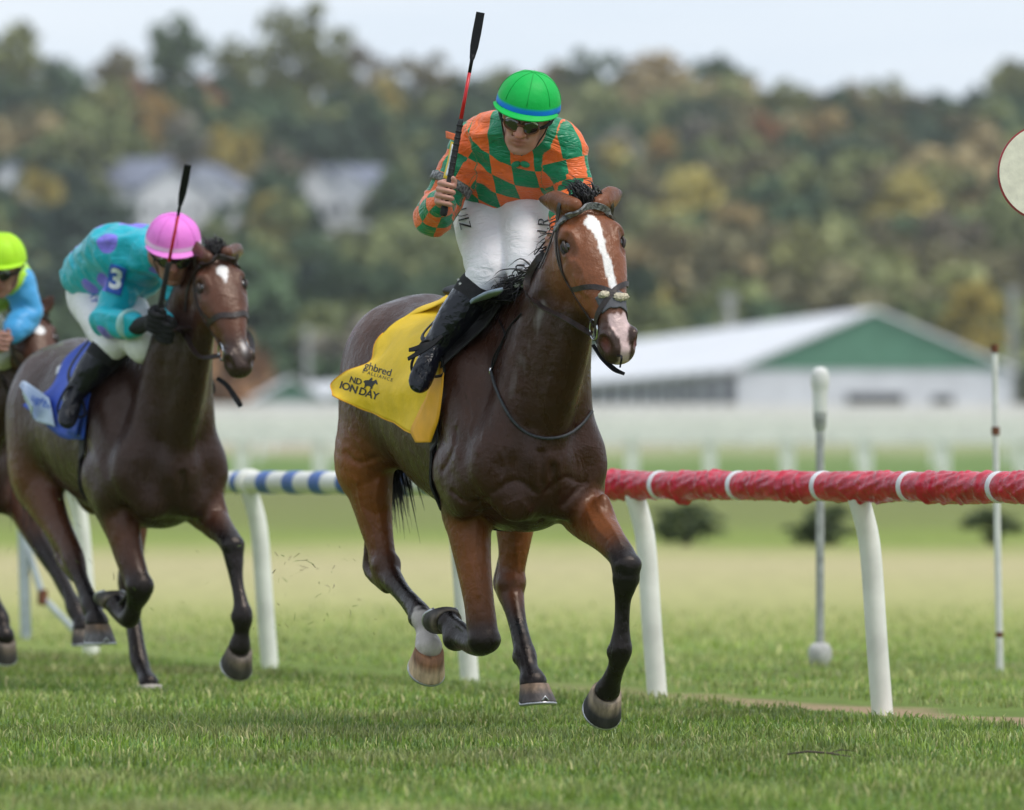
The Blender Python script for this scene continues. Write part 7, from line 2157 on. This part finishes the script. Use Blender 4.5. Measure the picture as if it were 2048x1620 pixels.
J2['tail'] = [(-1.52, 0, 1.42), (-1.64, 0, 1.34), (-1.70, 0, 1.15), (-1.66, 0, 0.9), (-1.60, 0, 0.7)]
def head_frame(fr, J, a, Ya, b, Yb, yaw, scale_len=0.585):
    h0, h1 = fr.dep(*a, Ya), fr.dep(*b, Yb)
    hx = unit(h1 - h0)
    wl = fr.dirl((math.cos(math.radians(yaw)), math.sin(math.radians(yaw)), 0.0)); wl = unit(wl - hx * (wl @ hx))
    J['head_R'] = np.array([hx, wl, np.cross(hx, wl)]); J['head_o'] = h0; J['head_s'] = np.linalg.norm(h1 - h0) / scale_len
    return h0, hx
h0, hx_ = head_frame(FR2, J2, (432, 508), 25.42, (490, 716), 25.16, 16)
J2['neck'] = [((-0.24, 0, 1.17), (0.185, 0.34)), ((-0.08, 0.01, 1.33), (0.150, 0.285)), ((0.06, 0.01, 1.50), (0.115, 0.22)), ((0.17, 0.02, 1.65), (0.092, 0.165)), ((0.25, 0.02, 1.75), (0.080, 0.125)), (tuple(h0 + hx_ * 0.06 - J2['head_R'][2] * 0.10), (0.072, 0.10))]
J2['ear_R'] = FR2.dep(358, 482, 25.55); J2['ear_L'] = FR2.dep(486, 505, 25.62)
J2['ear_n'] = FR2.dirl((0.1, -0.95, -0.2))
J2['crest'] = [(-0.30, 0, 1.58), (-0.10, 0.0, 1.65), (0.05, 0.0, 1.73), (0.16, 0.02, 1.80), (0.26, 0.02, 1.87)]
J2['mane_dir'] = unit((-0.7, 0.5, 0.0)); J2['mane_len'] = 0.08
J2['forelock_dir'] = FR2.dirl((-0.1, 0.4, 0.7))
def mark2(C, blend, hx, hy, hz, on, V):
    wob = 0.006 * wav(V, 80, 3, 2)
    wd = np.interp(hx, [0.07, 0.085, 0.11, 0.135, 0.15, 0.185], [0.0, 0.022, 0.030, 0.018, 0.009, 0.0])
    blend(on * (hz > -0.06) * smoothstep(0.003, -0.003, np.abs(hy - 0.004 + wob) - wd) * (hx > 0.06) * (hx < 0.19), (0.8, 0.78, 0.77))
    blend(on * np.exp(-(((hx - 0.50) / 0.03) ** 2 + ((hy - 0.022) / 0.012) ** 2)) * (hz > -0.09) * 0.9, (0.6, 0.56, 0.55))
DARK = (np.array([0.034, 0.016, 0.012]), np.array([0.105, 0.037, 0.018]), np.array([0.105, 0.040, 0.023]))
H2, BVH2, W2, R2 = build_horse(FR2, J2, 'dark bay racehorse with white star and blue cloth running second', DARK, 0.0085, mark2, (), {'Lhind': ((0.5, 0.4, 0.3), (0.55, 0.42, 0.28), (0.5, 0.45, 0.4)), 'Rhind': ((0.16, 0.14, 0.14), (0.12, 0.11, 0.11), (0.16, 0.10, 0.06))})

D2 = FR2.dep
K2 = {'square': 0.09, 'hem': 0.05, 'skin': SKIN * 0.62}
K2['pelvis'] = D2(198, 572, 26.28); K2['chest'] = D2(262, 508, 25.95); K2['neck'] = D2(318, 508, 25.70)
K2['shR'] = D2(262, 545, 25.95); K2['shL'] = D2(345, 535, 25.78)
K2['elR'] = D2(212, 640, 25.84); K2['wrR'] = D2(278, 652, 25.62)
K2['elL'] = D2(372, 610, 25.72); K2['wrL'] = D2(345, 645, 25.60)
K2['hipR'] = D2(190, 600, 26.26); K2['hipL'] = D2(235, 600, 26.16)
K2['knR'] = D2(226, 682, 25.90); K2['knL'] = D2(290, 690, 25.78)
K2['anR'] = D2(150, 785, 25.90); K2['toeR'] = D2(132, 846, 25.80)
K2['anL'] = np.array((-0.50, 0.31, 1.42)); K2['toeL'] = np.array((-0.42, 0.32, 1.30))
K2['head_R'] = look_at(FR2.dirl((0.10, -0.90, -0.42)), FR2.dirl((0.05, -0.38, 0.92)))
K2['head_o'] = D2(346, 500, 25.52)
w2b, w2t = D2(312, 655, 25.47), D2(376, 330, 25.17)
wd2 = unit(w2t - w2b); cd = FR2.dirl((0, -1, 0)); e1b = unit(cd - wd2 * (cd @ wd2)); e2b = unit(np.cross(wd2, e1b))
if e2b @ FR2.dirl((1, 0, 0)) < 0: e2b = -e2b
K2['handR'] = (D2(315, 640, 25.46), wd2, e1b, e2b); K2['handL'] = (D2(335, 660, 25.48), wd2, e1b, e2b)
K2['foot_u'] = unit(FR2.dirl((0.9, 0.1, -0.5)))
TEAL, PURP = (0.0, 0.42, 0.52), (0.22, 0.18, 0.75)
M_SILK2 = cloth_mat('silks_teal', 'patch', TEAL, PURP, 0.36, 0.45)
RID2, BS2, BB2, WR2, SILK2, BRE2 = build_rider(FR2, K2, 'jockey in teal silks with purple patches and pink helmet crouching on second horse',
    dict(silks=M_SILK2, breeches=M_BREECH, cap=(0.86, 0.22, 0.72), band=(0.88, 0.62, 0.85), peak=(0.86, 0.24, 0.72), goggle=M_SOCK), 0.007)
def glove(J, key, root, h):
    hc, hw, he1, he2 = J['hand' + key]
    Hh = lambda a, b, c: hc + he2 * a + he1 * b + hw * c
    G = [tube([Hh(-0.012, -0.014, 0.036), Hh(-0.014, -0.014, -0.036)], [(0.032, 0.023), (0.030, 0.023)], u=he2, k=0.015), tube([J['wr' + key] + (J['wr' + key] - hc) * 0.4, J['wr' + key], Hh(-0.014, -0.014, -0.01)], [0.036, 0.036, 0.030], k=0.02)]
    for i in range(4):
        z = 0.036 - 0.024 * i
        G.append(tube([Hh(-0.032, -0.006, z), Hh(-0.034, 0.016, z), Hh(-0.012, 0.031, z - 0.003), Hh(0.016, 0.026, z - 0.004), Hh(0.024, 0.004, z - 0.003), Hh(0.010, -0.006, z)], [0.0135, 0.0145, 0.0130, 0.0130, 0.0125, 0.011], k=0.005, sub=2))
    G.append(tube([Hh(-0.008, -0.016, 0.02), Hh(0.014, -0.006, 0.036), Hh(0.018, 0.014, 0.048), Hh(0.012, 0.024, 0.058)], [0.017, 0.0155, 0.014, 0.0125], k=0.006, sub=2))
    V, Q = mesh_sdf(G, h, 1)
    obj_from('glove', mesh_np('glove', V, Q), root, M_SOCK)
glove(K2, 'R', RID2, 0.006); glove(K2, 'L', RID2, 0.006)
whip(FR2, w2b, w2t, 'upright whip with red shaft held before the pink helmet', 0.41, 0.69, 1)
def reins2(s):
    return [W2(0.475, s * 0.085, -0.16), W2(0.40, s * 0.13, -0.24), W2(0.22, s * 0.14, -0.33), (FR2.dep(352, 660, 25.45) if s < 0 else FR2.dep(372, 655, 25.50)), K2['handR'][0] if s < 0 else K2['handL'][0]]
BR2 = make_bridle(FR2, BVH2, W2, R2, 'plain brown bridle with wide noseband on the second horse', rein_pts=reins2)
ribbon('strap_end', [FR2.dep(434, 756, 25.40), FR2.dep(455, 772, 25.38), FR2.dep(474, 800, 25.36), FR2.dep(482, 814, 25.36)], [0.016, 0.020, 0.026, 0.02], M_BLACKL, BR2, None, 0, 0.008, normals=unit(FR2.dirl((0.1, -1, 0.2))))
M_BLUEC = mat('royal_blue_cloth', (0.015, 0.07, 0.48), 0.6, var=0.1, scale=9, bump=0.3, bscale=12)
M_PALEC = mat('pale_blue_cloth', (0.50, 0.60, 0.74), 0.6, var=0.1, scale=9, bump=0.3, bscale=12)
t_ = empty('saddle_cloth', FR2.O, FR2.rz, 'royal blue saddle cloth with pale trailing edge on the second horse', 'saddle cloth')
c2 = lambda *a, **k: cpt(FR2, BVH2, *a, **k)
g = [[np.array((-0.42, -0.02, 1.62)), np.array((-0.60, -0.02, 1.60)), np.array((-0.75, -0.03, 1.60))],
     [c2(200, 705), c2(168, 712), c2(138, 722)], [c2(192, 755), c2(150, 765), c2(112, 775)], [c2(182, 815), c2(140, 815, off=0.03), c2(85, 800, off=0.04)], [c2(176, 878), c2(132, 872, off=0.03), c2(70, 815, off=0.06)]]
C2, BY2 = sheet('cloth', g, M_BLUEC, t_, BVH2, 0.008, 6, 0.003, 0.004, 4)
g = [[c2(118, 802, off=0.05), c2(75, 775, off=0.07), FR2.at(40, 770, -0.40)], [c2(124, 830, off=0.05), c2(85, 806, off=0.08), FR2.at(52, 790, -0.41)], [c2(130, 856, off=0.05), c2(98, 842, off=0.07), FR2.at(66, 812, -0.41)]]
C2b, BY2b = sheet('trailing_edge', g, M_PALEC, t_, BVH2, 0.02, 6, 0.003, 0.003, 6)
M_BLUET = mat('blue_lettering', (0.05, 0.15, 0.55), 0.6)
M_WHT = mat('white_lettering', (0.82, 0.82, 0.84), 0.6)
for tx, x_, y_ in (('ugh', 78, 800), ('bred', 106, 815)):
    print_on('lettering', text_flat(tx, 1.0, 0.95, 0.01), FR2, BY2b, x_, y_, 22, 26, M_BLUET, t_)
g = [[c2(136, 728, off=0.04), c2(118, 738, off=0.045)], [c2(128, 744, off=0.04), c2(114, 752, off=0.05)]]
sheet('white_patch', g, M_WHT, t_, BY2, 0.004, 4, 0.003)
g = [[c2(198, 722, off=0.05), c2(188, 730, off=0.05)], [c2(188, 790, off=0.05), c2(170, 790, off=0.055)], [c2(172, 872, off=0.045), c2(152, 868, off=0.045)]]
sheet('front_fold', g, M_BLUEC, t_, BVH2, 0.01, 6, 0.003)
g1 = [[c2(290, 686, off=0.03), c2(245, 700, off=0.03), c2(205, 712, off=0.035)], [c2(270, 712, off=0.03), c2(235, 735, off=0.03), c2(196, 752, off=0.035)], [c2(240, 745, off=0.03), c2(215, 765, off=0.03), c2(188, 790, off=0.035)]]
SAD2 = make_saddle(FR2, BVH2, 'black racing saddle and girth on the second horse', g1, None,
                   [(-0.42, -0.25, 1.40), (-0.37, -0.32, 1.22), (-0.36, -0.31, 1.02), (-0.35, -0.24, 0.85), (-0.35, -0.1, 0.77), (-0.35, 0.1, 0.77), (-0.35, 0.24, 0.85), (-0.36, 0.31, 1.02), (-0.37, 0.32, 1.22)],
                   {'R': (K2['anR'], K2['toeR']), 'L': (K2['anL'], K2['toeL'])}, FR2)
# number on the arm
M_BPATCH = mat('blue_patch', (0.02, 0.10, 0.50), 0.55)
def on_cloth(fr, bvh, px, py, off, Yd):
    p, n = ray_hit(fr, bvh, px, py)
    return p + fr.dirl((0, -1, 0)) * off if p is not None else fr.dep(px, py, Yd)
q = [[on_cloth(FR2, BS2, 222, 528, 0.012, 25.8), on_cloth(FR2, BS2, 238, 533, 0.012, 25.8), on_cloth(FR2, BS2, 254, 540, 0.012, 25.8)], [on_cloth(FR2, BS2, 216, 556, 0.012, 25.8), on_cloth(FR2, BS2, 232, 562, 0.012, 25.8), on_cloth(FR2, BS2, 248, 568, 0.012, 25.8)], [on_cloth(FR2, BS2, 211, 582, 0.012, 25.8), on_cloth(FR2, BS2, 226, 587, 0.012, 25.8), on_cloth(FR2, BS2, 241, 592, 0.012, 25.8)]]
NP, BNP = sheet('number_patch', q, M_BPATCH, RID2, BS2, 0.004, 4, 0.004)
V, F = text_flat('3', 1.0, 1.0, 0.035)
print_on('number', (V, F), FR2, BNP, 232, 560, 56, 14, M_WHT, RID2, -0.1, 0.003)
# name down the breeches: dark upright strokes read as letters
V, F = text_flat('RAMMARY', 1.0, 0.95, 0.0)
print_on('lettering', (V, F), FR2, BB2, 176, 562, 21, 72, M_BLUET, BRE2)
# white cuff stripe
wr, el = K2['wrR'], K2['elR']; ad = unit(wr - el); mid = el + (wr - el) * 0.74
MB().tube([Vector(mid - ad * 0.012), Vector(mid - ad * 0.011), Vector(mid + ad * 0.011), Vector(mid + ad * 0.012)], [0.05, 0.067, 0.064, 0.05], 24).build('cuff_stripe', mat('pale_cuff', (0.35, 0.65, 0.62), 0.5), RID2, True)

# ------------------------------------------------------------------ third horse and rider at the left edge
FR3 = Frame(-40, 28.6, 26)
J3 = {'dz': -0.03, 'R': None, 'L': None}
J3['Rfore'] = [((-0.14, -0.175, 0.98), (0.085, 0.11), -1)] + chain(FR3, [(-135, 1010, -0.175, 0.09, 0.105, -1), (-110, 1080, -0.165, 0.065, 0.08, 0.2), (-60, 1130, -0.155, 0.055, 0.058, 0.8), (-35, 1160, -0.15, 0.055, 0.055, 1), (-15, 1200, -0.15, 0.034, 0.037, 1), (0, 1236, -0.15, 0.044, 0.046, 1), (5, 1258, -0.15, 0.036, 0.038, 1), (8, 1272, -0.15, 0.05, 0.05, 1)])
J3['Lfore'] = [((-0.12, 0.185, 0.97), (0.085, 0.12), -1)] + chain(FR3, [(30, 980, 0.185, 0.088, 0.10, 0.0), (58, 1040, 0.19, 0.068, 0.08, 0.0), (82, 1085, 0.195, 0.055, 0.062, 0.8), (98, 1112, 0.20, 0.052, 0.055, 1), (118, 1150, 0.20, 0.034, 0.037, 1), (138, 1190, 0.20, 0.033, 0.038, 1), (150, 1216, 0.20, 0.044, 0.046, 1), (160, 1240, 0.20, 0.036, 0.038, 1), (166, 1256, 0.20, 0.05, 0.05, 1)])
def generic_hind(s, df):
    return [((-1.16, s * 0.17, 1.24), (0.13, 0.22), -1), ((-1.02 + df, s * 0.20, 1.0), (0.10, 0.15), 0), ((-1.02 + df, s * 0.185, 0.80), (0.062, 0.08), 0.1), ((-1.05 + df, s * 0.175, 0.62), (0.052, 0.06), 0.4), ((-1.04 + df, s * 0.17, 0.54), (0.05, 0.055), 0.7), ((-0.95 + df * 1.3, s * 0.16, 0.36), (0.034, 0.038), 1), ((-0.90 + df * 1.4, s * 0.155, 0.24), (0.045, 0.046), 1), ((-0.86 + df * 1.4, s * 0.15, 0.17), (0.037, 0.038), 1), ((-0.83 + df * 1.4, s * 0.15, 0.11), (0.05, 0.05), 1)]
J3['Rhind'] = generic_hind(-1, 0.1); J3['Lhind'] = generic_hind(1, -0.1)
J3['Rfore_hoof'] = (FR3.at(9, 1278, -0.15), unit((-0.6, 0, -0.8)), (0.8, 0, -0.6), 0.062, 0.075)
J3['Lfore_hoof'] = (FR3.at(168, 1260, 0.20), unit((0.1, 0, -1)), (1, 0, 0.1), 0.062, 0.07)
J3['Rhind_hoof'] = (np.array((-0.68, -0.15, 0.10)), unit((0.1, 0, -1)), (1, 0, 0.1), 0.062, 0.08)
J3['Lhind_hoof'] = (np.array((-0.96, 0.15, 0.10)), unit((0.1, 0, -1)), (1, 0, 0.1), 0.062, 0.08)
J3['tail'] = J2['tail']
h0, hx_ = head_frame(FR3, J3, (62, 622), 28.2, (112, 800), 27.92, 20)
J3['neck'] = [((-0.24, 0, 1.17), (0.185, 0.34)), ((-0.08, 0.02, 1.30), (0.150, 0.28)), ((0.06, 0.06, 1.42), (0.115, 0.21)), ((0.15, 0.10, 1.52), (0.095, 0.16)), ((0.22, 0.12, 1.58), (0.080, 0.125)), (tuple(h0 + hx_ * 0.06 - J3['head_R'][2] * 0.10), (0.072, 0.10))]
J3['ear_R'] = FR3.dep(18, 602, 28.3); J3['ear_L'] = FR3.dep(110, 586, 28.22)
J3['ear_n'] = FR3.dirl((0, -1, 0)); J3['ear_groove'] = 1.0
J3['crest'] = [(-0.30, 0, 1.56), (-0.10, 0.02, 1.58), (0.05, 0.06, 1.62), (0.14, 0.10, 1.66), (0.20, 0.12, 1.70)]
J3['mane_dir'] = unit((-0.7, 0.4, 0.1)); J3['mane_len'] = 0.10
J3['forelock_dir'] = FR3.dirl((0.1, 0.2, 0.9))
def mark3(C, blend, hx, hy, hz, on, V):
    blend(on * (hz > -0.06) * smoothstep(0.034, 0.028, np.sqrt((hx - 0.135) ** 2 + (hy - 0.01) ** 2) + 0.003 * wav(V, 90, 2, 2)), (0.8, 0.78, 0.77))
H3, BVH3, W3, R3 = build_horse(FR3, J3, 'dark bay racehorse with round white star partly hidden at the left edge', (DARK[0] * 0.9, DARK[1], DARK[2] * 0.75), 0.011, mark3)
K3 = {'square': 0.3, 'skin': SKIN * 0.75}
D3 = FR3.dep
K3['pelvis'] = D3(-80, 600, 28.75); K3['chest'] = D3(-18, 560, 28.30); K3['neck'] = D3(6, 552, 28.02)
K3['shR'] = D3(-72, 580, 28.22); K3['shL'] = D3(40, 568, 28.10)
K3['elR'] = D3(-110, 660, 28.15); K3['wrR'] = D3(-40, 690, 27.95)
K3['elL'] = D3(56, 628, 28.10); K3['wrL'] = D3(20, 672, 27.98)
K3['hipR'] = D3(-95, 625, 28.75); K3['hipL'] = D3(-52, 625, 28.66)
K3['knR'] = D3(-62, 700, 28.40); K3['knL'] = D3(4, 702, 28.30)
K3['anR'] = np.array((-0.36, -0.34, 1.40)); K3['toeR'] = np.array((-0.26, -0.36, 1.27))
K3['anL'] = np.array((-0.36, 0.34, 1.40)); K3['toeL'] = np.array((-0.26, 0.36, 1.27))
K3['head_R'] = look_at(FR3.dirl((-0.12, -0.95, -0.28)), FR3.dirl((0.02, -0.25, 0.95)))
K3['head_o'] = D3(2, 533, 27.92)
up3 = FR3.dirl((0.1, 0.1, 0.95)); e1c = FR3.dirl((0, -1, 0)); e2c = unit(np.cross(up3, e1c)); e1c = unit(np.cross(e2c, up3))
K3['handR'] = (D3(-28, 700, 27.88), unit(up3), e1c, e2c); K3['handL'] = (D3(8, 684, 27.90), unit(up3), e1c, e2c)
LIME, SKYB = np.array((0.42, 0.75, 0.02)), np.array((0.06, 0.36, 0.72))
def tint3(V, lx, tT, J):
    d1, _, _ = arc_len(V, [J['shL'] + (J['elL'] - J['shL']) * 0.05, J['elL'], J['wrL']]); d2, _, _ = arc_len(V, [J['shR'] + (J['elR'] - J['shR']) * 0.05, J['elR'], J['wrR']])
    m_ = (np.minimum(d1, d2) < 0.088) & (np.abs(lx) > 0.13)
    return np.where(m_[:, None], SKYB[None, :], LIME[None, :])
M_SILK3 = cloth_mat('silks_lime', 'attr', None, None, 0.4, 0.35)
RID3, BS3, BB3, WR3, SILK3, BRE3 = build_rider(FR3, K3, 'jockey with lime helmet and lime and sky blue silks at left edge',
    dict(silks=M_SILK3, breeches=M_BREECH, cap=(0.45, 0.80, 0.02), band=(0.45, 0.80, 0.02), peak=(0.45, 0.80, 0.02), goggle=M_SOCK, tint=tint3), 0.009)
def reins3(s):
    return [W3(0.475, s * 0.085, -0.16), W3(0.35, s * 0.13, -0.26), W3(0.2, s * 0.14, -0.30), K3['handR'][0] if s < 0 else K3['handL'][0]]
BR3 = make_bridle(FR3, BVH3, W3, R3, 'brown bridle on the horse at the left edge', rein_pts=reins3)
SAD3 = make_saddle(FR3, BVH3, 'black racing saddle on the horse at the left edge', None, None,
                   [(-0.42, -0.25, 1.40), (-0.37, -0.32, 1.22), (-0.36, -0.31, 1.02), (-0.35, -0.24, 0.85), (-0.35, -0.1, 0.77), (-0.35, 0.1, 0.77), (-0.35, 0.24, 0.85), (-0.36, 0.31, 1.02), (-0.37, 0.32, 1.22)],
                   {'R': (K3['anR'], K3['toeR']), 'L': (K3['anL'], K3['toeL'])}, FR3)
